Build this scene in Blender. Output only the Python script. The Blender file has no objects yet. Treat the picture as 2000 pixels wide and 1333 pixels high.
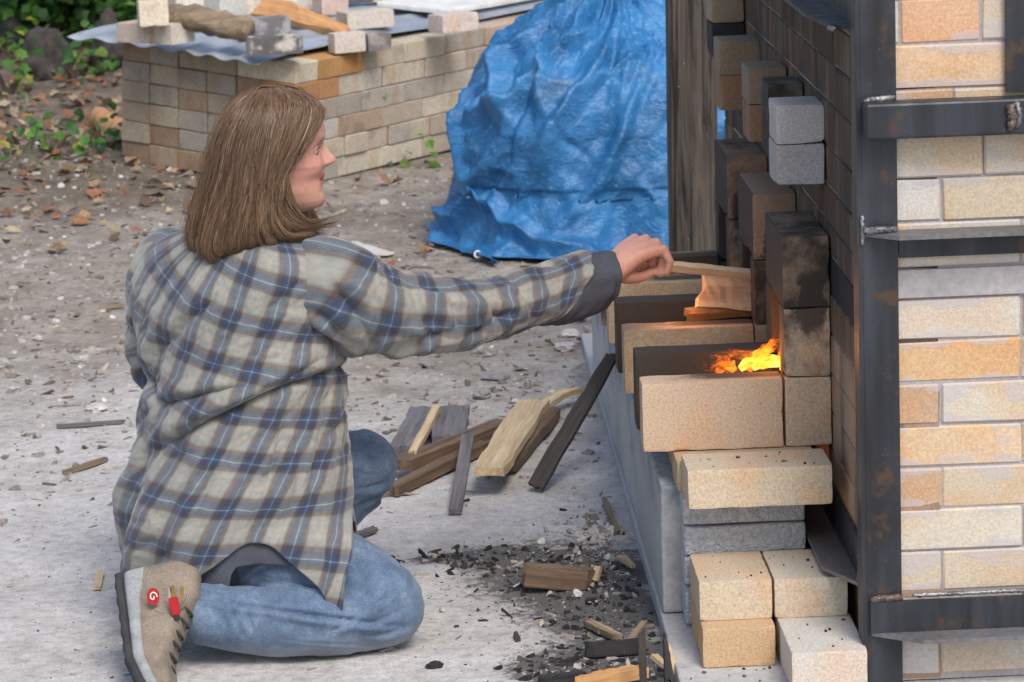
import bpy, bmesh, math, random
import numpy as np
from mathutils import Vector, Matrix, Euler

scene = bpy.context.scene
COL = scene.collection

# ------------------------------------------------------------------ camera
FL = 6300.0                       # focal length in photo pixels (photo 2000 x 1333)
CAM = Vector((0.0, 0.0, 1.53))
AR = Vector((0.99874601, -0.03569124, -0.03510755))
AU = Vector((0.04156402, 0.20022373, 0.97886817))
AF = Vector((0.02790765, 0.97909989, -0.20145612))
cd = bpy.data.cameras.new('camera')
cam = bpy.data.objects.new('camera', cd)
COL.objects.link(cam)
cam.matrix_world = Matrix(((AR.x, AU.x, -AF.x, CAM.x), (AR.y, AU.y, -AF.y, CAM.y), (AR.z, AU.z, -AF.z, CAM.z), (0, 0, 0, 1)))
cd.sensor_width = 36.0
cd.lens = 36.0 * FL / 2000.0
cd.clip_start = 0.1
cd.clip_end = 1000.0
cd.dof.use_dof = True
cd.dof.focus_distance = 5.15
cd.dof.aperture_fstop = 15.0
scene.camera = cam

# ------------------------------------------------------------------ world and sun (soft daylight, thin overcast)
SUN_EL, SUN_AZ = math.radians(50), math.radians(160)      # azimuth: from +Y clockwise, behind the camera
world = bpy.data.worlds.new('World')
scene.world = world
world.use_nodes = True
wn = world.node_tree.nodes
wl = world.node_tree.links
for n in list(wn):
    wn.remove(n)
sky = wn.new('ShaderNodeTexSky')
sky.sky_type = 'NISHITA'
sky.sun_disc = False
sky.sun_elevation = SUN_EL
sky.sun_rotation = SUN_AZ
sky.air_density = 1.0
sky.dust_density = 3.0
sky.ozone_density = 0.6
bg = wn.new('ShaderNodeBackground')
bg.inputs['Strength'].default_value = 0.115
wo = wn.new('ShaderNodeOutputWorld')
wl.new(sky.outputs[0], bg.inputs['Color'])
wl.new(bg.outputs[0], wo.inputs['Surface'])
sd = bpy.data.lights.new('sun', 'SUN')
sd.energy = 1.5
sd.angle = math.radians(24)
sd.color = (1.0, 0.96, 0.91)
sun = bpy.data.objects.new('sun', sd)
COL.objects.link(sun)
sdir = Vector((math.sin(SUN_AZ) * math.cos(SUN_EL), math.cos(SUN_AZ) * math.cos(SUN_EL), math.sin(SUN_EL)))
sun.rotation_euler = sdir.to_track_quat('Z', 'Y').to_euler()
sun.location = (0, -3, 6)

vs = scene.view_settings
vs.view_transform = 'Standard'
vs.look = 'None'
vs.exposure = 0.68
vs.gamma = 1.0
vs.use_curve_mapping = False
scene.render.film_transparent = False
scene.cycles.max_bounces = 6

# ------------------------------------------------------------------ helpers
def V(*a): return Vector(a)

def ray(px, py):
    return AF + AR * ((px - 1000.0) / FL) - AU * ((py - 666.5) / FL)

def at(px, py, Y):
    """photo pixel -> point of the place on the vertical plane y = Y"""
    d = ray(px, py)
    return CAM + d * (Y / d.y)

def atz(px, py, Z=0.0):
    """photo pixel -> point of the place on the level plane z = Z"""
    d = ray(px, py)
    return CAM + d * ((Z - CAM.z) / d.z)

def hsh(ix, iy, iz=0, seed=0):
    ix = np.asarray(ix, dtype=np.int64); iy = np.asarray(iy, dtype=np.int64); iz = np.asarray(iz, dtype=np.int64)
    h = (ix * 374761393 + iy * 668265263 + iz * 2147483647 + seed * 974711) & 0xFFFFFFFF
    h = ((h ^ (h >> 13)) * 1274126177) & 0xFFFFFFFF
    h = h ^ (h >> 16)
    return (h & 0xFFFFFF) / float(0xFFFFFF)

def noise2(x, y, seed=0):
    x = np.asarray(x, float); y = np.asarray(y, float)
    ix = np.floor(x); iy = np.floor(y)
    fx = x - ix; fy = y - iy
    fx = fx * fx * (3 - 2 * fx); fy = fy * fy * (3 - 2 * fy)
    a = hsh(ix, iy, 0, seed); b = hsh(ix + 1, iy, 0, seed); c = hsh(ix, iy + 1, 0, seed); d = hsh(ix + 1, iy + 1, 0, seed)
    return (a * (1 - fx) + b * fx) * (1 - fy) + (c * (1 - fx) + d * fx) * fy - 0.5

def noise3(x, y, z, seed=0):
    x = np.asarray(x, float); y = np.asarray(y, float); z = np.asarray(z, float)
    ix = np.floor(x); iy = np.floor(y); iz = np.floor(z)
    fx = x - ix; fy = y - iy; fz = z - iz
    fx = fx * fx * (3 - 2 * fx); fy = fy * fy * (3 - 2 * fy); fz = fz * fz * (3 - 2 * fz)
    r = 0
    for dx in (0, 1):
        for dy in (0, 1):
            for dz in (0, 1):
                w = (fx if dx else 1 - fx) * (fy if dy else 1 - fy) * (fz if dz else 1 - fz)
                r = r + w * hsh(ix + dx, iy + dy, iz + dz, seed)
    return r - 0.5

def fbm2(x, y, seed=0, oct=4):
    r = 0; a = 1.0; f = 1.0
    for o in range(oct):
        r = r + a * noise2(x * f + 17.3 * o, y * f - 9.1 * o, seed + o); a *= 0.5; f *= 2.03
    return r

def gz(x, y):
    """height of the ground"""
    x = np.asarray(x, float); y = np.asarray(y, float)
    r = 0.010 * fbm2(x * 2.2, y * 2.2, 3, 3) + 0.006 * fbm2(x * 11, y * 11, 5, 3)
    far = np.clip((y - 6.2) / 2.0, 0, 1)
    r = r + far * (0.014 * fbm2(x * 5, y * 5, 9, 4))
    bank = np.clip((y - 11.3) / 3.0, 0, 1)
    r = r + bank * bank * 0.25
    r = r + 0.085 * np.exp(-(((x + 1.15) / 0.55) ** 2 + ((y - 10.45) / 0.75) ** 2))       # low mound under the far end of the stack
    return r - 0.004

_gx = np.linspace(-4, 4, 801); _gy = np.linspace(4, 17, 1301)
_GZ = gz(*np.meshgrid(_gx, _gy))
def gzf(x, y):
    i = min(max((x + 4) * 100, 0), 799.99); j = min(max((y - 4) * 100, 0), 1299.99)
    a, b = int(i), int(j); f, g = i - a, j - b
    return float((_GZ[b, a] * (1 - f) + _GZ[b, a + 1] * f) * (1 - g) + (_GZ[b + 1, a] * (1 - f) + _GZ[b + 1, a + 1] * f) * g)

def link(o, parent=None):
    COL.objects.link(o)
    if parent is not None:
        o.parent = parent
    return o

def tag(o, label=None, cat=None, group=None, kind=None):
    if label: o['label'] = label
    if cat: o['category'] = cat
    if group: o['group'] = group
    if kind: o['kind'] = kind
    return o

def empty(name, loc=(0, 0, 0), rz=0.0):
    o = bpy.data.objects.new(name, None)
    o.empty_display_size = 0.05
    o.location = loc
    o.rotation_euler = (0, 0, rz)
    COL.objects.link(o)
    return o

def thing(name, label, cat, loc=(0, 0, 0), rz=0.0, group=None):
    return tag(empty(name, loc, rz), label, cat, group)

class MB:
    """collects vertices and faces, builds one mesh object"""
    def __init__(s):
        s.v = []; s.f = []; s.c = []          # c: per-face colour (optional)
    def add(s, vs_, fs_, col=None):
        o = len(s.v)
        s.v.extend([tuple(p) for p in vs_])
        s.f.extend([tuple(i + o for i in f) for f in fs_])
        if col is not None:
            s.c.extend([col] * len(fs_))
    def box(s, x0, x1, y0, y1, z0, z1, col=None):
        vs_ = [(x0, y0, z0), (x1, y0, z0), (x1, y1, z0), (x0, y1, z0), (x0, y0, z1), (x1, y0, z1), (x1, y1, z1), (x0, y1, z1)]
        s.add(vs_, [(0, 3, 2, 1), (4, 5, 6, 7), (0, 1, 5, 4), (1, 2, 6, 5), (2, 3, 7, 6), (3, 0, 4, 7)], col)
    def mesh(s, name):
        me = bpy.data.meshes.new(name)
        me.from_pydata(s.v, [], s.f)
        if s.c and len(s.c) == len(s.f):
            at_ = me.attributes.new('Col', 'FLOAT_COLOR', 'FACE')
            at_.data.foreach_set('color', np.array([(c[0], c[1], c[2], 1.0) for c in s.c], dtype=np.float32).ravel())
        me.update()
        return me
    def build(s, name, mat, parent=None, smooth=False):
        me = s.mesh(name)
        if mat: me.materials.append(mat)
        if smooth:
            me.polygons.foreach_set('use_smooth', [True] * len(me.polygons))
        return link(bpy.data.objects.new(name, me), parent)

def grid_mesh(name, P, mat, parent=None, smooth=True, uv=None, closed_u=False, attrs=None, flip=False):
    """P: array (nv, nu, 3)"""
    nv, nu = P.shape[:2]
    me = bpy.data.meshes.new(name)
    idx = np.arange(nv * nu).reshape(nv, nu)
    if closed_u:
        idx = np.concatenate([idx, idx[:, :1]], 1)
    a = idx[:-1, :-1].ravel(); b = idx[:-1, 1:].ravel(); c = idx[1:, 1:].ravel(); d = idx[1:, :-1].ravel()
    q = np.stack([a, b, c, d], 1)
    if flip: q = q[:, ::-1]
    me.vertices.add(nv * nu)
    me.vertices.foreach_set('co', P.reshape(-1).astype(np.float32))
    n = len(q)
    me.loops.add(n * 4); me.polygons.add(n)
    me.loops.foreach_set('vertex_index', q.ravel().astype(np.int32))
    me.polygons.foreach_set('loop_start', np.arange(0, n * 4, 4, dtype=np.int32))
    me.polygons.foreach_set('loop_total', np.full(n, 4, dtype=np.int32))
    me.polygons.foreach_set('use_smooth', [smooth] * n)
    me.update(calc_edges=True)
    if uv is not None:
        A = me.attributes.new('cloth', 'FLOAT_VECTOR', 'POINT')
        u3 = np.zeros((nv * nu, 3), dtype=np.float32); u3[:, :2] = uv.reshape(-1, 2)
        A.data.foreach_set('vector', u3.ravel())
    if attrs:
        for k, v in attrs.items():
            A = me.attributes.new(k, 'FLOAT', 'POINT')
            A.data.foreach_set('value', np.asarray(v, dtype=np.float32).ravel())
    if mat: me.materials.append(mat)
    return link(bpy.data.objects.new(name, me), parent)

def tube(mb, pts, rad, n=8, col=None, cap=True, flat=1.0):
    """tube through points with a radius per point"""
    pts = [Vector(p) for p in pts]
    if not hasattr(rad, '__len__'): rad = [rad] * len(pts)
    rings = []
    up = V(0.13, 0.31, 0.94).normalized()
    for i, p in enumerate(pts):
        t = (pts[min(i + 1, len(pts) - 1)] - pts[max(i - 1, 0)])
        if t.length < 1e-9: t = V(0, 0, 1)
        t.normalize()
        a = t.cross(up)
        if a.length < 1e-3: a = t.cross(V(1, 0, 0))
        a.normalize(); b = t.cross(a)
        rings.append([p + (a * math.cos(2 * math.pi * k / n) + b * (math.sin(2 * math.pi * k / n) * flat)) * rad[i] for k in range(n)])
    vs_ = [q for r in rings for q in r]
    fs_ = []
    for i in range(len(pts) - 1):
        for k in range(n):
            fs_.append((i * n + k, i * n + (k + 1) % n, (i + 1) * n + (k + 1) % n, (i + 1) * n + k))
    if cap:
        fs_.append(tuple(range(n - 1, -1, -1)))
        fs_.append(tuple((len(pts) - 1) * n + k for k in range(n)))
    mb.add(vs_, fs_, col)

# ------------------------------------------------------------------ materials
class NT:
    def __init__(s, name):
        s.m = bpy.data.materials.new(name)
        s.m.use_nodes = True
        s.t = s.m.node_tree
        for n in list(s.t.nodes): s.t.nodes.remove(n)
        s.out = s.t.nodes.new('ShaderNodeOutputMaterial')
        s.b = s.t.nodes.new('ShaderNodeBsdfPrincipled')
        s.t.links.new(s.b.outputs[0], s.out.inputs['Surface'])
    def set(s, sock, v):
        if isinstance(v, bpy.types.NodeSocket): s.t.links.new(v, sock)
        elif isinstance(v, (tuple, list)) and len(v) == 3 and sock.type == 'RGBA': sock.default_value = (*v, 1)
        else: sock.default_value = v
    def n(s, typ, out=0, props=None, **inp):
        nd = s.t.nodes.new(typ)
        if props:
            for k, v in props.items(): setattr(nd, k, v)
        for k, v in inp.items():
            k = k.replace('_', ' ') if not k[1:].isdigit() else int(k[1:])
            s.set(nd.inputs[k], v)
        return nd.outputs[out]
    def math(s, op, a, b=0.0, c=0.0, clamp=False):
        nd = s.t.nodes.new('ShaderNodeMath'); nd.operation = op; nd.use_clamp = clamp
        s.set(nd.inputs[0], a); s.set(nd.inputs[1], b); s.set(nd.inputs[2], c)
        return nd.outputs[0]
    def vmath(s, op, a, b=(0, 0, 0), out=0):
        nd = s.t.nodes.new('ShaderNodeVectorMath'); nd.operation = op
        s.set(nd.inputs[0], a); s.set(nd.inputs[1], b)
        return nd.outputs[out]
    def mix(s, f, a, b, mode='MIX'):
        nd = s.t.nodes.new('ShaderNodeMix'); nd.data_type = 'RGBA'; nd.blend_type = mode
        s.set(nd.inputs[0], f); s.set(nd.inputs[6], a); s.set(nd.inputs[7], b)
        return nd.outputs[2]
    def ramp(s, f, stops, interp='LINEAR'):
        nd = s.t.nodes.new('ShaderNodeValToRGB'); cr = nd.color_ramp; cr.interpolation = interp
        while len(cr.elements) < len(stops): cr.elements.new(0.5)
        for e, (p, c) in zip(cr.elements, stops):
            e.position = p; e.color = (c, c, c, 1) if not hasattr(c, '__len__') else (*c, 1)
        s.set(nd.inputs[0], f)
        return nd.outputs[0]
    def noise(s, vec, scale, detail=3.0, rough=0.55, out=0, dist=0.0):
        nd = s.t.nodes.new('ShaderNodeTexNoise')
        nd.inputs['Scale'].default_value = scale; nd.inputs['Detail'].default_value = detail
        nd.inputs['Roughness'].default_value = rough; nd.inputs['Distortion'].default_value = dist
        s.set(nd.inputs['Vector'], vec)
        return nd.outputs[out]
    def vor(s, vec, scale, out=0, feature='F1'):
        nd = s.t.nodes.new('ShaderNodeTexVoronoi'); nd.feature = feature
        nd.inputs['Scale'].default_value = scale
        s.set(nd.inputs['Vector'], vec)
        return nd.outputs[out]
    def step(s, v, lo, hi):
        nd = s.t.nodes.new('ShaderNodeMapRange'); nd.interpolation_type = 'SMOOTHSTEP'
        nd.inputs[1].default_value = lo; nd.inputs[2].default_value = hi
        s.set(nd.inputs[0], v)
        return nd.outputs[0]
    def obj(s): return s.n('ShaderNodeTexCoord', out=3)
    def pos(s): return s.n('ShaderNodeNewGeometry', out=0)
    def rnd(s): return s.n('ShaderNodeObjectInfo', out=5)
    def ocol(s): return s.n('ShaderNodeObjectInfo', out=1)
    def oalpha(s): return s.n('ShaderNodeObjectInfo', out=2)
    def objr(s, k=37.0):
        """object coordinates shifted by a per-object random amount"""
        r = s.math('MULTIPLY', s.rnd(), k)
        c = s.n('ShaderNodeCombineXYZ', X=r, Y=s.math('MULTIPLY', r, 1.7), Z=s.math('MULTIPLY', r, -0.6))
        return s.vmath('ADD', s.obj(), c)
    def attr(s, name, out=0):
        nd = s.t.nodes.new('ShaderNodeAttribute'); nd.attribute_name = name
        return nd.outputs[out]
    def bump(s, h, strength=0.3, dist=0.002, normal=None):
        nd = s.t.nodes.new('ShaderNodeBump')
        nd.inputs['Strength'].default_value = strength; nd.inputs['Distance'].default_value = dist
        s.set(nd.inputs['Height'], h)
        if normal is not None: s.set(nd.inputs['Normal'], normal)
        return nd.outputs[0]
    def fin(s, color=None, rough=None, normal=None, **kw):
        if color is not None: s.set(s.b.inputs['Base Color'], color)
        if rough is not None: s.set(s.b.inputs['Roughness'], rough)
        if normal is not None: s.set(s.b.inputs['Normal'], normal)
        for k, v in kw.items(): s.set(s.b.inputs[k.replace('_', ' ')], v)
        return s.m

def sep(t, v, i):
    return t.n('ShaderNodeSeparateXYZ', out=i, Vector=v)

M = {}

def mat_firebrick():
    t = NT('firebrick')
    o = t.objr()
    base = t.ocol(); soot = t.oalpha()
    blot = t.step(t.noise(o, 9.0, 3.0), 0.42, 0.68)
    c = t.mix(t.math('MULTIPLY', blot, 0.5), base, t.mix(1.0, base, (1.12, 0.80, 0.58), 'MULTIPLY'))
    pale = t.step(t.noise(o, 6.0, 2.0), 0.5, 0.75)
    c = t.mix(t.math('MULTIPLY', pale, 0.35), c, t.mix(1.0, base, (1.12, 1.17, 1.26), 'MULTIPLY'))
    g = t.noise(o, 260.0, 2.0)
    c = t.mix(0.55, c, t.mix(1.0, c, t.ramp(g, [(0.3, 0.62), (0.5, 1.0), (0.72, 1.35)]), 'MULTIPLY'))
    spk = t.step(t.vor(o, 120.0), 0.0, 0.22)
    c = t.mix(t.math('MULTIPLY', t.math('SUBTRACT', 1.0, spk), 0.45), c, t.mix(1.0, c, (1.35, 1.35, 1.38), 'MULTIPLY'))
    dk = t.step(t.vor(t.vmath('ADD', o, (3, 5, 1)), 55.0), 0.0, 0.10)
    c = t.mix(t.math('MULTIPLY', t.math('SUBTRACT', 1.0, dk), 0.6), c, (0.05, 0.04, 0.035))
    # soot: deposit with ragged outline, amount per brick
    sn = t.math('ADD', t.noise(o, 14.0, 4.0, 0.6), t.math('MULTIPLY', t.noise(o, 90.0, 2.0), 0.18))
    thr = t.math('SUBTRACT', 1.0, soot)           # alpha = 1 means clean
    sf = t.step(t.math('ADD', t.math('MULTIPLY', thr, 1.25), t.math('MULTIPLY', t.math('SUBTRACT', sn, 0.59), 1.1)), 0.28, 0.72)
    # smoke deposit round the three stoke holes (they repeat every 0.44 m along the wall)
    p = t.pos(); px_, py_, pz_ = sep(t, p, 0), sep(t, p, 1), sep(t, p, 2)
    ym = t.math('MODULO', t.math('SUBTRACT', py_, 5.09), 0.44)
    nn = t.math('MULTIPLY', t.math('SUBTRACT', t.noise(p, 26.0, 4.0, 0.6), 0.5), 0.16)
    xn = t.math('ADD', px_, nn); zn = t.math('ADD', pz_, t.math('MULTIPLY', nn, 0.35))
    inr = t.math('MULTIPLY', t.step(ym, 0.008, 0.030), t.step(ym, 0.235, 0.205))
    near = t.step(py_, 6.4, 6.3)
    top = t.math('MULTIPLY', t.math('MULTIPLY', inr, t.step(pz_, 0.388, 0.399)), t.math('MULTIPLY', t.step(xn, 0.40, 0.47), t.step(pz_, 0.46, 0.44)))
    lft = t.math('MULTIPLY', t.math('MULTIPLY', t.step(ym, 0.001, 0.006), t.step(px_, 0.589, 0.586)), t.math('MULTIPLY', t.step(pz_, 0.402, 0.42), t.step(px_, 0.55, 0.58)))
    dx_ = t.math('DIVIDE', t.math('SUBTRACT', xn, 0.635), 0.042); dz_ = t.math('DIVIDE', t.math('SUBTRACT', zn, 0.528), 0.060)
    fr_ = t.math('MULTIPLY', t.step(t.math('ADD', t.math('MULTIPLY', dx_, dx_), t.math('MULTIPLY', dz_, dz_)), 1.3, 0.45), t.math('MULTIPLY', t.step(ym, 0.016, 0.010), t.step(px_, 0.58, 0.60)))
    ex = t.math('MULTIPLY', t.math('MAXIMUM', t.math('MAXIMUM', top, lft), fr_), t.math('MULTIPLY', near, t.step(py_, 5.05, 5.08)))
    ex = t.math('MULTIPLY', ex, t.step(pz_, 0.66, 0.645))
    sf = t.math('MAXIMUM', sf, t.math('MULTIPLY', ex, 0.97))
    c = t.mix(t.math('MULTIPLY', sf, 0.93), c, t.mix(0.5, (0.018, 0.017, 0.016), t.mix(1.0, base, (0.10, 0.09, 0.09), 'MULTIPLY')))
    h = t.math('ADD', t.noise(o, 300.0, 3.0), t.math('MULTIPLY', t.noise(o, 40.0, 3.0), 1.2))
    h = t.math('SUBTRACT', h, t.math('MULTIPLY', t.math('SUBTRACT', 1.0, dk), 1.5))
    return t.fin(c, 0.88, t.bump(h, 0.45, 0.0016))
M['brick'] = mat_firebrick()

def mat_kilnbrick():
    """kiln wall bricks: pale, toasted patches, lavender mortar smears near the joints"""
    t = NT('kiln_brick')
    o = t.objr(); raw = t.obj()
    base = t.ocol()
    blot = t.step(t.noise(o, 7.0, 3.0), 0.44, 0.62)
    c = t.mix(t.math('MULTIPLY', blot, 0.62), base, t.mix(1.0, base, (1.02, 0.80, 0.60), 'MULTIPLY'))
    pale = t.step(t.noise(t.vmath('ADD', o, (9, 2, 4)), 5.0, 2.0), 0.5, 0.7)
    c = t.mix(t.math('MULTIPLY', pale, 0.5), c, t.mix(1.0, base, (1.10, 1.18, 1.30), 'MULTIPLY'))
    g = t.noise(o, 240.0, 2.0)
    c = t.mix(0.5, c, t.mix(1.0, c, t.ramp(g, [(0.3, 0.7), (0.5, 1.0), (0.72, 1.3)]), 'MULTIPLY'))
    spk = t.step(t.vor(o, 110.0), 0.0, 0.22)
    c = t.mix(t.math('MULTIPLY', t.math('SUBTRACT', 1.0, spk), 0.45), c, (0.78, 0.74, 0.66))
    z = t.math('ABSOLUTE', sep(t, raw, 2))
    edge = t.step(z, 0.008, 0.034)
    sm = t.step(t.math('ADD', t.noise(t.vmath('MULTIPLY', o, (1, 1, 2.2)), 11.0, 4.0), t.math('MULTIPLY', edge, 0.18)), 0.62, 0.68)
    c = t.mix(t.math('MULTIPLY', sm, 0.55), c, (0.43, 0.41, 0.435))
    dk = t.step(t.vor(t.vmath('ADD', o, (3, 5, 1)), 60.0), 0.0, 0.07)
    c = t.mix(t.math('MULTIPLY', t.math('SUBTRACT', 1.0, dk), 0.5), c, (0.12, 0.08, 0.06))
    h = t.math('ADD', t.noise(o, 280.0, 3.0), t.math('MULTIPLY', t.noise(o, 50.0, 3.0), 1.0))
    h = t.math('ADD', h, t.math('MULTIPLY', sm, 0.5))
    return t.fin(c, 0.88, t.bump(h, 0.4, 0.0014))
M['kiln_brick'] = mat_kilnbrick()

def mat_sidebrick():
    """smoked side wall bricks: brown-grey glaze of soot with vertical streaks"""
    t = NT('smoked_brick')
    o = t.objr(); p = t.pos()
    base = t.ocol()
    c = t.mix(t.step(t.noise(o, 8.0, 3.0), 0.4, 0.7), base, t.mix(1.0, base, (1.25, 0.95, 0.75), 'MULTIPLY'))
    st = t.noise(t.vmath('MULTIPLY', p, (9.0, 16.0, 2.2)), 1.0, 4.0, 0.6)
    pz = sep(t, p, 2)
    up = t.step(pz, 0.40, 0.62)
    lv = t.math('MULTIPLY', t.step(t.math('ADD', st, t.math('MULTIPLY', up, 0.22)), 0.48, 0.74), 0.70)
    c = t.mix(lv, c, (0.034, 0.029, 0.025))
    ash = t.step(t.noise(t.vmath('ADD', t.vmath('MULTIPLY', p, (7.0, 11.0, 3.0)), (4, 1, 7)), 1.0, 4.0, 0.6), 0.52, 0.68)
    c = t.mix(t.math('MULTIPLY', ash, 0.40), c, (0.175, 0.145, 0.118))
    g = t.noise(o, 220.0, 2.0)
    c = t.mix(0.45, c, t.mix(1.0, c, t.ramp(g, [(0.3, 0.65), (0.5, 1.0), (0.72, 1.35)]), 'MULTIPLY'))
    h = t.math('ADD', t.noise(o, 260.0, 3.0), t.math('MULTIPLY', t.noise(o, 45.0, 3.0), 1.0))
    return t.fin(c, 0.9, t.bump(h, 0.4, 0.0016), Specular_IOR_Level=0.2)
M['side_brick'] = mat_sidebrick()

def mat_simple(name, col, rough=0.85, scale=60, amt=0.35, bump=0.3, dist=0.002, big=6.0, metallic=0.0, world=False):
    t = NT(name)
    o = t.pos() if world else t.objr()
    a = t.noise(o, scale, 4.0)
    b = t.noise(t.vmath('ADD', o, (5, 3, 8)), big, 3.0)
    c = t.mix(1.0, col, t.ramp(a, [(0.25, 1 - amt), (0.5, 1.0), (0.75, 1 + amt)]), 'MULTIPLY')
    c = t.mix(1.0, c, t.ramp(b, [(0.25, 1 - amt), (0.5, 1.0), (0.75, 1 + amt)]), 'MULTIPLY')
    return t.fin(c, rough, t.bump(a, bump, dist), Metallic=metallic)

M['mortar'] = mat_simple('mortar', (0.33, 0.31, 0.315), 0.9, 150, 0.2, 0.4)
M['mortar_dark'] = mat_simple('sooty_mortar', (0.16, 0.145, 0.13), 0.9, 150, 0.4, 0.4)
M['mortar_side'] = mat_simple('ashy_mortar', (0.27, 0.245, 0.22), 0.9, 150, 0.4, 0.4)
M['castable'] = mat_simple('castable', (0.34, 0.325, 0.33), 0.9, 70, 0.18, 0.5)
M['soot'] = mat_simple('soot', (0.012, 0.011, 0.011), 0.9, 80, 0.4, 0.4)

def mat_steel():
    t = NT('mill_scale_steel')
    o = t.objr(); p = t.pos()
    a = t.noise(t.vmath('MULTIPLY', p, (30, 30, 3)), 1.0, 4.0)
    b = t.noise(p, 5.0, 3.0)
    c = t.ramp(a, [(0.3, (0.019, 0.020, 0.023)), (0.55, (0.036, 0.042, 0.052)), (0.75, (0.056, 0.066, 0.081))])
    c = t.mix(t.math('MULTIPLY', t.step(b, 0.5, 0.7), 0.55), c, (0.018, 0.016, 0.016))
    ru = t.step(t.noise(t.vmath('ADD', p, (2, 7, 3)), 22.0, 4.0, 0.65), 0.55, 0.70)
    c = t.mix(t.math('MULTIPLY', ru, 0.7), c, (0.10, 0.055, 0.03))
    sp = t.step(t.vor(p, 75.0), 0.0, 0.07)
    c = t.mix(t.math('MULTIPLY', t.math('SUBTRACT', 1.0, sp), 0.7), c, (0.35, 0.36, 0.38))
    return t.fin(c, t.ramp(a, [(0.3, 0.5), (0.7, 0.36)]), t.bump(t.noise(p, 120.0, 3.0), 0.12, 0.001), Metallic=0.35)
M['steel'] = mat_steel()
M['steel_bare'] = mat_simple('ground_steel', (0.16, 0.16, 0.165), 0.5, 90, 0.3, 0.2, 0.001, metallic=0.35)
M['weld'] = mat_simple('weld_bead', (0.12, 0.09, 0.075), 0.45, 220, 0.6, 0.7, 0.003, 30, metallic=0.4)
M['weld_bright'] = mat_simple('bright_weld', (0.21, 0.205, 0.21), 0.35, 220, 0.7, 0.7, 0.003, 30, metallic=0.6)

def mat_concrete():
    t = NT('concrete')
    p = t.pos()
    a = t.noise(p, 90.0, 4.0)
    st = t.noise(t.vmath('MULTIPLY', p, (6, 6, 4.5)), 1.0, 5.0, 0.7)
    c = t.ramp(t.noise(p, 4.0, 3.0), [(0.3, (0.40, 0.395, 0.39)), (0.7, (0.50, 0.49, 0.48))])
    stn = t.math('ADD', st, t.math('MULTIPLY', t.math('SUBTRACT', t.step(sep(t, p, 2), 0.03, 0.22), 0.55), 0.24))
    c = t.mix(t.math('MULTIPLY', t.step(stn, 0.52, 0.70), 0.75), c, (0.17, 0.205, 0.25))
    dk = t.step(t.noise(t.vmath('MULTIPLY', p, (26, 22, 12)), 1.0, 3.0), 0.60, 0.75)
    c = t.mix(t.math('MULTIPLY', dk, 0.3), c, (0.14, 0.15, 0.17))
    c = t.mix(0.5, c, t.mix(1.0, c, t.ramp(a, [(0.3, 0.7), (0.5, 1), (0.7, 1.25)]), 'MULTIPLY'))
    return t.fin(c, 0.9, t.bump(t.math('ADD', a, t.noise(p, 300.0, 2.0)), 0.4, 0.002))
M['concrete'] = mat_concrete()

def mat_cinder():
    t = NT('cinder_block')
    o = t.obj()
    v = t.vor(o, 240.0)
    a = t.noise(o, 130.0, 4.0)
    c = t.ramp(a, [(0.3, (0.32, 0.335, 0.355)), (0.6, (0.50, 0.515, 0.535)), (0.8, (0.60, 0.61, 0.63))])
    return t.fin(c, 0.95, t.bump(t.math('ADD', v, a), 0.8, 0.003))
M['cinder'] = mat_cinder()

def mat_wood(name, dark, light, gscale=1.0, axis=0, rough=0.8, grey=0.0):
    t = NT(name)
    o = t.objr()
    s = [60 * gscale, 60 * gscale, 60 * gscale]; s[axis] = 3.0 * gscale
    sv = t.vmath('MULTIPLY', o, tuple(s))
    a = t.noise(sv, 1.0, 5.0, 0.6, dist=0.6)
    b = t.noise(t.vmath('MULTIPLY', o, tuple(x * 3.5 for x in s)), 1.0, 3.0)
    c = t.ramp(a, [(0.28, dark), (0.72, light)])
    c = t.mix(0.5, c, t.mix(1.0, c, t.ramp(b, [(0.3, 0.6), (0.5, 1), (0.7, 1.25)]), 'MULTIPLY'))
    bl = t.step(t.noise(o, 7.0, 3.0), 0.5, 0.75)
    c = t.mix(t.math('MULTIPLY', bl, 0.45), c, dark)
    return t.fin(c, rough, t.bump(t.math('ADD', a, t.math('MULTIPLY', b, 0.6)), 0.5, 0.002))
M['wood_new'] = mat_wood('fresh_split_wood', (0.42, 0.29, 0.155), (0.66, 0.54, 0.34))
M['wood_pink'] = mat_wood('pale_pine', (0.48, 0.32, 0.20), (0.66, 0.50, 0.34))
M['wood_orange'] = mat_wood('orange_split_wood', (0.36, 0.17, 0.065), (0.62, 0.36, 0.16))
M['wood_grey'] = mat_wood('weathered_grey_board', (0.075, 0.07, 0.072), (0.21, 0.20, 0.205))
M['wood_brown'] = mat_wood('brown_board', (0.075, 0.045, 0.028), (0.22, 0.145, 0.095))
M['wood_dark'] = mat_wood('dark_scorched_board', (0.022, 0.018, 0.016), (0.075, 0.062, 0.052))
M['wood_log'] = mat_wood('weathered_log', (0.10, 0.075, 0.055), (0.36, 0.27, 0.17), 0.7)
M['charred'] = mat_wood('charred_wood', (0.006, 0.006, 0.007), (0.04, 0.038, 0.038))
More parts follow.
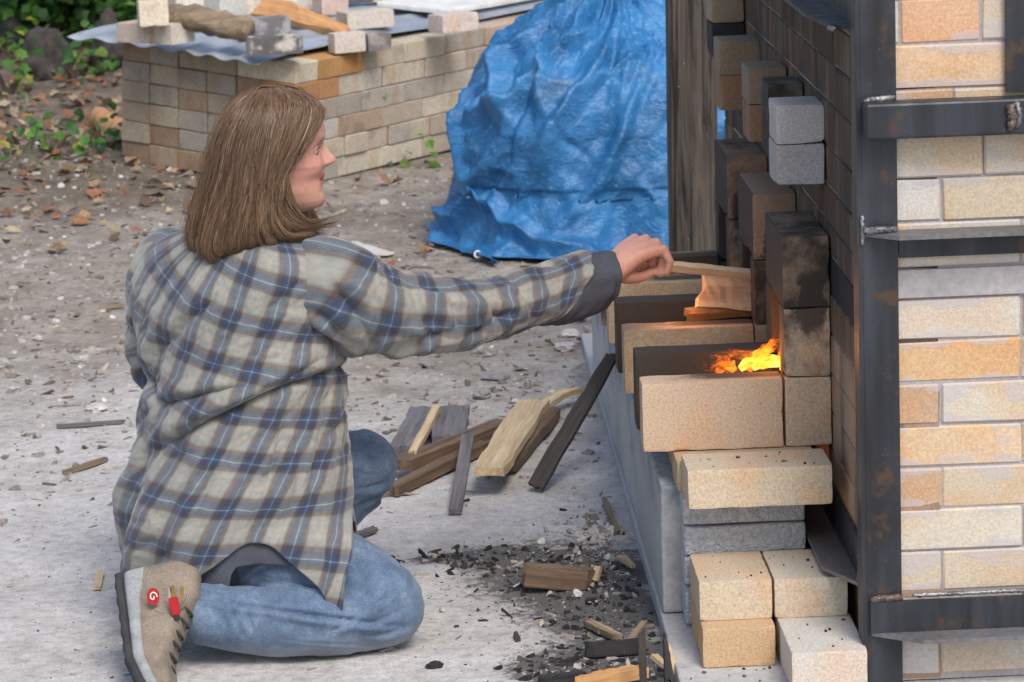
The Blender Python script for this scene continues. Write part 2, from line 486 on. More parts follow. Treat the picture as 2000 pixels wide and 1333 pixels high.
def mat_post():
    t = NT('weathered_post')
    o = t.obj()
    a = t.noise(t.vmath('MULTIPLY', o, (46, 46, 2.2)), 1.0, 5.0, 0.6, dist=1.1)
    b = t.noise(t.vmath('MULTIPLY', o, (170, 170, 8)), 1.0, 3.0)
    c = t.ramp(a, [(0.36, (0.014, 0.011, 0.009)), (0.46, (0.070, 0.056, 0.044)), (0.70, (0.145, 0.118, 0.092))])
    c = t.mix(0.6, c, t.mix(1.0, c, t.ramp(b, [(0.3, 0.55), (0.5, 1), (0.7, 1.3)]), 'MULTIPLY'))
    sp = t.step(t.vor(o, 30.0), 0.0, 0.07)
    c = t.mix(t.math('MULTIPLY', t.math('SUBTRACT', 1.0, sp), 0.8), c, (0.5, 0.5, 0.48))
    return t.fin(c, 0.85, t.bump(t.math('ADD', a, t.math('MULTIPLY', b, 0.7)), 0.8, 0.004))
M['post'] = mat_post()

def mat_bits(name='scattered_bits', rough=0.9):
    t = NT(name)
    c = t.attr('Col', 0)
    a = t.noise(t.pos(), 150.0, 3.0)
    c = t.mix(1.0, c, t.ramp(a, [(0.3, 0.7), (0.5, 1.0), (0.7, 1.3)]), 'MULTIPLY')
    return t.fin(c, rough, t.bump(a, 0.3, 0.002))
M['bits'] = mat_bits()

def mat_ground():
    t = NT('ground_dirt')
    p = t.pos(); z = t.attr('zone', 2); ash = t.attr('ashy', 2); burn = t.attr('burn', 2)
    f1 = t.noise(p, 7.0, 5.0, 0.62); f2 = t.noise(p, 45.0, 4.0, 0.6); f3 = t.noise(p, 210.0, 3.0, 0.6)
    pale = t.ramp(f1, [(0.28, (0.385, 0.365, 0.345)), (0.5, (0.475, 0.46, 0.445)), (0.75, (0.55, 0.54, 0.53))])
    dirt = t.ramp(f1, [(0.28, (0.165, 0.138, 0.110)), (0.5, (0.27, 0.237, 0.198)), (0.75, (0.375, 0.342, 0.298))])
    dark = t.ramp(f1, [(0.28, (0.068, 0.052, 0.038)), (0.5, (0.13, 0.104, 0.078)), (0.75, (0.21, 0.178, 0.14))])
    c = t.mix(t.step(z, 0.0, 0.5), pale, dirt)
    c = t.mix(t.step(z, 0.5, 1.0), c, dark)
    c = t.mix(1.0, c, t.ramp(f2, [(0.25, 0.68), (0.5, 1.0), (0.75, 1.22)]), 'MULTIPLY')
    c = t.mix(1.0, c, t.ramp(f3, [(0.25, 0.72), (0.5, 1.0), (0.75, 1.2)]), 'MULTIPLY')
    peb = t.vor(p, 130.0); pr = t.vor(p, 130.0, 1)
    c = t.mix(t.math('MULTIPLY', t.step(peb, 0.30, 0.12), t.math('MULTIPLY', t.step(f2, 0.48, 0.6), 0.6)), c, t.ramp(sep(t, pr, 0), [(0.0, (0.16, 0.145, 0.13)), (0.5, (0.36, 0.34, 0.315)), (1.0, (0.54, 0.52, 0.50))]))
    c = t.mix(t.math('MULTIPLY', t.step(t.math('ADD', burn, t.math('MULTIPLY', t.math('SUBTRACT', f2, 0.5), 1.1)), 0.30, 0.66), 0.85), c, (0.032, 0.03, 0.03))
    h = t.math('ADD', t.math('MULTIPLY', f2, 1.3), t.math('MULTIPLY', f3, 0.7))
    return t.fin(c, 0.95, t.bump(h, 0.55, 0.006))
M['ground'] = mat_ground()
# ------------------------------------------------------------------ ground
def axis(fine0, fine1, step, lo, hi):
    a = [fine0]
    while a[-1] < fine1: a.append(a[-1] + step)
    s = step; b = [fine0]
    while b[-1] > lo: s *= 1.35; b.append(b[-1] - s)
    s = step
    while a[-1] < hi: s *= 1.35; a.append(a[-1] + s)
    return np.array(sorted(b[1:]) + a)

BURN = [(atz(1110, 1115), 0.20, 0.11), (atz(1180, 1190), 0.16, 0.09), (atz(1000, 1085), 0.14, 0.05), (atz(1200, 1290), 0.16, 0.09), (atz(1090, 1300), 0.10, 0.04), (atz(870, 1085), 0.07, 0.02)]
gx = axis(-1.9, 1.3, 0.02, -90, 90)
gy = axis(4.2, 14.0, 0.02, -60, 160)
GX, GY = np.meshgrid(gx, gy)
GZ = gz(GX, GY)
zone = np.clip((GY + 0.55 * fbm2(GX * 1.3, GY * 1.3, 21, 4) - 6.15) / 1.6, 0, 1) * 0.5
zone = zone + 0.5 * np.clip((GY + 1.4 * fbm2(GX * 1.2, GY * 1.0, 31, 4) - 0.45 * np.clip(GX + 0.6, 0, 3) * 2 - 8.5) / 2.2, 0, 1)
burn = np.zeros_like(GX)
for b_, rx, ry in BURN:
    burn = np.maximum(burn, np.exp(-(((GX - b_.x) / rx) ** 2 + ((GY - b_.y) / (ry * 2.2)) ** 2)))
P = np.stack([GX, GY, GZ], -1)
ground = grid_mesh('ground', P, M['ground'], attrs={'zone': zone, 'burn': burn, 'ashy': zone * 0})
tag(ground, kind='structure')

# ------------------------------------------------------------------ bricks
BL, BH, BT = 0.2286, 0.1143, 0.0635
_bm = {}
def brick_mesh(dx, dy, dz, mat, var=0, bev=0.0028):
    key = (round(dx, 3), round(dy, 3), round(dz, 3), mat.name, var)
    if key in _bm: return _bm[key]
    rnd = random.Random(hash(key[:3]) % 1000 + var * 77)
    bm = bmesh.new()
    bmesh.ops.create_cube(bm, size=1.0)
    bmesh.ops.scale(bm, vec=(dx, dy, dz), verts=bm.verts)
    for v in bm.verts:
        v.co += Vector((rnd.uniform(-1, 1), rnd.uniform(-1, 1), rnd.uniform(-1, 1))) * 0.0011
    bmesh.ops.bevel(bm, geom=bm.edges[:], offset=bev, segments=1, affect='EDGES', profile=0.6)
    for v in bm.verts:
        v.co += Vector((rnd.uniform(-1, 1), rnd.uniform(-1, 1), rnd.uniform(-1, 1))) * 0.0006
    me = bpy.data.meshes.new('brick')
    bm.to_mesh(me); bm.free()
    me.materials.append(mat)
    _bm[key] = me
    return me

def chip_mesh(dx, dy, dz, mat, var=0):
    key = ('chip', round(dx, 3), round(dy, 3), round(dz, 3), mat.name, var)
    if key in _bm: return _bm[key]
    n = [max(4, int(round(d / 0.011))) for d in (dx, dy, dz)]
    def ax(d, k):
        a = np.linspace(-d / 2 + 0.006, d / 2 - 0.006, k + 1)
        return np.concatenate([[-d / 2, -d / 2 + 0.0025], a, [d / 2 - 0.0025, d / 2]])
    vid = {}; vs_ = []; fs_ = []
    A = [ax(d, k) for d, k in zip((dx, dy, dz), n)]
    n = [len(a) - 1 for a in A]
    def vv(i, j, k):
        if (i, j, k) not in vid: vid[(i, j, k)] = len(vs_); vs_.append((A[0][i], A[1][j], A[2][k]))
        return vid[(i, j, k)]
    for k, fl in ((0, 1), (n[2], 0)):
        for i in range(n[0]):
            for j in range(n[1]):
                q = (vv(i, j, k), vv(i + 1, j, k), vv(i + 1, j + 1, k), vv(i, j + 1, k)); fs_.append(q[::-1] if fl else q)
    for j, fl in ((0, 0), (n[1], 1)):
        for i in range(n[0]):
            for k in range(n[2]):
                q = (vv(i, j, k), vv(i + 1, j, k), vv(i + 1, j, k + 1), vv(i, j, k + 1)); fs_.append(q[::-1] if fl else q)
    for i, fl in ((0, 1), (n[0], 0)):
        for j in range(n[1]):
            for k in range(n[2]):
                q = (vv(i, j, k), vv(i, j + 1, k), vv(i, j + 1, k + 1), vv(i, j, k + 1)); fs_.append(q[::-1] if fl else q)
    P = np.array(vs_); half = np.array([dx, dy, dz]) / 2
    d = half - np.abs(P)                                  # distance to each face
    ds = np.sort(d, axis=1); e = ds[:, 1]                 # second smallest: distance to the nearest edge
    sd = var * 13.7 + dx * 91
    nz = noise3(P[:, 0] * 45 + sd, P[:, 1] * 45, P[:, 2] * 45, 201) + 0.6 * noise3(P[:, 0] * 120, P[:, 1] * 120 + sd, P[:, 2] * 120, 203)
    big = np.clip(noise3(P[:, 0] * 22, P[:, 1] * 22 + sd, P[:, 2] * 22, 205) - 0.22, 0, 1) * 4
    corner = ds[:, 2]
    amt = np.exp(-e / 0.0018) * (0.0003 + 0.0016 * np.clip(nz, 0, 1)) + np.exp(-e / 0.005) * 0.0045 * big + np.exp(-corner / 0.003) * 0.0008
    P = P - np.sign(P) * amt[:, None] * (d < e[:, None] + 0.0045)
    P = P + 0.0009 * np.stack([noise3(P[:, 0] * 30, P[:, 1] * 30, P[:, 2] * 30 + sd, 211 + k) for k in range(3)], 1)
    me = bpy.data.meshes.new('brick'); me.from_pydata(P.tolist(), [], fs_); me.update()
    me.materials.append(mat)
    _bm[key] = me
    return me

RB = random.Random(5)
def brick(x0, x1, y0, y1, z0, z1, col, mat, parent=None, soot=0.0, rz=0.0, name='brick', jit=0.0012, pivot=None):
    me = (chip_mesh if name == 'firebrick' else brick_mesh)(x1 - x0, y1 - y0, z1 - z0, mat, RB.randrange(4))
    o = bpy.data.objects.new(name, me)
    o.location = ((x0 + x1) / 2 + RB.uniform(-jit, jit), (y0 + y1) / 2 + RB.uniform(-jit, jit), (z0 + z1) / 2)
    o.rotation_euler = (0, 0, rz + RB.uniform(-1, 1) * jit * 2)
    o.color = (col[0], col[1], col[2], 1.0 - soot)
    return link(o, parent)

TAN = (0.36, 0.265, 0.175); CREAM = (0.53, 0.475, 0.385); PALE = (0.53, 0.505, 0.46); TOAST = (0.46, 0.325, 0.22); BUFF = (0.50, 0.42, 0.315)
GREYB = (0.36, 0.355, 0.35)

# ------------------------------------------------------------------ concrete pad and footing under the kiln
def displaced_box(name, x0, x1, y0, y1, z0, z1, mat, n=0.03, amp=0.004, parent=None, seed=1, bev=0.008):
    bm = bmesh.new()
    bmesh.ops.create_cube(bm, size=1.0)
    bmesh.ops.scale(bm, vec=(x1 - x0, y1 - y0, z1 - z0), verts=bm.verts)
    bmesh.ops.translate(bm, vec=((x0 + x1) / 2, (y0 + y1) / 2, (z0 + z1) / 2), verts=bm.verts)
    bmesh.ops.bevel(bm, geom=bm.edges[:], offset=bev, segments=2, affect='EDGES', profile=0.5)
    L_ = [e for e in bm.edges if e.calc_length() > n * 1.5]
    for _ in range(6):
        L_ = [e for e in bm.edges if e.calc_length() > n * 1.8]
        if not L_: break
        bmesh.ops.subdivide_edges(bm, edges=L_, cuts=1, use_grid_fill=True)
    co = np.array([v.co for v in bm.verts])
    d = np.stack([noise3(co[:, 0] * f, co[:, 1] * f, co[:, 2] * f, seed + k) for k, f in ((0, 14.0), (1, 14.0), (2, 14.0))], 1)
    d += 0.5 * np.stack([noise3(co[:, 0] * f, co[:, 1] * f, co[:, 2] * f, seed + k) for k, f in ((5, 45.0), (6, 45.0), (7, 45.0))], 1)
    for v, q in zip(bm.verts, d): v.co += Vector(q) * amp
    bmesh.ops.recalc_face_normals(bm, faces=bm.faces[:])
    me = bpy.data.meshes.new(name); bm.to_mesh(me); bm.free()
    me.materials.append(mat)
    return link(bpy.data.objects.new(name, me), parent)

pad = displaced_box('concrete_pad', 0.372, 3.2, 4.2, 7.4, -0.10, 0.019, M['concrete'], 0.05, 0.0018, seed=4, bev=0.004)
tag(pad, 'low grey concrete pad under the kiln and its loose front bricks', 'concrete pad')
foot = displaced_box('concrete_footing', 0.3765, 0.60, 5.072, 6.98, 0.021, 0.2355, M['concrete'], 0.035, 0.0025, seed=9, bev=0.005)
tag(foot, 'rough grey streaked concrete footing wall beneath the stoke hole bricks', 'concrete wall')

cb = thing('cinder_block', 'grey grooved cinder block beneath the single flat buff brick', 'block', (0.505, 5.03, 0.0))
m_ = []
for k, (za, zb, dy) in enumerate(((0.023, 0.085, 0.0), (0.0875, 0.136, 0.006), (0.1385, 0.186, 0.0), (0.1885, 0.236, 0.004))):
    o_ = displaced_box('block_layer', -0.098, 0.098, -0.038 + dy, 0.034, za, zb, M['cinder'], 0.012, 0.0035, cb, seed=30 + k, bev=0.004)

# ------------------------------------------------------------------ kiln
kiln = thing('brick_kiln', 'pale firebrick kiln with welded steel frame and smoke stained side wall', 'kiln', (0, 0, 0))
YF, XS = 4.66, 0.662
mb = MB(); mb.box(XS + 0.012, 1.55, YF + 0.0035, YF + 0.11, 0.021, 1.30)
front = mb.build('front_wall', M['mortar'], kiln)
RK = random.Random(11)
def kcol():
    c = RK.choice([CREAM, BUFF, TOAST, BUFF, PALE, CREAM])
    k = RK.uniform(0.92, 1.06)
    return tuple(x * k for x in c)
courses = [  # z0, z1, first joint x after the corner, colours of first bricks
    (0.030, 0.0925, 0.764, [PALE, PALE]), (0.0945, 0.157, 0.889, [PALE, CREAM]),
    (0.160, 0.2215, 0.768, [BUFF, BUFF]), (0.2245, 0.286, 0.889, [CREAM, BUFF]), (0.289, 0.3505, 0.769, [TOAST, BUFF]),
    (0.3535, 0.415, 0.889, [TAN and (0.56, 0.42, 0.27), BUFF]), (0.418, 0.4795, 0.767, [TOAST, CREAM]), (0.4825, 0.544, 0.888, [(0.55, 0.37, 0.205), CREAM]),
    (0.547, 0.6085, 0.889, [PALE, TOAST]), 
    (0.657, 0.7225, 0.889, [CREAM, CREAM]), (0.7255, 0.788, 0.771, [PALE, BUFF]), (0.791, 0.854, 0.833, [CREAM, BUFF]),
    (0.857, 0.919, 0.79, [TOAST, BUFF]), (0.922, 0.9855, 0.89, [(0.56, 0.41, 0.27), BUFF]), (0.9885, 1.051, 0.712, [PALE, (0.54, 0.33, 0.20)]), (1.054, 1.117, 0.86, [BUFF, CREAM]), (1.12, 1.183, 0.80, [BUFF, CREAM]), (1.186, 1.25, 0.86, [BUFF, CREAM])]
for (za, zb, j0, cols) in courses:
    x = XS + 0.001; first = True; k = 0
    while x < 1.54:
        if first: x1 = j0 - 0.0012; first = False
        elif j0 < 0.72 and k == 1: x1 = 0.829
        else: x1 = min(x + BL, 1.55)
        c = cols[k] if k < len(cols) else kcol()
        if x1 - x > 0.02:
            brick(x, x1, YF + RK.uniform(-0.001, 0.0012), YF + 0.106, za, zb, c, M['kiln_brick'], front, jit=0.0006)
        x = x1 + 0.0028; k += 1
mb = MB(); mb.box(XS + 0.002, 1.56, YF - 0.004, YF + 0.1, 0.612, 0.6535)
mb.build('cast_lintel', M['castable'], kiln)

# side wall, smoked
mb = MB(); mb.box(XS + 0.0032, XS + 0.11, YF + 0.115, 6.78, 0.021, 1.30)
side = mb.build('side_wall', M['mortar_side'], kiln)
SB = [(0.175, 0.128, 0.086), (0.20, 0.142, 0.094), (0.14, 0.11, 0.082), (0.21, 0.158, 0.11), (0.12, 0.096, 0.074)]
zs = [0.021, 0.083, 0.147, 0.211, 0.276, 0.341, 0.406, 0.471, 0.538, 0.598, 0.652, 0.711, 0.778, 0.851, 0.918, 0.984, 1.05, 1.116, 1.182, 1.25]
for i in range(len(zs) - 1):
    za, zb = zs[i] + 0.0012, zs[i + 1] - 0.0012
    y = YF + 0.002 + (0 if i % 2 else -0.0)
    first = True
    while y < 6.77:
        ln = (BH if (i % 2 == 0) else BL) if first else BL
        if first: y += 0.11 if i % 2 else 0.0
        y1 = min(y + ln, 6.78)
        first = False
        dx = RK.uniform(-0.0012, 0.0012)
        c = RK.choice(SB); k = RK.uniform(0.85, 1.15)
        if zs[i] < 0.45: c = (0.32, 0.245, 0.18); k = RK.uniform(0.85, 1.12)
        if i == 8 and y < 5.22 and y1 > 4.86:       # sooty slot left in the wall
            mb2 = MB(); mb2.box(XS + 0.0012, XS + 0.1, y, y1, za, zb); mb2.build('recess', M['soot'], side)
        elif y1 - y > 0.02:
            brick(XS + dx, XS + 0.105, y, y1, za, zb, tuple(q * k for q in c), M['side_brick'], side, jit=0.0005)
        y = y1 + 0.0025

# steel frame
def steel(boxes, name='steel_angle', mat='steel', parent=kiln, bev=0.0012):
    mb = MB()
    for b in boxes: mb.box(*b)
    o = mb.build(name, M[mat], parent)
    return o
def weld(path, r=0.006, mat='weld', parent=None):
    mb = MB()
    pts = []
    n = max(6, int(sum((Vector(path[i + 1]) - Vector(path[i])).length for i in range(len(path) - 1)) / 0.004))
    for k in range(n + 1):
        t_ = k / n * (len(path) - 1); i = min(int(t_), len(path) - 2); f = t_ - i
        pts.append(Vector(path[i]).lerp(Vector(path[i + 1]), f) + Vector((RK.uniform(-1, 1), RK.uniform(-1, 1), RK.uniform(-1, 1))) * r * 0.18)
    rr = [r * (0.75 + 0.35 * abs(math.sin(k * 1.7)) + RK.uniform(-0.1, 0.1)) for k in range(n + 1)]
    rr[0] *= 0.5; rr[-1] *= 0.5
    tube(mb, pts, rr, 7)
    return mb.build('weld', M[mat], parent, smooth=True)
post1 = steel([(0.6525, 0.7045, YF - 0.0115, YF - 0.0045, 0.021, 1.30), (0.6455, 0.6522, YF - 0.0115, YF + 0.04, 0.021, 1.30)], 'steel_post')
post2 = steel([(0.8655, 0.9300, YF - 0.0115, YF - 0.0045, 0.913, 1.30), (0.930, 0.937, YF - 0.0115, YF + 0.04, 0.913, 1.30)], 'steel_post')
beam = steel([(0.6535, 1.56, YF - 0.052, YF - 0.012, 0.8555, 0.9085)], 'steel_beam')
bv = beam.modifiers.new('bevel', 'BEVEL'); bv.width = 0.004; bv.segments = 2
weld([(0.6545, YF - 0.03, 0.911), (0.702, YF - 0.014, 0.912)], 0.005, 'weld_bright', beam)
weld([(0.862, YF - 0.053, 0.902), (0.866, YF - 0.056, 0.885), (0.864, YF - 0.054, 0.862)], 0.0075, 'weld', beam)
weld([(0.872, YF - 0.053, 0.905), (0.877, YF - 0.055, 0.885), (0.873, YF - 0.053, 0.866)], 0.005, 'weld_bright', beam)
# angle under the middle: horizontal flange to the front, vertical flange against the bricks
ang1 = steel([(0.7065, 1.56, YF - 0.0105, YF - 0.0035, 0.6735, 0.707)], 'steel_angle')
mb = MB()
zt, th = 0.7145, 0.006
pf = [(0.653, YF - 0.012), (0.70, YF - 0.06), (1.56, YF - 0.06), (1.56, YF - 0.004), (0.653, YF - 0.004)]
mb.add([(x, y, zt - th) for x, y in pf] + [(x, y, zt) for x, y in pf], [(4, 3, 2, 1, 0), (5, 6, 7, 8, 9)] + [(i, (i + 1) % 5, 5 + (i + 1) % 5, 5 + i) for i in range(5)])
fl1 = mb.build('angle_flange', M['steel_bare'], ang1)
weld([(0.6535, YF - 0.016, 0.718), (0.675, YF - 0.03, 0.720), (0.703, YF - 0.02, 0.719)], 0.0055, 'weld_bright', ang1)
weld([(0.652, YF - 0.014, 0.695), (0.652, YF - 0.014, 0.740)], 0.0035, 'weld_bright', ang1)
# bottom angle, flange forward along its lower edge
ang2 = steel([(0.656, 1.56, YF - 0.0195, YF - 0.0125, 0.104, 0.152)], 'steel_angle')
mb = MB()
zt = 0.1035
pf = [(0.658, YF - 0.0125), (0.728, YF - 0.065), (1.56, YF - 0.065), (1.56, YF - 0.0045), (0.658, YF - 0.0045)]
mb.add([(x, y, zt - th) for x, y in pf] + [(x, y, zt) for x, y in pf], [(4, 3, 2, 1, 0), (5, 6, 7, 8, 9)] + [(i, (i + 1) % 5, 5 + (i + 1) % 5, 5 + i) for i in range(5)])
mb.build('angle_flange', M['steel_bare'], ang2)
weld([(0.656, YF - 0.017, 0.156), (0.706, YF - 0.016, 0.157)], 0.006, 'weld', ang2)
weld([(0.72, YF - 0.012, 0.158), (1.4, YF - 0.012, 0.160)], 0.0035, 'weld_bright', ang2)
# angle along the foot of the side wall, flange outward, mitred end
ang3 = steel([(XS - 0.0085, XS - 0.0025, YF + 0.05, 6.76, 0.1625, 0.222)], 'steel_angle')
mb = MB()
pf = [(0.606, 6.76), (0.606, 4.815), (0.6535, 4.705), (0.6535, 6.76)]
zt = 0.162
mb.add([(x, y, zt - 0.006) for x, y in pf] + [(x, y, zt) for x, y in pf], [(0, 1, 2, 3), (7, 6, 5, 4)] + [(i, 4 + i, 4 + (i + 1) % 4, (i + 1) % 4) for i in range(4)])
mb.build('angle_flange', M['steel_bare'], ang3)
weld([(0.6505, 4.71, 0.165), (0.651, 4.70, 0.19), (0.6505, 4.705, 0.215)], 0.006, 'weld', ang3)
# upper side angle stub by the top edge of the picture
ang4 = steel([(XS - 0.0085, XS - 0.0025, YF + 0.05, 6.76, 1.012, 1.075)], 'steel_angle')
mb = MB()
pf = [(0.605, 6.76), (0.605, 4.90), (0.622, 4.745), (0.6535, 4.705), (0.6535, 6.76)]
zt = 1.0115
mb.add([(x, y, zt - 0.006) for x, y in pf] + [(x, y, zt) for x, y in pf], [(0, 1, 2, 3, 4), (9, 8, 7, 6, 5)] + [(i, 5 + i, 5 + (i + 1) % 5, (i + 1) % 5) for i in range(5)])
mb.build('angle_flange', M['steel'], ang4)
weld([(0.618, 4.742, 1.006), (0.628, 4.728, 1.006)], 0.004, 'weld_bright', ang4)
weld([(0.6515, 4.706, 1.02), (0.6515, 4.70, 1.07)], 0.005, 'weld', ang4)

# ------------------------------------------------------------------ loose bricks around the three stoke holes
def loose(x0, x1, y0, y1, z0, z1, col, label, soot=0.0, rz=0.0, group=None, name='firebrick', jit=0.001):
    o = brick(x0, x1, y0, y1, z0, z1, col, M['brick'], None, soot, rz, name, jit)
    tag(o, label, 'brick', group)
    return o

G1 = 'loose bricks framing the stoke holes'
ordn = ['nearest', 'middle', 'farthest']
UY = [5.09, 5.53, 5.97]
for u, Y0 in enumerate(UY):
    w = ordn[u]
    s0 = [0.0, 0.02, 0.10][u]
    D = 0.255
    S = 0.158 if u == 0 else 0.172
    loose(0.353, 0.5815, Y0, Y0 + BT, 0.2885, 0.4022, (0.44, 0.33, 0.22) if u else (0.56, 0.42, 0.30), 'tan brick on edge, front cheek of the %s stoke hole' % w, s0, group=G1)
    loose(0.353, 0.5815, Y0 + S, Y0 + S + BT, 0.2885, 0.4185, (0.30, 0.25, 0.2) if u < 2 else TAN, 'soot blackened brick on edge, rear cheek of the %s stoke hole' % w, 0.92 if u < 2 else 0.45, group=G1)
    loose(0.385, 0.5815, Y0 + BT + 0.003, Y0 + S - 0.003, 0.2885, 0.3385, (0.2, 0.18, 0.16), 'black sooty brick lying as floor of the %s stoke hole' % w, 0.95, group=G1)
    for k in range(2):
        z0 = 0.2885 + k * 0.1145
        loose(0.5848, 0.6598, Y0, Y0 + BT, z0, z0 + 0.1135, [(0.52, 0.395, 0.28), (0.36, 0.27, 0.185), (0.32, 0.24, 0.16)][u], '%s upright tan brick of front jamb at the %s stoke hole' % (['lower', 'upper'][k], w), [0.03, 0.42][k] + 0.05 * (u == 1), group=G1)
        loose(0.5848, 0.6598, Y0 + D - BT, Y0 + D, z0, z0 + 0.1135, (0.36, 0.28, 0.2), '%s smoky brick of rear jamb at the %s stoke hole' % (['lower', 'upper'][k], w), [0.55, 0.7][k], group=G1)
    loose(0.5848, 0.6598, Y0, Y0 + D, 0.5182, 0.634, [(0.27, 0.20, 0.135), (0.255, 0.19, 0.13), (0.24, 0.17, 0.115)][u], 'brown smoky lintel brick lying across the %s stoke hole' % w, [0.45, 0.22, 0.35][u], group=G1)

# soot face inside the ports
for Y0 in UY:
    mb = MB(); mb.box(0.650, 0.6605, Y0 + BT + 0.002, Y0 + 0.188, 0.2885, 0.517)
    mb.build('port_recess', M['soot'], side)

# bedding course under the stoke holes
loose(0.4085, 0.6365, 4.906, 4.906 + BH, 0.2375, 0.3005, (0.55, 0.455, 0.33), 'single flat buff brick jutting out over the grey grooved block', 0.0)
yb = 5.023
for k in range(8):
    loose(0.398 + RB.uniform(-0.004, 0.012), 0.6270, yb, yb + BH, 0.2375, 0.2870, (0.46, 0.36, 0.24), 'flat tan bedding brick under the stoke holes, number %s from the front' % ['one', 'two', 'three', 'four', 'five', 'six', 'seven', 'eight'][k], 0.25)
    yb += 0.121
# loose bricks at the foot of the corner
loose(0.413, 0.527, 4.809, 4.809 + BL, 0.0835, 0.1465, (0.60, 0.47, 0.30), 'buff brick on top of the orange brick left of the steel corner post', 0.0, group=None) if False else None
loose(0.413, 0.5265, 4.809, 4.978, 0.0835, 0.1465, (0.52, 0.43, 0.31), 'upper left buff brick of the low stack by the corner post')
loose(0.5305, 0.6445, 4.806, 4.975, 0.0835, 0.1465, CREAM, 'upper right cream brick of the low stack by the corner post')
loose(0.413, 0.5255, 4.770, 4.97, 0.020, 0.0830, (0.50, 0.345, 0.20), 'lower left orange brick of the low stack by the corner post')
loose(0.5335, 0.6475, 4.624, 4.624 + BL, 0.020, 0.0830, PALE, 'pale white brick jutting furthest forward at the corner post', 0.0)
# plugs sticking out of the side wall above; browns darkened for soot and shade
PL = [(0.583, 6.06, (0.215, 0.175, 0.12), (0.235, 0.15, 0.09), 0.12), (0.592, 5.63, (0.20, 0.165, 0.115), (0.215, 0.15, 0.10), 0.2), (0.601, 5.40, (0.17, 0.155, 0.125), (0.18, 0.14, 0.10), 0.8), (0.583, 5.13, (0.43, 0.425, 0.42), (0.36, 0.365, 0.365), 0.10)]
pn = ['farthest brown', 'second farthest brown', 'blackened', 'nearest ash grey']
for (x, Y0, ca, cb_, st) in PL:
    w = pn.pop(0)
    d = BH if Y0 > 5.2 else 0.108
    loose(x, XS - 0.0015, Y0, Y0 + d, 0.7785, 0.8415, ca, '%s plug brick sticking out of side wall, upper of pair' % w, st * 0.6, group='plug bricks in the side wall')
    loose(x, XS - 0.0015, Y0, Y0 + d, 0.7115, 0.7775, cb_, '%s plug brick sticking out of side wall, lower of pair' % w, st, group='plug bricks in the side wall')
loose(0.596, XS - 0.0015, 6.34, 6.45, 0.848, 0.9105, (0.28, 0.25, 0.18), 'pale greenish plug brick high beside the wooden post, upper', 0.0, group='plug bricks in the side wall')
loose(0.596, XS - 0.0015, 6.32, 6.44, 0.783, 0.846, (0.10, 0.12, 0.11), 'dark plug brick high beside the wooden post, lower', 0.6, group='plug bricks in the side wall')

# ------------------------------------------------------------------ weathered wooden post
pst = thing('wooden_post', 'weathered grey brown square timber post behind the kiln side wall', 'post', (0.628, 7.255, 0.0))
bm = bmesh.new()
bmesh.ops.create_cube(bm, size=1.0)
bmesh.ops.scale(bm, vec=(0.106, 0.106, 1.55), verts=bm.verts)
bmesh.ops.translate(bm, vec=(0, 0, 0.72), verts=bm.verts)
bmesh.ops.bevel(bm, geom=[e for e in bm.edges if abs((e.verts[0].co - e.verts[1].co).z) > 0.5], offset=0.009, segments=2, affect='EDGES')
for _ in range(5):
    bmesh.ops.subdivide_edges(bm, edges=[e for e in bm.edges if e.calc_length() > 0.03], cuts=1, use_grid_fill=True)
co = np.array([v.co for v in bm.verts])
chk = 0.016 * np.exp(-((co[:, 0] - 0.018 * np.sin(co[:, 2] * 3 + 1) - 0.01) / 0.004) ** 2) * (co[:, 1] < -0.04) * (0.4 + 0.6 * (noise2(co[:, 2] * 5, co[:, 2] * 0, 3) > -0.2))
dd = np.stack([noise3(co[:, 0] * 60, co[:, 1] * 60, co[:, 2] * 4, 3), noise3(co[:, 0] * 60, co[:, 1] * 60, co[:, 2] * 4, 4), co[:, 0] * 0], 1) * 0.005
for v, q, c_ in zip(bm.verts, dd, chk):
    v.co += Vector(q) + Vector((0, c_, 0))
me = bpy.data.meshes.new('timber'); bm.to_mesh(me); bm.free(); me.materials.append(M['post'])
link(bpy.data.objects.new('timber', me), pst)
pst.rotation_euler = (0, math.radians(0.6), 0)
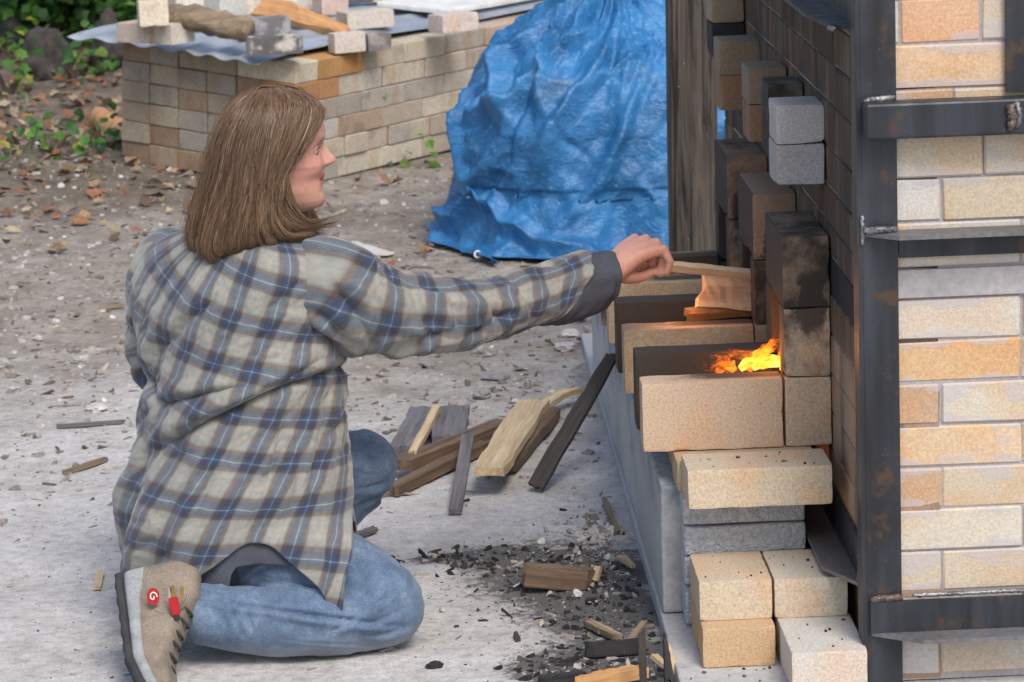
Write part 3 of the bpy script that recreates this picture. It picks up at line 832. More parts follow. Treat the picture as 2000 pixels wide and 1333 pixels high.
# ------------------------------------------------------------------ stack of bricks behind
PY = math.radians(54.58)
DR = Vector((math.cos(PY), math.sin(PY), 0)); DL = Vector((-math.sin(PY), math.cos(PY), 0))
PO = Vector((-0.374, 9.905, 0.0))
TILT = 0.076                      # the stack climbs towards its left end
SROT = (Matrix.Rotation(PY, 3, 'Z') @ Matrix.Rotation(math.atan(TILT), 3, 'X')).to_euler()
stack = thing('brick_stack', 'long stack of weathered cream firebricks behind the kneeling person', 'brick stack', PO, PY)
stack.rotation_euler = SROT
RP = random.Random(31)
def mat_oldbrick():
    t = NT('weathered_brick')
    o = t.objr(); base = t.ocol()
    dirt = t.step(t.noise(o, 10.0, 4.0), 0.45, 0.75)
    c = t.mix(t.math('MULTIPLY', dirt, 0.5), base, t.mix(1.0, base, (0.62, 0.58, 0.54), 'MULTIPLY'))
    band = t.step(t.noise(t.vmath('MULTIPLY', o, (1, 1, 0.1)), 14.0, 1.0), 0.57, 0.62)
    c = t.mix(t.math('MULTIPLY', band, 0.5), c, t.mix(1.0, base, (0.92, 0.72, 0.56), 'MULTIPLY'))
    g = t.noise(o, 120.0, 3.0)
    c = t.mix(0.6, c, t.mix(1.0, c, t.ramp(g, [(0.3, 0.65), (0.5, 1.0), (0.72, 1.25)]), 'MULTIPLY'))
    blk = t.step(t.noise(t.vmath('ADD', o, (7, 1, 3)), 9.0, 4.0), t.math('ADD', 0.35, 0.0) and 0.62, 0.74)
    al = t.math('SUBTRACT', 1.0, t.oalpha())
    c = t.mix(t.math('MULTIPLY', t.step(t.noise(t.vmath('ADD', o, (7, 1, 3)), 16.0, 4.0), 0.42, 0.55), al), c, (0.045, 0.045, 0.055))
    c = t.mix(t.math('MULTIPLY', blk, 0.4), c, (0.08, 0.07, 0.06))
    h = t.math('ADD', t.noise(o, 160.0, 3.0), t.noise(o, 30.0, 3.0))
    return t.fin(c, 0.92, t.bump(h, 0.5, 0.003))
M['old_brick'] = mat_oldbrick()
OLD = [(0.44, 0.385, 0.30), (0.41, 0.36, 0.285), (0.48, 0.43, 0.345), (0.37, 0.31, 0.245), (0.36, 0.325, 0.275), (0.45, 0.38, 0.29), (0.44, 0.355, 0.285), (0.40, 0.375, 0.335), (0.33, 0.29, 0.245)]
def ocol_():
    r = RP.random()
    c = (0.38, 0.20, 0.095) if r > 0.985 else ((0.36, 0.265, 0.195) if r > 0.95 else RP.choice(OLD))
    k = RP.uniform(0.93, 1.12)
    return tuple(x * k for x in c)
ROWH = 0.065
mb = MB(); mb.box(0.10, 2.1, 0.10, 0.70, 0.0, 0.385)
mb.build('inner_bricks', M['mortar_dark'], stack)
for r in range(6):
    z0 = 0.004 + (5 - r) * ROWH; z1 = z0 + 0.0632
    e = 0.0022
    if r == 4:      # headers showing on the long side
        x = 0.03
        while x < 2.1:
            if not (0.82 < x < 0.90):
                brick(x, x + BH, RP.uniform(-0.006, 0.004), BL, z0, z1, ocol_(), M['old_brick'], stack, jit=0.003)
            x += BH + e
        ys = BL + e
    else:
        if r % 2 == 0:
            brick(0, BH, 0, BL, z0, z1, (0.52, 0.46, 0.34) if r == 0 else ocol_(), M['old_brick'], stack, jit=0.002)
            x = BH + e; ys = BL + e
        else:
            brick(0, BL, 0, BH, z0, z1, ocol_(), M['old_brick'], stack, jit=0.002)
            x = BL + e; ys = BH + e
        k = 0
        while x < 2.1:
            c = ocol_()
            if r == 0 and k == 0: c = (0.42, 0.235, 0.085)
            brick(x, x + BL, RP.uniform(-0.004, 0.003), BH, z0, z1, c, M['old_brick'], stack, jit=0.002)
            x += BL + e + RP.choice([0, 0, 0.003]); k += 1
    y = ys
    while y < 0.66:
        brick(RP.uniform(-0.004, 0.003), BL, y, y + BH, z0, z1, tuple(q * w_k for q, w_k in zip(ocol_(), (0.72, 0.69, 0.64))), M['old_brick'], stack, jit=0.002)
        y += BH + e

# corrugated sheet lying on the stack
def mat_galv():
    t = NT('galvanised_sheet')
    p = t.pos()
    a = t.noise(p, 6.0, 4.0); b = t.vor(p, 35.0, 1)
    c = t.ramp(a, [(0.3, (0.30, 0.345, 0.40)), (0.55, (0.42, 0.47, 0.53)), (0.75, (0.52, 0.56, 0.61))])
    c = t.mix(0.10, c, t.ramp(sep(t, b, 0), [(0, 0.2), (1, 0.6)]))
    d = t.step(t.noise(t.vmath('ADD', p, (3, 3, 3)), 11.0, 4.0), 0.58, 0.72)
    c = t.mix(t.math('MULTIPLY', d, 0.5), c, (0.20, 0.17, 0.14))
    return t.fin(c, 0.48, t.bump(a, 0.1, 0.003), Metallic=0.45)
M['galv'] = mat_galv()
def sheet(name, x0, x1, y0, y1, z, mat, label, amp=0.0055, per=0.118, parent_rot=PY, tilt=0.0, seed=0, sag=0.02):
    nu, nv = 40, 180
    xs = np.linspace(x0, x1, nu); ys = np.linspace(y0, y1, nv)
    A, B = np.meshgrid(xs, ys)
    Z = z + amp * np.sin(2 * math.pi * B / per) + 0.012 * fbm2(A * 2, B * 3, 40 + seed, 2) - sag * np.clip((0.10 - A) / 0.2, 0, 1) ** 1.5 + tilt * (B - y0)
    A = A - 0.022 * np.sin(B * 7.0 + 1) * (A < x0 + 0.1)
    o = grid_mesh(name, np.stack([A, B, Z], -1), mat)
    o.location = PO; o.rotation_euler = SROT
    so = o.modifiers.new('thick', 'SOLIDIFY'); so.thickness = 0.002; so.offset = 0
    tag(o, label, 'metal sheet')
    return o
sheet('corrugated_sheet', -0.085, 1.95, 0.065, 0.84, 0.413, M['galv'], 'grey corrugated metal sheet lying over the brick stack')
wb = displaced_box('white_board', 0.98, 1.75, 0.02 + 0.09, 0.40, 0.427, 0.444, mat_simple('whitewashed_board', (0.62, 0.62, 0.60), 0.8, 40, 0.15), 0.06, 0.003, seed=3, bev=0.003)
wb.location = PO; wb.rotation_euler = SROT
tag(wb, 'flat white board on the sheet beside the blue tarp', 'board')

def pbrick(px, py, dx, dy, dz, yaw, col, label, z=0.428, stain=0.0, tilt=0.0):
    z = z + 0.0
    p = atz(px, py, z)
    for _ in range(4):
        z1 = z + TILT * (p - PO).dot(DL); p = atz(px, py, z1)
    z = z1
    me = chip_mesh(dx, dy, dz, M['old_brick'], RP.randrange(4))
    o = bpy.data.objects.new('loose_brick', me)
    o.location = (p.x, p.y + 0.03, z + dz / 2)
    o.rotation_euler = (tilt, 0, math.radians(yaw))
    o.color = (*col, 1.0 - stain)
    link(o)
    tag(o, label, 'brick', 'loose bricks on the brick stack')
    return o
WH = (0.62, 0.57, 0.49)
pbrick(272, 84, 0.085, 0.115, 0.062, 50, (0.52, 0.43, 0.36), 'pinkish brick at far left corner of the metal sheet')
pbrick(335, 86, 0.105, 0.10, 0.064, 50, WH, 'cream brick at left edge of the sheet, beside the pinkish brick')
pbrick(298, 52, 0.09, 0.06, 0.078, 12, (0.66, 0.58, 0.45), 'small cream brick standing atop two bricks at the left corner', 0.494)
pbrick(365, 34, 0.11, 0.075, 0.10, 30, WH, 'white brick behind the weathered log', 0.428)
pbrick(440, 36, 0.11, 0.09, 0.075, 40, (0.50, 0.49, 0.46), 'greyish brick behind the right end of the log')
pbrick(492, 28, 0.07, 0.09, 0.085, 20, (0.60, 0.52, 0.44), 'pale pinkish brick half hidden behind the orange split wood')
pbrick(514, 74, 0.16, 0.075, 0.062, 18, (0.32, 0.31, 0.31), 'dark grey brick under the orange split wood', stain=0.6)
pbrick(536, 108, 0.165, 0.07, 0.058, 14, (0.52, 0.49, 0.44), 'pale brick with black stains at front edge of the sheet', stain=0.85)
pbrick(678, 104, 0.105, 0.055, 0.062, 24, (0.56, 0.50, 0.43), 'rough cream brick on the front edge of the stack', 0.402)
pbrick(735, 100, 0.08, 0.06, 0.055, 24, (0.30, 0.27, 0.25), 'dark half brick leaning beside the rough cream brick', 0.402, stain=0.5)
pbrick(714, 56, 0.17, 0.08, 0.056, 28, (0.54, 0.48, 0.42), 'long greyish cream brick in the middle of the sheet')
pbrick(886, 62, 0.14, 0.085, 0.056, 34, (0.58, 0.50, 0.45), 'pinkish white brick alone near the blue tarp')
pbrick(646, 30, 0.10, 0.07, 0.085, 28, (0.56, 0.42, 0.37), 'pink brick standing behind the orange split wood')
pbrick(575, 20, 0.18, 0.10, 0.09, 16, (0.56, 0.56, 0.54), 'large whitish block at the top behind the orange wood')
pbrick(690, 6, 0.12, 0.08, 0.05, 20, (0.12, 0.12, 0.13), 'dark charred brick at the back of the sheet', stain=0.6)
pbrick(760, 2, 0.20, 0.08, 0.03, 24, (0.52, 0.47, 0.38), 'thin flat cream brick at the back of the sheet')

# log and split wood on the stack
def log(name, pts, rads, mat, label, cat='log', seed=0, n=14, flat=1.0, rough=0.25, endmat=None):
    pts = [Vector(p) for p in pts]
    N = 26
    P = np.zeros((N, n, 3))
    for i in range(N):
        f = i / (N - 1) * (len(pts) - 1); k = min(int(f), len(pts) - 2); g = f - k
        c = pts[k].lerp(pts[k + 1], g); r = rads[k] * (1 - g) + rads[k + 1] * g
        t = (pts[k + 1] - pts[k]).normalized(); a = t.cross(V(0, 0, 1)).normalized(); b = a.cross(t)
        for j in range(n):
            th = 2 * math.pi * j / n
            rr = r * (1 + rough * float(fbm2(np.array(i * 0.22), np.array(j * 0.9 if j else 0), seed, 3)) * 1.6)
            q = c + a * (math.cos(th) * rr) + b * (math.sin(th) * rr * flat)
            P[i, j] = q
    vs_ = P.reshape(-1, 3).tolist(); fs_ = []
    for i in range(N - 1):
        for j in range(n):
            fs_.append((i * n + j, i * n + (j + 1) % n, (i + 1) * n + (j + 1) % n, (i + 1) * n + j))
    fs_.append(tuple(range(n - 1, -1, -1))); fs_.append(tuple((N - 1) * n + j for j in range(n)))
    c0 = sum(pts, Vector()) / len(pts)
    mb = MB(); mb.add([Vector(v) - c0 for v in vs_], fs_)
    o = mb.build(name, mat, None, smooth=True)
    o.location = c0
    tag(o, label, cat)
    return o
pa = atz(322, 62, 0.49); pb_ = atz(488, 82, 0.465)
log('weathered_log', [pa + V(0, 0.04, 0.05), pa.lerp(pb_, 0.5) + V(0, 0.04, 0.045), pb_ + V(0, 0.04, 0.03)], [0.038, 0.040, 0.032], M['wood_log'], 'weathered grey brown log on the metal sheet', seed=4, rough=0.4)

def plank(name, p0, p1, width, thick, mat, label=None, cat='board', up=(0, 0, 1), taper=1.0, jag=0.0, parent=None, seed=0, n=14, twist=0.0, w0=1.0, group=None, curve=0.0):
    """split board between two points; ragged ends and edges"""
    p0 = Vector(p0); p1 = Vector(p1); c0 = (p0 + p1) / 2
    t = (p1 - p0); L = t.length; t.normalize()
    up = Vector(up); s = t.cross(up).normalized(); u = s.cross(t).normalized()
    rn = random.Random(seed + 900)
    mb = MB(); vs_ = []; fs_ = []
    for i in range(n + 1):
        f = i / n
        w = width * (w0 + (taper - w0) * f) / 2
        jl = (float(noise2(np.array(i * 0.7), np.array(3.3), seed)) ) * width * 0.15 * (1 if jag else 0.15)
        jr = (float(noise2(np.array(i * 0.6), np.array(8.1), seed + 1))) * width * 0.10 * (1 if jag else 0.15)
        ex = 0
        a = twist * (f - 0.5)
        ss = s * math.cos(a) + u * math.sin(a); uu = u * math.cos(a) - s * math.sin(a)
        cc = t * ((f - 0.5) * L) + u * (curve * (1 - (2 * f - 1) ** 2))
        row = []
        for k, wx in enumerate((-1, -0.5, 0, 0.5, 1)):
            e = (rn.uniform(-1, 1) * jag) if i in (0, n) else 0
            off = ss * (wx * w + (jl if wx < 0 else jr) * abs(wx)) + t * e
            row.append((cc + off + uu * (thick / 2 + rn.uniform(-1, 1) * thick * 0.07), cc + off - uu * (thick / 2)))
        vs_ += [r_[0] for r_ in row] + [r_[1] for r_ in row]
    for i in range(n):
        a = i * 10; b = a + 10
        for k in range(4):
            fs_.append((a + k, a + k + 1, b + k + 1, b + k)); fs_.append((a + 5 + k, b + 5 + k, b + 6 + k, a + 6 + k))
        fs_.append((a, b, b + 5, a + 5)); fs_.append((a + 4, a + 9, b + 9, b + 4))
    for a, fl in ((0, 1), (n * 10, 0)):
        for k in range(4):
            q = (a + k, a + 5 + k, a + 6 + k, a + k + 1)
            fs_.append(q if fl else q[::-1])
    # local x along the board so that the grain follows it
    R = Matrix((t, s, u))
    mb.add([R @ v for v in vs_], fs_)
    o = mb.build(name, mat, parent)
    o.matrix_world = Matrix.Translation(c0) @ R.transposed().to_4x4()
    if label: tag(o, label, cat, group)
    return o
plank('split_wood', at(512, 14, 10.55), at(680, 68, 10.3), 0.085, 0.030, M['wood_orange'], 'orange split wood wedge lying on bricks atop the stack', 'firewood', up=(0.1, -0.75, 0.65), taper=0.5, jag=0.012, seed=7, curve=0.008, twist=0.4)

# ------------------------------------------------------------------ blue tarpaulin over a heap
def mat_tarp():
    t = NT('blue_tarp')
    p = t.pos()
    a = t.noise(p, 7.0, 4.0, 0.6)
    c = t.ramp(a, [(0.30, (0.011, 0.086, 0.215)), (0.52, (0.021, 0.145, 0.355)), (0.75, (0.044, 0.22, 0.46))])
    w = t.noise(t.vmath('MULTIPLY', p, (1.0, 1.0, 2.2)), 34.0, 5.0, 0.65, dist=1.6)
    c = t.mix(t.math('MULTIPLY', t.step(w, 0.50, 0.68), 0.55), c, (0.11, 0.30, 0.52))
    d = t.step(t.noise(t.vmath('ADD', p, (1, 8, 2)), 5.0, 4.0, 0.6), 0.56, 0.75)
    c = t.mix(t.math('MULTIPLY', d, 0.30), c, (0.16, 0.17, 0.17))
    cr1 = t.noise(t.vmath('MULTIPLY', p, (1, 1, 1.6)), 16.0, 4.0, 0.6, dist=2.2)
    rid = t.math('ABSOLUTE', t.math('SUBTRACT', cr1, 0.5))
    rid2 = t.math('ABSOLUTE', t.math('SUBTRACT', t.noise(p, 52.0, 3.0, 0.6, dist=1.2), 0.5))
    h = t.math('ADD', t.math('MULTIPLY', rid, 2.2), t.math('MULTIPLY', rid2, 0.55))
    return t.fin(c, 0.40, t.bump(h, 0.32, 0.02), Specular_IOR_Level=0.5)
M['tarp'] = mat_tarp()
TC = Vector((0.545, 8.98, 0.0))
nth, nv = 420, 200
th = np.linspace(0, 2 * math.pi, nth, endpoint=False)
prof = np.array([(0, .74), (.15, .715), (.30, .645), (.55, .560), (.78, .49), (.92, .41), (.985, .33), (1.0, .22), (.985, .13), (1.0, .06), (1.03, .022), (1.07, .010), (1.11, .004)])
cum = np.concatenate([[0], np.cumsum(np.hypot(np.diff(prof[:, 0]) * 0.47, np.diff(prof[:, 1])))])
sv = np.linspace(0, cum[-1], nv)
rho = np.interp(sv, cum, prof[:, 0]); zz = np.interp(sv, cum, prof[:, 1])
for _ in range(6):
    rho[1:-1] = (rho[:-2] + 2 * rho[1:-1] + rho[2:]) / 4; zz[1:-1] = (zz[:-2] + 2 * zz[1:-1] + zz[2:]) / 4
ct, st = np.cos(th), np.sin(th)
rad = 0.455 / (np.abs(ct) ** 2.8 + np.abs(st * 0.92) ** 2.8) ** (1 / 2.8)
TH, SV = np.meshgrid(th, sv)
RHO = rho[:, None] * rad[None, :]
skirt = np.clip((SV / cum[-1] - 0.72) / 0.28, 0, 1)
left = np.exp(-((np.angle(np.exp(1j * (TH - math.radians(208)))) / 0.55) ** 2))
RHO = RHO + skirt ** 1.3 * (0.0 * left + 0.03) + skirt * 0.035 * np.sin(TH * 9 + 1.5 * np.sin(TH * 4)) * 0.6
U = TH * 0.47; W = SV
def crease(u0, w0, u1, w1, width, depth, wob=0.012, seed=0):
    du, dw = u1 - u0, w1 - w0; L = math.hypot(du, dw)
    a = ((U - u0) * du + (W - w0) * dw) / L ** 2
    d = ((U - u0) * -dw + (W - w0) * du) / L + wob * noise2(a * 6, a * 0, 70 + seed) * 2
    m = np.clip(1.15 - np.abs(a - 0.5) * 2, 0, 1) ** 0.6
    return depth * m * np.clip(1 - np.abs(d) / width, 0, 1)
disp = 0.05 * fbm2(U * 4, W * 4, 61, 2) + 0.055 * (0.28 - np.abs(noise2(U * 3.6 + 1.7 * W, W * 3.0 - 0.8 * U, 65))) + 0.028 * (0.25 - np.abs(noise2(U * 7.5 - 4 * W, W * 6.5, 67)))
rg = 0.5 - np.abs(fbm2(U * 9 + 0.6 * W * 9, W * 5, 62, 3))
disp += 0.026 * rg
disp += 0.008 * (0.5 - np.abs(fbm2(U * 18 + 10 * W, W * 12 - 6 * U, 63, 3)))
disp += 0.003 * (0.5 - np.abs(fbm2(U * 48, W * 42, 64, 2)))
RC = random.Random(3)
for k in range(46):                     # straight sharp wrinkles, mostly hanging and raking
    u0 = RC.uniform(0.9, 3.2); w0 = RC.uniform(0.15, 0.9); an = RC.choice([0.5, 0.8, 1.1, 2.2, 2.6]) + RC.uniform(-0.3, 0.3); L = RC.uniform(0.10, 0.34)
    disp += crease(u0, w0, u0 + math.cos(an) * L, w0 + math.sin(an) * L, RC.uniform(0.008, 0.028), RC.choice([1, 1, -1]) * RC.uniform(0.006, 0.016), seed=k)
# the big folds of the photograph (angles: 180 left, 270 towards the camera)
for (a0, w0, a1, w1, wd, dp) in ((196, 0.30, 236, 0.62, 0.05, 0.045), (200, 0.62, 262, 0.46, 0.035, 0.03), (232, 0.18, 250, 0.60, 0.035, 0.04), (262, 0.12, 246, 0.44, 0.03, 0.035), (186, 0.42, 214, 0.80, 0.04, 0.035), (280, 0.2, 262, 0.85, 0.05, 0.03), (206, 0.80, 268, 0.98, 0.035, 0.035), (188, 0.95, 215, 0.86, 0.03, 0.04), (282, 0.08, 212, 0.72, 0.028, 0.030), (276, 0.22, 236, 0.86, 0.030, 0.030), (262, 0.02, 192, 0.52, 0.030, 0.028), (286, 0.38, 252, 0.92, 0.026, 0.026), (222, 0.12, 206, 0.66, 0.026, 0.026), (248, 0.30, 222, 0.90, 0.022, -0.022)):
    disp += crease(math.radians(a0) * 0.47, w0, math.radians(a1) * 0.47, w1, wd, dp, 0.02, seed=int(a0))
fade = np.clip((cum[-1] - SV) / 0.06, 0, 1)
disp = (disp - disp.mean() - 0.012) * np.where(SV > cum[-1] - 0.2, 1.25, 1.0)
tp = np.clip(RHO / 0.3, 0, 1)
nzv = 1 - tp * (1 - np.clip((np.gradient(rho, sv)[:, None]), 0, 1))
X = TC.x + np.cos(TH) * (RHO + disp * tp)
Yt = TC.y + np.sin(TH) * (RHO + disp * tp)
Zt = zz[:, None] + disp * nzv * 0.9 + np.where(skirt > 0.4, 0.035 * np.abs(np.sin(TH * 11 + 2 * np.sin(TH * 3))) * left * (skirt < 0.97) + 0.014, 0)
Zt = np.maximum(Zt, 0.012 + 0 * Zt)
Zt += 0.02 * np.clip(np.cos(TH - math.radians(60)), 0, 1) * (1 - SV / cum[-1])
tarp = thing('blue_tarp', 'crumpled blue plastic tarpaulin draped over a heap', 'tarp', TC)
Pt = np.stack([X - TC.x, Yt - TC.y, Zt], -1)
grid_mesh('tarp_sheet', Pt, M['tarp'], tarp, closed_u=True, flip=True)
# turned-up corner with grommet
cf = [(920, 495, 8.50, 0.02), (944, 466, 8.60, 0.05), (958, 500, 8.52, 0.055), (975, 538, 8.36, 0.012)]
mbf = MB()
a_, b_, c_, d_ = [at(q[0], q[1], q[2]) for q in cf]
for q in (a_, b_, c_, d_): q.z = max(q.z, 0.015)
nn = 9; vsf = []
for i in range(nn):
    for j in range(nn):
        f, g = i / (nn - 1), j / (nn - 1)
        p = (a_ * (1 - f) + b_ * f) * (1 - g) + (d_ * (1 - f) + c_ * f) * g
        p = p + Vector((0, -0.012 * math.sin(3.1 * g) * f, 0.010 * math.sin(5 * f + 2 * g)))
        vsf.append(p - TC)
fsf = [(i * nn + j, i * nn + j + 1, (i + 1) * nn + j + 1, (i + 1) * nn + j) for i in range(nn - 1) for j in range(nn - 1)]
mbf.add(vsf, fsf)
flap = mbf.build('corner_flap', M['tarp'], tarp, smooth=True)
so = flap.modifiers.new('thick', 'SOLIDIFY'); so.thickness = 0.0015
mbg = MB()
gc = at(933, 497, 8.475) - TC; ring = []
nr = (Vector((-0.25, -1, 0.45))).normalized(); ga = nr.cross(V(0, 0, 1)).normalized(); gb = ga.cross(nr)
for k in range(18):
    an = 2 * math.pi * k / 18
    ring.append(gc + (ga * math.cos(an) + gb * math.sin(an)) * 0.0085)
tube(mbg, ring + ring[:1], 0.0028, 6, cap=False)
mbg.build('grommet', mat_simple('white_metal_ring', (0.75, 0.75, 0.75), 0.4, 50, 0.05), flap, smooth=True)

# ------------------------------------------------------------------ bank with rocks, ivy and bushes behind
def rock(px, py, w, h, d, col, label, seed, z=None):
    p = atz(px, py, 0.02)
    bm = bmesh.new()
    bmesh.ops.create_icosphere(bm, subdivisions=4, radius=1.0)
    co = np.array([v.co for v in bm.verts])
    r = 1 + 0.55 * noise3(co[:, 0] * 1.3 + seed, co[:, 1] * 1.3, co[:, 2] * 1.3, seed) + 0.3 * noise3(co[:, 0] * 3.1, co[:, 1] * 3.1 + seed, co[:, 2] * 3.1, seed + 1) + 0.12 * noise3(co[:, 0] * 8, co[:, 1] * 8, co[:, 2] * 8, seed + 2)
    for v, k in zip(bm.verts, r):
        v.co = Vector((v.co.x * k * w / 2, v.co.y * k * d / 2, max(v.co.z * k * h * 0.75 + h * 0.30, -0.03)))
    me = bpy.data.meshes.new('rock'); bm.to_mesh(me); bm.free()
    me.materials.append(M[col])
    me.polygons.foreach_set('use_smooth', [True] * len(me.polygons))
    o = link(bpy.data.objects.new('rock', me)); o.location = (p.x, p.y + d / 2, float(gzf(p.x, p.y + d / 2)))
    tag(o, label, 'rock')
    return o
M['rock'] = mat_simple('dark_rock', (0.05, 0.044, 0.04), 0.95, 30, 0.5, 0.8, 0.01, 5)
M['rock_light'] = mat_simple('grey_rock', (0.11, 0.098, 0.085), 0.95, 30, 0.5, 0.8, 0.01, 5)
rock(86, 172, 0.20, 0.20, 0.24, 'rock', 'dark rounded rock with ivy at the left edge bank', 3)
rock(120, 118, 0.16, 0.13, 0.2, 'rock', 'brown black rock behind the ivy covered rock', 8)
rock(212, 160, 0.16, 0.20, 0.2, 'rock', 'dark rock standing against the left end of brick stack', 13)
rock(30, 140, 0.18, 0.12, 0.2, 'rock_light', 'grey rock at the very left edge below the leaves', 19)
rock(150, 128, 0.22, 0.10, 0.2, 'rock_light', 'flat grey stone between the two dark rocks', 29)
rock(25, 62, 0.26, 0.22, 0.3, 'rock', 'large dark rock in the shade at top left', 37)

def mat_leaf(name, c1, c2):
    t = NT(name)
    c = t.attr('Col', 0)
    a = t.noise(t.pos(), 40.0, 3.0)
    c = t.mix(1.0, c, t.ramp(a, [(0.3, 0.75), (0.5, 1.0), (0.7, 1.25)]), 'MULTIPLY')
    t.fin(c, 0.55, Specular_IOR_Level=0.35)
    tr = t.t.nodes.new('ShaderNodeBsdfTranslucent'); t.set(tr.inputs['Color'], t.mix(1.0, c, (1.2, 1.5, 0.7), 'MULTIPLY'))
    mx = t.t.nodes.new('ShaderNodeMixShader'); mx.inputs[0].default_value = 0.3
    t.t.links.new(t.b.outputs[0], mx.inputs[1]); t.t.links.new(tr.outputs[0], mx.inputs[2]); t.t.links.new(mx.outputs[0], t.out.inputs['Surface'])
    return t.m
M['leaf'] = mat_leaf('green_leaf', None, None)
def add_leaf(mb, p, n, up, L, W, col, fold=0.25, lobes=False):
    n = Vector(n).normalized(); a = Vector(up) - n * n.dot(Vector(up))
    if a.length < 1e-3: a = n.cross(V(1, 0, 0))
    a.normalize(); s = a.cross(n)
    if lobes:
        out = [(0, 0), (0.32, 0.06), (0.30, 0.26), (0.52, 0.50), (0.24, 0.60), (0.0, 1.0), (-0.24, 0.60), (-0.52, 0.50), (-0.30, 0.26), (-0.32, 0.06)]
    else:
        out = [(0, 0), (0.36, 0.22), (0.46, 0.45), (0.28, 0.75), (0, 1.0), (-0.28, 0.75), (-0.46, 0.45), (-0.36, 0.22)]
    vs_ = [p + a * (y * L) + s * (x * W) + n * (abs(x) * W * fold - 0.12 * L * y * y) for x, y in out]
    m = p + a * (0.5 * L) - n * (0.03 * L)
    k = len(vs_)
    mb.add([m] + vs_, [(0, i + 1, (i + 1) % k + 1) for i in range(k)], col)
GREENS = [(0.055, 0.16, 0.025), (0.075, 0.21, 0.03), (0.04, 0.115, 0.022), (0.10, 0.25, 0.035), (0.05, 0.135, 0.045), (0.13, 0.22, 0.03)]
def bush(c, rx, ry, rz_, nleaf, label, seed, leaf=0.06, dark=1.0, stems=7, lobes=True, yellow=0.03, name='leafy_bush', cat='bush', group='bushes behind the yard'):
    rn = random.Random(seed)
    c = Vector(c)
    root = thing(name, label, cat, (c.x, c.y, float(gzf(c.x, c.y))), 0, group)
    ms = MB(); tips = []
    for k in range(stems):
        an = rn.uniform(0, 6.283); r = rn.uniform(0.3, 1.0)
        tip = V(math.cos(an) * rx * r, math.sin(an) * ry * r, rz_ * rn.uniform(0.7, 1.9))
        mid = tip * 0.5 + V(rn.uniform(-.1, .1) * rx, rn.uniform(-.1, .1) * ry, 0.12 * rz_)
        tube(ms, [V(0, 0, -0.02), mid, tip], [0.012, 0.008, 0.003], 6, (0.06, 0.045, 0.03))
        tips.append((mid, tip))
    ms.build('stem', M['bits'], root)
    ml = MB()
    # clumps
    cl = [(V(rn.gauss(0, .5) * rx, rn.gauss(0, .5) * ry, rz_ * rn.uniform(0.15, 1.95)), rn.uniform(0.10, 0.24)) for _ in range(max(4, nleaf // 22))]
    for i in range(nleaf):
        q, rr = rn.choice(cl)
        p = q + V(rn.gauss(0, 1), rn.gauss(0, 1), rn.gauss(0, 0.8)) * rr * 0.5
        if p.z < 0.01: p.z = rn.uniform(0.01, 0.1)
        g = rn.choice(GREENS); k = rn.uniform(0.7, 1.3) * dark
        col = tuple(x * k * 0.72 for x in g)
        if rn.random() < yellow: col = (0.26 * dark, 0.24 * dark, 0.05)
        n = V(rn.uniform(-.5, .5), rn.uniform(-.9, .1), rn.uniform(0.25, 1.0))
        L = leaf * rn.uniform(0.6, 1.35)
        add_leaf(ml, p, n, (rn.uniform(-1, 1), rn.uniform(-1, 0.3), rn.uniform(-0.9, 0.4)), L, L * 0.95, col, lobes=lobes and rn.random() < 0.7)
    ml.build('foliage', M['leaf'], root)
    return root
bush(at(120, 60, 13.3), 0.34, 0.3, 0.26, 1000, 'bright green leafy bush above the dark rocks', 5, 0.068)
bush(at(60, 30, 13.9), 0.45, 0.3, 0.30, 1000, 'green bush at the upper left corner', 6, 0.066, 0.8)
bush(at(215, 40, 13.6), 0.30, 0.25, 0.24, 700, 'green bush touching the corner of the metal sheet', 7, 0.066, 0.95)
bush(at(300, 10, 14.3), 0.5, 0.4, 0.34, 900, 'dark green bush behind the bricks on the sheet', 8, 0.07, 0.55, yellow=0.08)
bush(at(-60, 30, 13.6), 0.5, 0.4, 0.36, 420, 'green bush beyond the left edge of the bank', 9, 0.066, 0.7)
for k, (x, y) in enumerate(((-3.2, 14.6), (-2.3, 15.4), (-1.2, 15.8), (-0.2, 15.2), (0.9, 15.9), (2.0, 15.3), (3.2, 15.8))):
    bush((x, y, 0), 0.7, 0.5, 0.5, 420, '%s dark shrub of the row in the woods behind' % ['first', 'second', 'third', 'fourth', 'fifth', 'sixth', 'last'][k] + ' the yard', 20 + k, 0.085, 0.5, group='dark shrubs in the woods')
# ivy on the rocks
for k, (px, py, lab) in enumerate(((40, 128, 'ivy sprig hanging over the grey left rock'), (75, 140, 'pale ivy trailing down the dark rounded rock'), (150, 150, 'ivy with yellowing leaves between the rocks'), (195, 140, 'bright ivy on the rock beside the brick stack'), (20, 170, 'low ivy at the far left edge of the litter'))):
    p = atz(px, py + 20, 0.02); p.y -= 0.03
    bush(p, 0.10, 0.05, 0.075, 26, lab, 40 + k, 0.045, 1.1, 3, True, 0.06, 'ivy_plant', 'ivy', 'ivy on the bank')
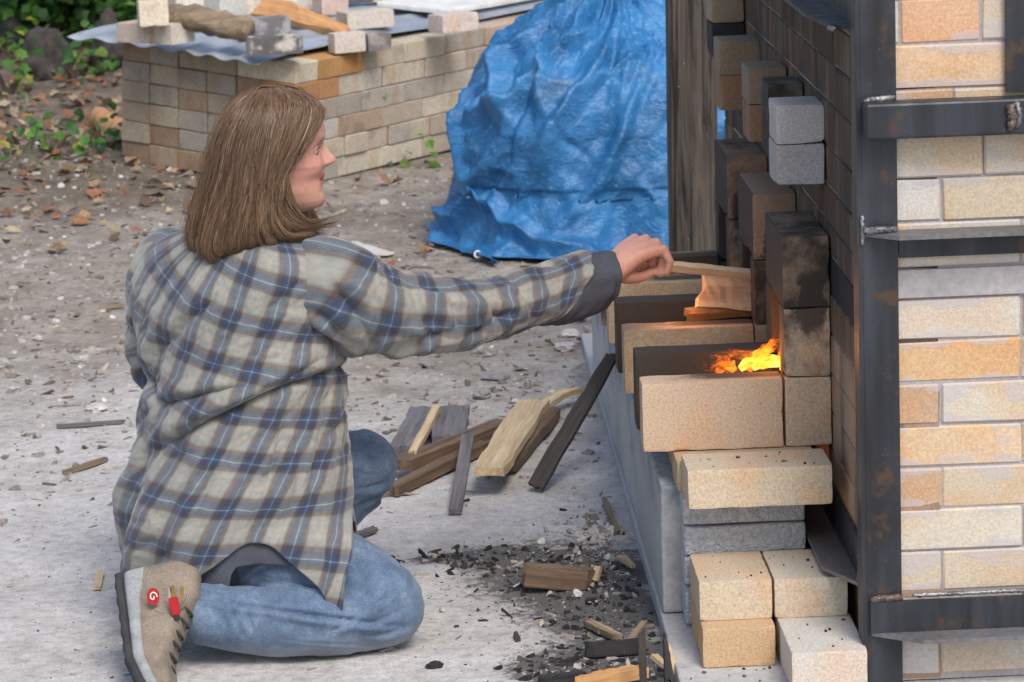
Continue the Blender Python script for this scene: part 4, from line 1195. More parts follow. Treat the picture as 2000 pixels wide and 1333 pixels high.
# dark trunk beyond the stack
tr = thing('tree', 'dark tree trunk rising behind the brick stack', 'tree', (at(408, 0, 14.6).x, 14.6, 0))
mb = MB(); tube(mb, [(0, 0, -0.1), (0.01, 0, 0.6), (0.0, 0.05, 1.6), (-0.05, 0.1, 3.2)], [0.045, 0.032, 0.028, 0.02], 12, (0.03, 0.028, 0.028)); mb.build('trunk', M['bits'], tr, smooth=True)
ml = MB(); rn = random.Random(77)
for i in range(900):
    p = V(rn.gauss(0, .6), rn.gauss(0.1, .6), rn.uniform(1.9, 3.8))
    g = rn.choice(GREENS)
    add_leaf(ml, p, (rn.uniform(-.5, .5), rn.uniform(-.5, .5), 1), (rn.uniform(-1, 1), rn.uniform(-1, 1), -0.3), 0.11, 0.10, g, lobes=True)
ml.build('crown', M['leaf'], tr)
# ------------------------------------------------------------------ kneeling person
PB = Vector((-0.27, 5.15, 0.0))            # base of the figure on the ground
PBn = np.array(PB)

def catmull(pts, n):
    """smooth curve through the points, n samples; works on arrays (k, d)"""
    p = np.asarray(pts, float); k = len(p)
    p = np.vstack([2 * p[0] - p[1], p, 2 * p[-1] - p[-2]])
    t = np.linspace(0, k - 1, n); i = np.minimum(t.astype(int), k - 2); f = (t - i)[:, None]
    a, b, c, d = p[i], p[i + 1], p[i + 2], p[i + 3]
    return 0.5 * ((2 * b) + (-a + c) * f + (2 * a - 5 * b + 4 * c - d) * f ** 2 + (-a + 3 * b - 3 * c + d) * f ** 3)

def px_of(P):
    q = P - np.array(CAM); d = q @ np.array(AF)
    return 1000 + FL * (q @ np.array(AR)) / d, 666.5 - FL * (q @ np.array(AU)) / d

# ---- head, local frame: x face, y left, z up
HS = 0.91
HYAW, HPITCH = math.radians(9), math.radians(2)
HR = Matrix.Rotation(HYAW, 3, 'Z') @ Matrix.Rotation(HPITCH, 3, 'Y')
HC = Vector((-0.2285, 5.217, 0.792))
def head_pt(v): return HC + HR @ (Vector(v) * HS)
def head_np(P): return np.array(HC) + (P * HS) @ np.array(HR).T

front = np.array([(-.116, .040), (-.112, .066), (-.104, .087), (-.094, .0935), (-.084, .0915), (-.074, .0860), (-.066, .0875), (-.060, .0915), (-.0545, .0875), (-.0495, .0905), (-.044, .0935), (-.038, .0885), (-.030, .0870), (-.018, .0875), (-.005, .0865), (.006, .0855), (.016, .0900), (.026, .0935), (.040, .0925), (.058, .0860), (.076, .0720), (.092, .0500), (.102, .0250), (.108, .0)])
back_ = np.array([(-.116, -.010), (-.10, -.03), (-.085, -.050), (-.06, -.068), (-.03, -.082), (0, -.091), (.03, -.095), (.06, -.086), (.085, -.062), (.10, -.030), (.108, -.0)])
wid = np.array([(-.116, .018), (-.108, .030), (-.095, .042), (-.075, .053), (-.05, .061), (-.02, .067), (.01, .071), (.04, .0725), (.065, .066), (.085, .051), (.10, .027), (.108, .001)])
_zz = np.linspace(-.116, .108, 449); _ff = np.interp(_zz, front[:, 0], front[:, 1])
_kk = np.exp(-(np.arange(-60, 61) / 26.0) ** 2); _kk /= _kk.sum()
_fs = np.convolve(np.pad(_ff, 60, mode='edge'), _kk, 'valid')
zs_ = np.concatenate([np.linspace(-.116, .0, 70), np.linspace(.0015, .108, 44)])
nu_ = 120
an = np.linspace(0, 2 * math.pi, nu_, endpoint=False)
Pz = []
for z in zs_:
    xd = np.interp(z, front[:, 0], front[:, 1]); xf = min(np.interp(z, _zz, _fs), xd + 0.004) if -.10 < z < .03 else xd; xd = xd - xf; xb = np.interp(z, back_[:, 0], back_[:, 1]); w = np.interp(z, wid[:, 0], wid[:, 1])
    cx = 0.35 * xf + 0.65 * xb if z < -0.03 else (xf + xb) / 2 - 0.005
    c, s_ = np.cos(an), np.sin(an)
    ex = np.where(c > 0, xf - cx, cx - xb)
    x = cx + ex * np.sign(c) * np.abs(c) ** 0.92
    y = w * np.sign(s_) * np.abs(s_) ** 0.85
    x = x + xd * np.exp(-(y / .024) ** 2) * (c > 0)
    zn = np.interp(z, [-.036, -.031, -.025, -.019, -.008, .004, .014], [0, .0165, .0265, .0262, .0175, .0085, 0])
    sg = np.interp(z, [-.04, -.025, -.01, .012], [.0125, .0115, .008, .008])
    x = x + zn * np.exp(-(y / sg) ** 2) * (c > 0)
    x = x + 0.006 * np.interp(z, [-.034, -.027, -.018], [0, 1, 0]) * np.exp(-((np.abs(y) - .013) / .006) ** 2) * (c > 0)
    x = x - 0.0085 * np.exp(-((np.abs(y) - .031) / .013) ** 2 - ((z - .002) / .011) ** 2) * (c > 0)
    x = x + 0.003 * np.exp(-((np.abs(y) - .030) / .018) ** 2 - ((z - .021) / .007) ** 2) * (c > 0)
    ch = np.exp(-((np.abs(y) - .040) / .017) ** 2 - ((z + .032) / .016) ** 2) * (c > 0.1)
    x = x + 0.0065 * ch; y = y + np.sign(y) * 0.004 * ch
    x = x - 0.0014 * np.exp(-((np.abs(y) - .030) / .006) ** 2 - ((z + .048) / .012) ** 2) * (c > 0)   # smile fold
    x = x - np.clip(np.abs(y) - .012, 0, .03) * 0.18 * np.exp(-((z + .052) / .012) ** 2) * (c > 0)
    Pz.append(np.stack([x, y, np.full(nu_, z)], 1))
HEAD = np.array(Pz)

BODY = MB()
def body_grid(P, closed=True):
    nv_, nn_ = P.shape[:2]; vs_ = P.reshape(-1, 3).tolist(); fs_ = []
    for i in range(nv_ - 1):
        for j in range(nn_):
            fs_.append((i * nn_ + j, i * nn_ + (j + 1) % nn_, (i + 1) * nn_ + (j + 1) % nn_, (i + 1) * nn_ + j))
    fs_.append(tuple(range(nn_ - 1, -1, -1))); fs_.append(tuple((nv_ - 1) * nn_ + j for j in range(nn_)))
    BODY.add(vs_, fs_)
body_grid(head_np(HEAD))

def limb(mb, pts, rads, n=14, sub=8, flat=1.0):
    """tapered rounded limb through the joints"""
    c = catmull(np.column_stack([np.array([tuple(p) for p in pts]), rads]), max(4, sub * (len(pts) - 1)))
    P = [Vector(q[:3]) for q in c]; R = list(c[:, 3])
    t0 = (P[0] - P[1]).normalized(); t1 = (P[-1] - P[-2]).normalized()
    head = [(P[0] + t0 * R[0] * math.sin(a), R[0] * math.cos(a)) for a in (1.45, 1.1, 0.7, 0.35)]
    tail = [(P[-1] + t1 * R[-1] * math.sin(a), R[-1] * math.cos(a)) for a in (0.35, 0.7, 1.1, 1.45)]
    seq = head + list(zip(P, R)) + tail
    tube(mb, [q[0] for q in seq], [max(q[1], 1e-4) for q in seq], n, flat=flat)

RSH = V(-0.165, 5.135, 0.582); RELB = V(0.045, 5.215, 0.512); RWR = V(0.325, 5.418, 0.533)
LSH = V(-0.415, 5.350, 0.578); LELB = V(-0.432, 5.385, 0.405); LWR = V(-0.255, 5.500, 0.300)
neck0 = V(-0.285, 5.232, 0.615)
limb(BODY, [neck0, V(-0.272, 5.228, 0.665), head_pt((-0.02, 0, -0.075))], [0.062, 0.050, 0.052])
limb(BODY, [V(-0.345, 5.20, 0.17), V(-0.31, 5.21, 0.32), V(-0.295, 5.23, 0.47), V(-0.29, 5.235, 0.585)], [0.12, 0.105, 0.115, 0.09])
limb(BODY, [RSH, neck0 + V(0, 0, -0.01), LSH], [0.055, 0.065, 0.055])
limb(BODY, [RSH, V(0.045, 5.210, 0.506), V(0.20, 5.318, 0.506), RWR], [0.044, 0.032, 0.026, 0.0245])
limb(BODY, [LSH, LELB, V(-0.31, 5.46, 0.335), LWR], [0.046, 0.038, 0.034, 0.026])
limb(BODY, [V(-0.345, 5.15, 0.165), V(-0.08, 5.02, 0.075)], [0.070, 0.048])
limb(BODY, [V(-0.09, 5.02, 0.066), V(-0.22, 5.005, 0.060), V(-0.385, 4.99, 0.075)], [0.042, 0.042, 0.028])
limb(BODY, [V(-0.32, 5.27, 0.165), V(-0.12, 5.41, 0.203)], [0.070, 0.045])
limb(BODY, [V(-0.12, 5.415, 0.20), V(-0.185, 5.425, 0.13), V(-0.29, 5.43, 0.066)], [0.042, 0.040, 0.034])
# right hand, gripping
KN = [at(1240, 467, 5.498), at(1261, 468, 5.484), at(1281, 475, 5.470), at(1295, 488, 5.456)]
limb(BODY, [RWR, at(1220, 510, 5.44)], [0.0255, 0.027], flat=0.85)
for i, k in enumerate(KN):
    r = [0.0084, 0.0086, 0.0082, 0.0074][i]; q = [1.0, 1.05, 1.0, 0.85][i]
    limb(BODY, [RWR + V(0.010, 0.012 - 0.006 * i, 0.008 - 0.004 * i), RWR.lerp(k, 0.55) + V(0, 0, 0.004), k], [0.018, 0.0145, 0.0098], sub=6)
    a = k + V(0.013, -0.004, -0.024) * q
    b = a + V(-0.006, 0.004, -0.022) * q
    c = b + V(-0.014, 0.008, -0.006) * q
    limb(BODY, [k, a], [0.0096, r], 10, 5); limb(BODY, [a, b], [r, r * 0.92], 10, 5); limb(BODY, [b, c], [r * 0.92, r * 0.8], 10, 5)
limb(BODY, [at(1206, 534, 5.428), at(1228, 541, 5.440), at(1250, 541, 5.458), at(1272, 532, 5.470)], [0.0165, 0.0135, 0.0105, 0.0088], 10, 5)
# left hand resting on the thigh
for i in range(4):
    q = LWR + V(0.03, 0.028, -0.010) + V(0.018, -0.016, 0.0) * (i - 1.5)
    limb(BODY, [LWR, q + V(0.02, 0.02, -0.004), q + V(0.055, 0.035, -0.022)], [0.020, 0.012, 0.0085], 10, 5)
limb(BODY, [LWR, LWR + V(0.04, -0.02, -0.005), LWR + V(0.06, -0.015, -0.015)], [0.017, 0.012, 0.009], 10, 5)

me0 = BODY.mesh('body_raw')
tmp = bpy.data.objects.new('tmp_body', me0); COL.objects.link(tmp)
rm = tmp.modifiers.new('r', 'REMESH'); rm.mode = 'VOXEL'; rm.voxel_size = 0.0028; rm.use_smooth_shade = True
sm_ = tmp.modifiers.new('s', 'SMOOTH'); sm_.factor = 0.5; sm_.iterations = 2
dg = bpy.context.evaluated_depsgraph_get()
bme = bpy.data.meshes.new_from_object(tmp.evaluated_get(dg))
bpy.data.objects.remove(tmp)
bme.name = 'person'
co = np.empty(len(bme.vertices) * 3, dtype=np.float32); bme.vertices.foreach_get('co', co); co = co.reshape(-1, 3).astype(float)
HL = ((co - np.array(HC)) @ np.array(HR)) / HS           # head-local coordinates
onhead = np.exp(-np.clip(np.linalg.norm(HL, axis=1) - 0.11, 0, 1) / 0.02)
skin = np.tile(np.array([0.56, 0.315, 0.245]), (len(co), 1))
def tint(mask, col):
    global skin
    skin = skin * (1 - mask[:, None]) + np.array(col) * mask[:, None]
x_, y_, z_ = HL.T
tint(0.45 * onhead * np.exp(-((z_ + .035) / .034) ** 2) * np.clip((np.abs(y_) - .02) / .025, 0, 1), (0.50, 0.20, 0.155))
tint(0.5 * onhead * np.exp(-((z_ + .024) / .012) ** 2 - (y_ / .016) ** 2) * (x_ > .09), (0.52, 0.21, 0.16))
tint(0.85 * onhead * ((x_ > .066) & (np.abs(y_) < .028)) * np.exp(-((z_ + .0535) / .0085) ** 2), (0.36, 0.095, 0.085))
tint(0.75 * onhead * ((x_ > .06) & (np.abs(y_) < .026)) * np.exp(-((z_ + .0532) / .0022) ** 2), (0.07, 0.02, 0.02))
tint(0.45 * onhead * (x_ > .05) * np.exp(-((np.abs(y_) - .033) / .016) ** 2 - ((z_ - .002) / .012) ** 2), (0.42, 0.23, 0.19))
tint(0.5 * onhead * (x_ > .05) * np.exp(-((np.abs(y_) - .034) / .018) ** 2 - ((z_ - .021) / .0035) ** 2), (0.24, 0.13, 0.07))
for (fx, fy, fz) in ((.060, -.056, -.040), (.052, -.058, -.036), (.066, -.05, -.028)):
    tint(0.7 * np.exp(-((x_ - fx) ** 2 + (y_ - fy) ** 2 + (z_ - fz) ** 2) / 0.0018 ** 2), (0.22, 0.07, 0.05))
hd = np.exp(-np.clip(np.linalg.norm(co - np.array(at(1265, 505, 5.46)), axis=1) - 0.03, 0, 1) / 0.03)
tint(0.35 * hd, (0.52, 0.23, 0.17))
ca = bme.attributes.new('Col', 'FLOAT_COLOR', 'POINT')
ca.data.foreach_set('color', np.column_stack([skin, np.ones(len(skin))]).astype(np.float32).ravel())
co = co - PBn
bme.vertices.foreach_set('co', co.astype(np.float32).ravel())
bme.polygons.foreach_set('use_smooth', [True] * len(bme.polygons))
def mat_skin():
    t = NT('skin')
    c = t.attr('Col', 0)
    a = t.noise(t.pos(), 160.0, 3.0)
    c = t.mix(1.0, c, t.ramp(a, [(0.3, 0.9), (0.5, 1.0), (0.7, 1.08)]), 'MULTIPLY')
    m = t.fin(c, 0.5, t.bump(t.noise(t.pos(), 900.0, 2.0), 0.15, 0.0006), Subsurface_Weight=0.12, Subsurface_Scale=0.01)
    t.b.inputs['Subsurface Radius'].default_value = (1.0, 0.35, 0.2)
    return m
bme.materials.clear(); bme.materials.append(mat_skin())
person = link(bpy.data.objects.new('person', bme)); person.location = PB
tag(person, 'person in plaid shirt and jeans kneeling, reaching a stick into the stoke hole', 'person')

# eyes
M_LID = mat_simple('eyelid_skin', (0.40, 0.215, 0.165), 0.5, 200, 0.06)
for sgn in (-1, 1):
    bm = bmesh.new(); bmesh.ops.create_uvsphere(bm, u_segments=20, v_segments=12, radius=0.0105)
    me = bpy.data.meshes.new('eye'); bm.to_mesh(me); bm.free()
    t = NT('eye'); o = t.obj(); xx = sep(t, o, 0)
    c = t.mix(t.step(xx, 0.0074, 0.0082), (0.50, 0.46, 0.44), t.mix(t.step(xx, 0.0096, 0.0100), (0.06, 0.08, 0.07), (0.005, 0.005, 0.005)))
    me.materials.append(t.fin(c, 0.15))
    me.polygons.foreach_set('use_smooth', [True] * len(me.polygons))
    e = link(bpy.data.objects.new('eye', me), person)
    e.location = head_pt((0.0665, sgn * 0.032, 0.001)) - PB
    e.rotation_euler = (HR @ Matrix.Rotation(math.radians(12), 3, 'Y')).to_euler()
    lb = bmesh.new(); bmesh.ops.create_uvsphere(lb, u_segments=24, v_segments=24, radius=0.0116)
    bmesh.ops.delete(lb, geom=[f for f in lb.faces if -0.0042 < f.calc_center_median().z < 0.0022 and f.calc_center_median().x > 0.002], context='FACES')
    lme = bpy.data.meshes.new('lid'); lb.to_mesh(lme); lb.free(); lme.materials.append(M_LID)
    lme.polygons.foreach_set('use_smooth', [True] * len(lme.polygons))
    link(bpy.data.objects.new('lid', lme), e)
    ml = MB()           # upper lid and lashes
    arc = [head_pt((0.0665 + 0.0118 * math.cos(a) * math.cos(0.35), sgn * 0.032 + 0.0118 * math.sin(a), 0.0015 + 0.0118 * math.cos(a) * math.sin(0.35))) - PB - (e.location) for a in np.linspace(-1.25, 1.25, 9)]
    arc = [e.rotation_euler.to_matrix().inverted() @ a for a in arc]
    tube(ml, arc, [0.0008, 0.0014, 0.0016, 0.0017, 0.0017, 0.0017, 0.0016, 0.0014, 0.0008], 6)
    ml.build('eyelid', mat_simple('lash', (0.10, 0.055, 0.04), 0.7, 200, 0.1), e, smooth=True)

# teeth showing in the smile
mt = MB(); tt = [head_pt((0.0862 - 0.0009 * (k - 2.5) ** 2, (k - 2.5) * 0.0052, -0.0525)) - PB for k in range(6)]
tube(mt, tt, [0.002, 0.0028, 0.003, 0.003, 0.0028, 0.002], 8)
mt.build('teeth', mat_simple('teeth', (0.75, 0.72, 0.66), 0.3, 100, 0.05), person, smooth=True)

# ---- hair
HK = [
    [(.040, -.004, .113), (.086, -.036, .078), (.062, -.070, .030), (.020, -.083, -.020), (.018, -.088, -.078), (.042, -.084, -.120), (.098, -.052, -.138)],
    [(.018, -.006, .117), (.044, -.064, .088), (.020, -.088, .025), (-.014, -.094, -.045), (-.026, -.100, -.105), (-.010, -.100, -.142), (.022, -.090, -.156)],
    [(-.010, -.006, .117), (-.012, -.068, .088), (-.030, -.094, .025), (-.046, -.102, -.045), (-.058, -.107, -.110), (-.058, -.104, -.155), (-.034, -.092, -.172)],
    [(-.025, -.003, .115), (-.062, -.056, .084), (-.092, -.072, .025), (-.112, -.080, -.045), (-.134, -.084, -.112), (-.144, -.080, -.172), (-.116, -.070, -.204)],
    [(-.035, .000, .113), (-.080, -.004, .082), (-.112, .000, .025), (-.132, .000, -.045), (-.154, .000, -.112), (-.162, .000, -.172), (-.134, .000, -.204)],
    [(-.025, .004, .121), (-.062, .058, .092), (-.088, .074, .025), (-.106, .082, -.045), (-.120, .085, -.115), (-.115, .080, -.175), (-.090, .070, -.20)],
    [(-.005, .006, .122), (.000, .070, .094), (-.010, .098, .025), (-.020, .104, -.045), (-.026, .108, -.110), (-.020, .104, -.165), (.0, .09, -.185)],
    [(.025, .006, .119), (.060, .060, .088), (.062, .088, .025), (.050, .098, -.045), (.050, .100, -.105), (.066, .092, -.150), (.09, .08, -.162)],
    [(.045, .006, .113), (.086, .040, .078), (.082, .072, .022), (.064, .086, -.035), (.060, .092, -.095), (.082, .085, -.140), (.105, .07, -.150)],
]
HK = np.array(HK)
HK[:, 0, 2] -= 0.008; HK[:, 1, 2] -= 0.005
HK[..., 0] = np.where(HK[..., 0] < 0, HK[..., 0] * 0.86, HK[..., 0])
HK[..., 1] *= 0.95
ns, nt = 150, 48
HT = np.stack([catmull(HK[:, j], ns) for j in range(7)], 1)          # (ns, 7, 3)
HG = np.stack([catmull(HT[i], nt) for i in range(ns)], 0)             # (ns, nt, 3)
def hair_pt(s, t):
    p = hair_raw(s, t)
    k = min(max((t - 0.2) / 0.6, 0), 1)
    cl = 9.0 * s
    o = float(noise2(np.array(cl * 2.2), np.array(t * 1.6), 131)) * 0.020 * k + (0.22 - abs(float(noise2(np.array(cl * 4.5 + 0.8 * t), np.array(t * 1.5), 133)))) * 0.048 * k
    c = p - np.array([-0.02, 0, p[2]]); c /= (np.linalg.norm(c) + 1e-9)
    p = p + c * o
    e = max(0.0, t - 0.78) / 0.22
    a = float(noise2(np.array(cl * 3.1), np.array(0.5), 137)); b = float(noise2(np.array(cl * 3.7), np.array(7.5), 139))
    wv = math.sin(7.0 * t + 11.0 * s + 6.0 * a) * 0.007 * min(max((t - 0.35) / 0.4, 0), 1)
    p = p + np.array([wv, 0, 0]) + c * (wv * 0.6)
    return p + np.array([a * 0.09 * e * e, 0, b * 0.10 * e * e]) + c * (0.045 * e * e * a)
def hair_raw(s, t):
    i = np.clip(s, 0, 1) * (ns - 1); j = np.clip(t, 0, 1) * (nt - 1)
    i0 = min(int(i), ns - 2); j0 = min(int(j), nt - 2); fi = i - i0; fj = j - j0
    return (HG[i0, j0] * (1 - fi) + HG[i0 + 1, j0] * fi) * (1 - fj) + (HG[i0, j0 + 1] * (1 - fi) + HG[i0 + 1, j0 + 1] * fi) * fj
def mat_hair():
    t = NT('hair')
    uv = t.attr('cloth', 1)
    u, v = sep(t, uv, 0), sep(t, uv, 1)
    st = t.noise(t.n('ShaderNodeCombineXYZ', X=t.math('MULTIPLY', u, 1.0), Y=t.math('MULTIPLY', v, 1.1), Z=0.0), 1.0, 4.0, 0.65)
    c = t.ramp(st, [(0.28, (0.024, 0.012, 0.007)), (0.46, (0.105, 0.060, 0.034)), (0.60, (0.235, 0.148, 0.086)), (0.73, (0.52, 0.375, 0.24))])
    tip = t.step(v, 0.35, 1.0)
    c = t.mix(t.math('MULTIPLY', tip, 0.18), c, (0.30, 0.19, 0.10))
    h = t.noise(t.n('ShaderNodeCombineXYZ', X=t.math('MULTIPLY', u, 5.0), Y=t.math('MULTIPLY', v, 1.5), Z=0.0), 1.0, 3.0, 0.6)
    m = t.fin(c, 0.42, t.bump(h, 0.8, 0.0012), Anisotropic=0.6, Specular_IOR_Level=0.55)
    return m
M['hair'] = mat_hair()
# under layer
inner = HG.copy()
ctr = np.array([-0.012, 0, 0.0])
inner[:, :, :2] = ctr[:2] + (inner[:, :, :2] - ctr[:2]) * 0.925
inner = inner[:, : int(nt * 0.72)]
uv = np.zeros(inner.shape[:2] + (2,)); uv[..., 0] = np.linspace(0, 120, ns)[:, None]; uv[..., 1] = np.linspace(0, 0.72, inner.shape[1])[None, :]
inner[:, :, 2] -= 0.003
hb = grid_mesh('hair', head_np(inner.reshape(-1, 3)).reshape(inner.shape) - PBn, M['hair'], person, uv=uv)
sol = hb.modifiers.new('t', 'SOLIDIFY'); sol.thickness = 0.004; sol.offset = -1
_hp = np.array([[hair_pt(a / 240.0, b / 60.0) for b in range(61)] for a in range(241)])
def hair_pt(s, t):
    i = min(max(s, 0), 1) * 239.999; j = min(max(t, 0), 1) * 59.999; a, b = int(i), int(j); f, g = i - a, j - b
    return (_hp[a, b] * (1 - f) + _hp[a + 1, b] * f) * (1 - g) + (_hp[a, b + 1] * (1 - f) + _hp[a + 1, b + 1] * f) * g
rh = random.Random(12)
def hp_v(s, t):
    i = np.clip(s, 0, 1) * 239.999; j = np.clip(t, 0, 1) * 59.999; a = i.astype(int); b = j.astype(int); f = (i - a)[..., None]; g = (j - b)[..., None]
    return (_hp[a, b] * (1 - f) + _hp[a + 1, b] * f) * (1 - g) + (_hp[a, b + 1] * (1 - f) + _hp[a + 1, b + 1] * f) * g
rg_ = np.random.default_rng(12)
def strands(n, s_lo, s_hi, r_lo, r_hi, lift_lo, lift_hi, wob, clump, t_lo=0.0, tmin=0.7, spread=0.012, uo=0.0):
    N, K = 18, 3
    s0 = rg_.uniform(s_lo, s_hi, n); f = np.linspace(0, 1, N)[None, :]
    nc = 64; cs = (np.floor(s0 * nc) + 0.5 + 0.5 * (hsh(np.floor(s0 * nc), 3, 0, 5) - 0.5)) / nc
    t0 = rg_.uniform(0, t_lo + 0.04, n)[:, None]
    tl = hsh(np.floor(s0 * nc), 7, 0, 9)
    t1 = np.clip(0.86 + 0.20 * tl + rg_.uniform(-0.07, 0.05, n), tmin, 1.0)
    short = rg_.random(n) < 0.12; t1 = np.where(short, rg_.uniform(tmin, 0.92, n), t1)[:, None]
    T = t0 + (t1 - t0) * f
    ph = rg_.uniform(0, 6.28, n)[:, None]
    S = s0[:, None] + (cs - s0)[:, None] * clump * T ** 1.6 + rg_.normal(0, spread, n)[:, None] * f + 0.004 * wob * np.sin(ph + 6 * f)
    P = hp_v(S, T); E = hp_v(S + 0.006, T) - P; D = np.gradient(P, axis=1)
    E /= np.linalg.norm(E, axis=-1, keepdims=True) + 1e-9; D /= np.linalg.norm(D, axis=-1, keepdims=True) + 1e-9
    Nn = np.cross(E, D); Nn /= np.linalg.norm(Nn, axis=-1, keepdims=True) + 1e-9
    sg = np.sign(np.sum(Nn * (P - np.array([-0.01, 0, -0.02])), -1, keepdims=True)); Nn = Nn * np.where(sg == 0, 1, sg)
    lift = (rg_.uniform(lift_lo, lift_hi, n)[:, None] * np.sin(np.pi * np.clip(f * 1.02, 0, 1)) + 0.0016 * wob * np.sin(2 * ph + 8 * f))[..., None]
    C = P + Nn * lift
    r = rg_.uniform(r_lo, r_hi, n)[:, None] * np.clip((1.02 - f) / 0.3, 0.1, 1)
    V_, U_ = [], []
    uu = rg_.uniform(0, 900, n)[:, None]
    for k in range(K):
        a = 2 * math.pi * k / K
        V_.append(C + E * (math.cos(a) * r)[..., None] + Nn * (math.sin(a) * r)[..., None]); U_.append(np.stack([uu + 0 * T + 0.1 * k + uo, T], -1))
    V_ = np.stack(V_, 2); U_ = np.stack(U_, 2)                      # (n, N, K, .)
    idx = np.arange(n * N * K).reshape(n, N, K); nx = np.roll(idx, -1, 2)
    F = np.stack([idx[:, :-1], nx[:, :-1], nx[:, 1:], idx[:, 1:]], -1).reshape(-1, 4)
    return V_.reshape(-1, 3), U_.reshape(-1, 2), F
parts_ = [strands(7500, 0.0, 0.62, 0.0004, 0.0010, -0.004, 0.0055, 1.3, 0.72), strands(1800, 0.55, 1.0, 0.0006, 0.0015, -0.004, 0.005, 1.0, 0.7), strands(420, 0.0, 0.10, 0.0005, 0.0012, 0.0, 0.008, 1.5, 0.3, tmin=0.9, spread=0.03), strands(500, 0.85, 1.0, 0.0005, 0.0012, -0.004, 0.008, 1.5, 0.3, tmin=0.9, spread=0.03), strands(420, 0.0, 1.0, 0.0002, 0.00035, 0.003, 0.016, 5.0, 0.0, t_lo=0.3, tmin=0.5, spread=0.05)]
LVs, LUs, LFs, off_ = [], [], [], 0
for v_, u_, f_ in parts_:
    LVs.append(v_); LUs.append(u_); LFs.append(f_ + off_); off_ += len(v_)
LU = np.concatenate(LUs); LF = np.concatenate(LFs).tolist()
LVn = head_np(np.concatenate(LVs)) - PBn
me = bpy.data.meshes.new('hair_lock'); me.from_pydata(LVn.tolist(), [], LF); me.update()
A = me.attributes.new('cloth', 'FLOAT_VECTOR', 'POINT'); A.data.foreach_set('vector', np.column_stack([np.array(LU), np.zeros(len(LU))]).astype(np.float32).ravel())
me.materials.append(M['hair']); me.polygons.foreach_set('use_smooth', [True] * len(me.polygons))
hl = link(bpy.data.objects.new('hair_locks', me), hb); hl['kind'] = 'stuff'

# ---- plaid shirt
def mat_plaid():
    t = NT('plaid_flannel')
    uv = t.attr('cloth', 1)
    wob = t.noise(uv, 30.0, 2.0, out=1)
    uv2 = t.vmath('ADD', uv, t.vmath('MULTIPLY', t.vmath('SUBTRACT', wob, (0.5, 0.5, 0.5)), (0.004, 0.004, 0)))
    def thread(coord, per, off):
        f = t.math('FRACT', t.math('ADD', t.math('DIVIDE', coord, per), off))
        return t.ramp(f, [(0.0, (0.33, 0.345, 0.32)), (0.07, (0.44, 0.455, 0.41)), (0.15, (0.38, 0.42, 0.41)), (0.21, (0.47, 0.475, 0.42)), (0.27, (0.49, 0.46, 0.395)), (0.33, (0.47, 0.475, 0.42)), (0.39, (0.37, 0.42, 0.41)), (0.45, (0.42, 0.43, 0.39)), (0.50, (0.28, 0.28, 0.26)),
                      (0.54, (0.125, 0.088, 0.072)), (0.59, (0.12, 0.092, 0.085)), (0.63, (0.052, 0.075, 0.135)), (0.745, (0.072, 0.105, 0.185)), (0.768, (0.32, 0.42, 0.48)), (0.792, (0.065, 0.098, 0.175)), (0.90, (0.046, 0.068, 0.122)), (0.93, (0.115, 0.085, 0.072)), (0.965, (0.125, 0.092, 0.076)), (1.0, (0.32, 0.33, 0.305))])
    a = thread(sep(t, uv2, 0), 0.066, 0.10); b = thread(sep(t, uv2, 1), 0.071, 0.35)
    wv = t.noise(uv, 700.0, 2.0)
    c = t.n('ShaderNodeGamma', Color=t.mix(1.0, a, b, 'MULTIPLY'), Gamma=0.5)
    c = t.mix(0.22, c, t.mix(t.ramp(wv, [(0.35, 0.2), (0.65, 0.8)]), a, b))
    fz = t.noise(uv, 120.0, 3.0)
    c = t.mix(1.0, c, t.ramp(fz, [(0.3, 0.85), (0.5, 1.0), (0.7, 1.12)]), 'MULTIPLY')
    c = t.mix(1.0, c, (0.62, 0.60, 0.59), 'MULTIPLY')
    m = t.fin(c, 0.95, t.bump(t.math('ADD', wv, t.noise(uv, 60.0, 3.0)), 0.25, 0.0012), Sheen_Weight=0.25, Specular_IOR_Level=0.2)
    return m
M['plaid'] = mat_plaid()
M['charcoal'] = mat_simple('charcoal_knit', (0.058, 0.066, 0.085), 0.95, 400, 0.25, 0.3, 0.001, 15, world=True)

LEV = np.array([  # z, cx, cy, a (lateral), b (front-back), facing degrees
    (.672, -.268, 5.226, .060, .058, 42), (.660, -.272, 5.228, .088, .066, 44), (.646, -.280, 5.231, .138, .080, 45), (.626, -.288, 5.235, .180, .096, 46), (.59, -.295, 5.236, .197, .116, 45), (.54, -.299, 5.234, .197, .132, 43),
    (.48, -.300, 5.230, .186, .136, 39), (.42, -.299, 5.224, .181, .143, 34), (.36, -.300, 5.216, .182, .154, 29), (.30, -.304, 5.206, .185, .165, 24), (.24, -.310, 5.195, .188, .178, 19), (.18, -.313, 5.186, .190, .185, 15), (.12, -.315, 5.178, .188, .184, 12), (.05, -.314, 5.172, .182, .178, 10)])
nl = 240
lv = catmull(LEV, nl)
nu2 = 300
phi = np.linspace(-6, 330 - 4, nu2)          # degrees clockwise?  0 front, + towards the person's left
def torso_pt(zrow, ph, off=0.0):
    z, cx, cy, a, b, h = zrow
    hr = math.radians(h)
    c, s_ = np.cos(np.radians(ph)), np.sin(np.radians(ph))
    p = 2.35
    k = (np.abs(c / (b + off)) ** p + np.abs(s_ / (a + off)) ** p) ** (-1 / p)
    fx, fy = c * k, s_ * k
    return np.stack([cx + fx * math.cos(hr) - fy * math.sin(hr), cy + fx * math.sin(hr) + fy * math.cos(hr), np.full_like(fx, z)], -1)
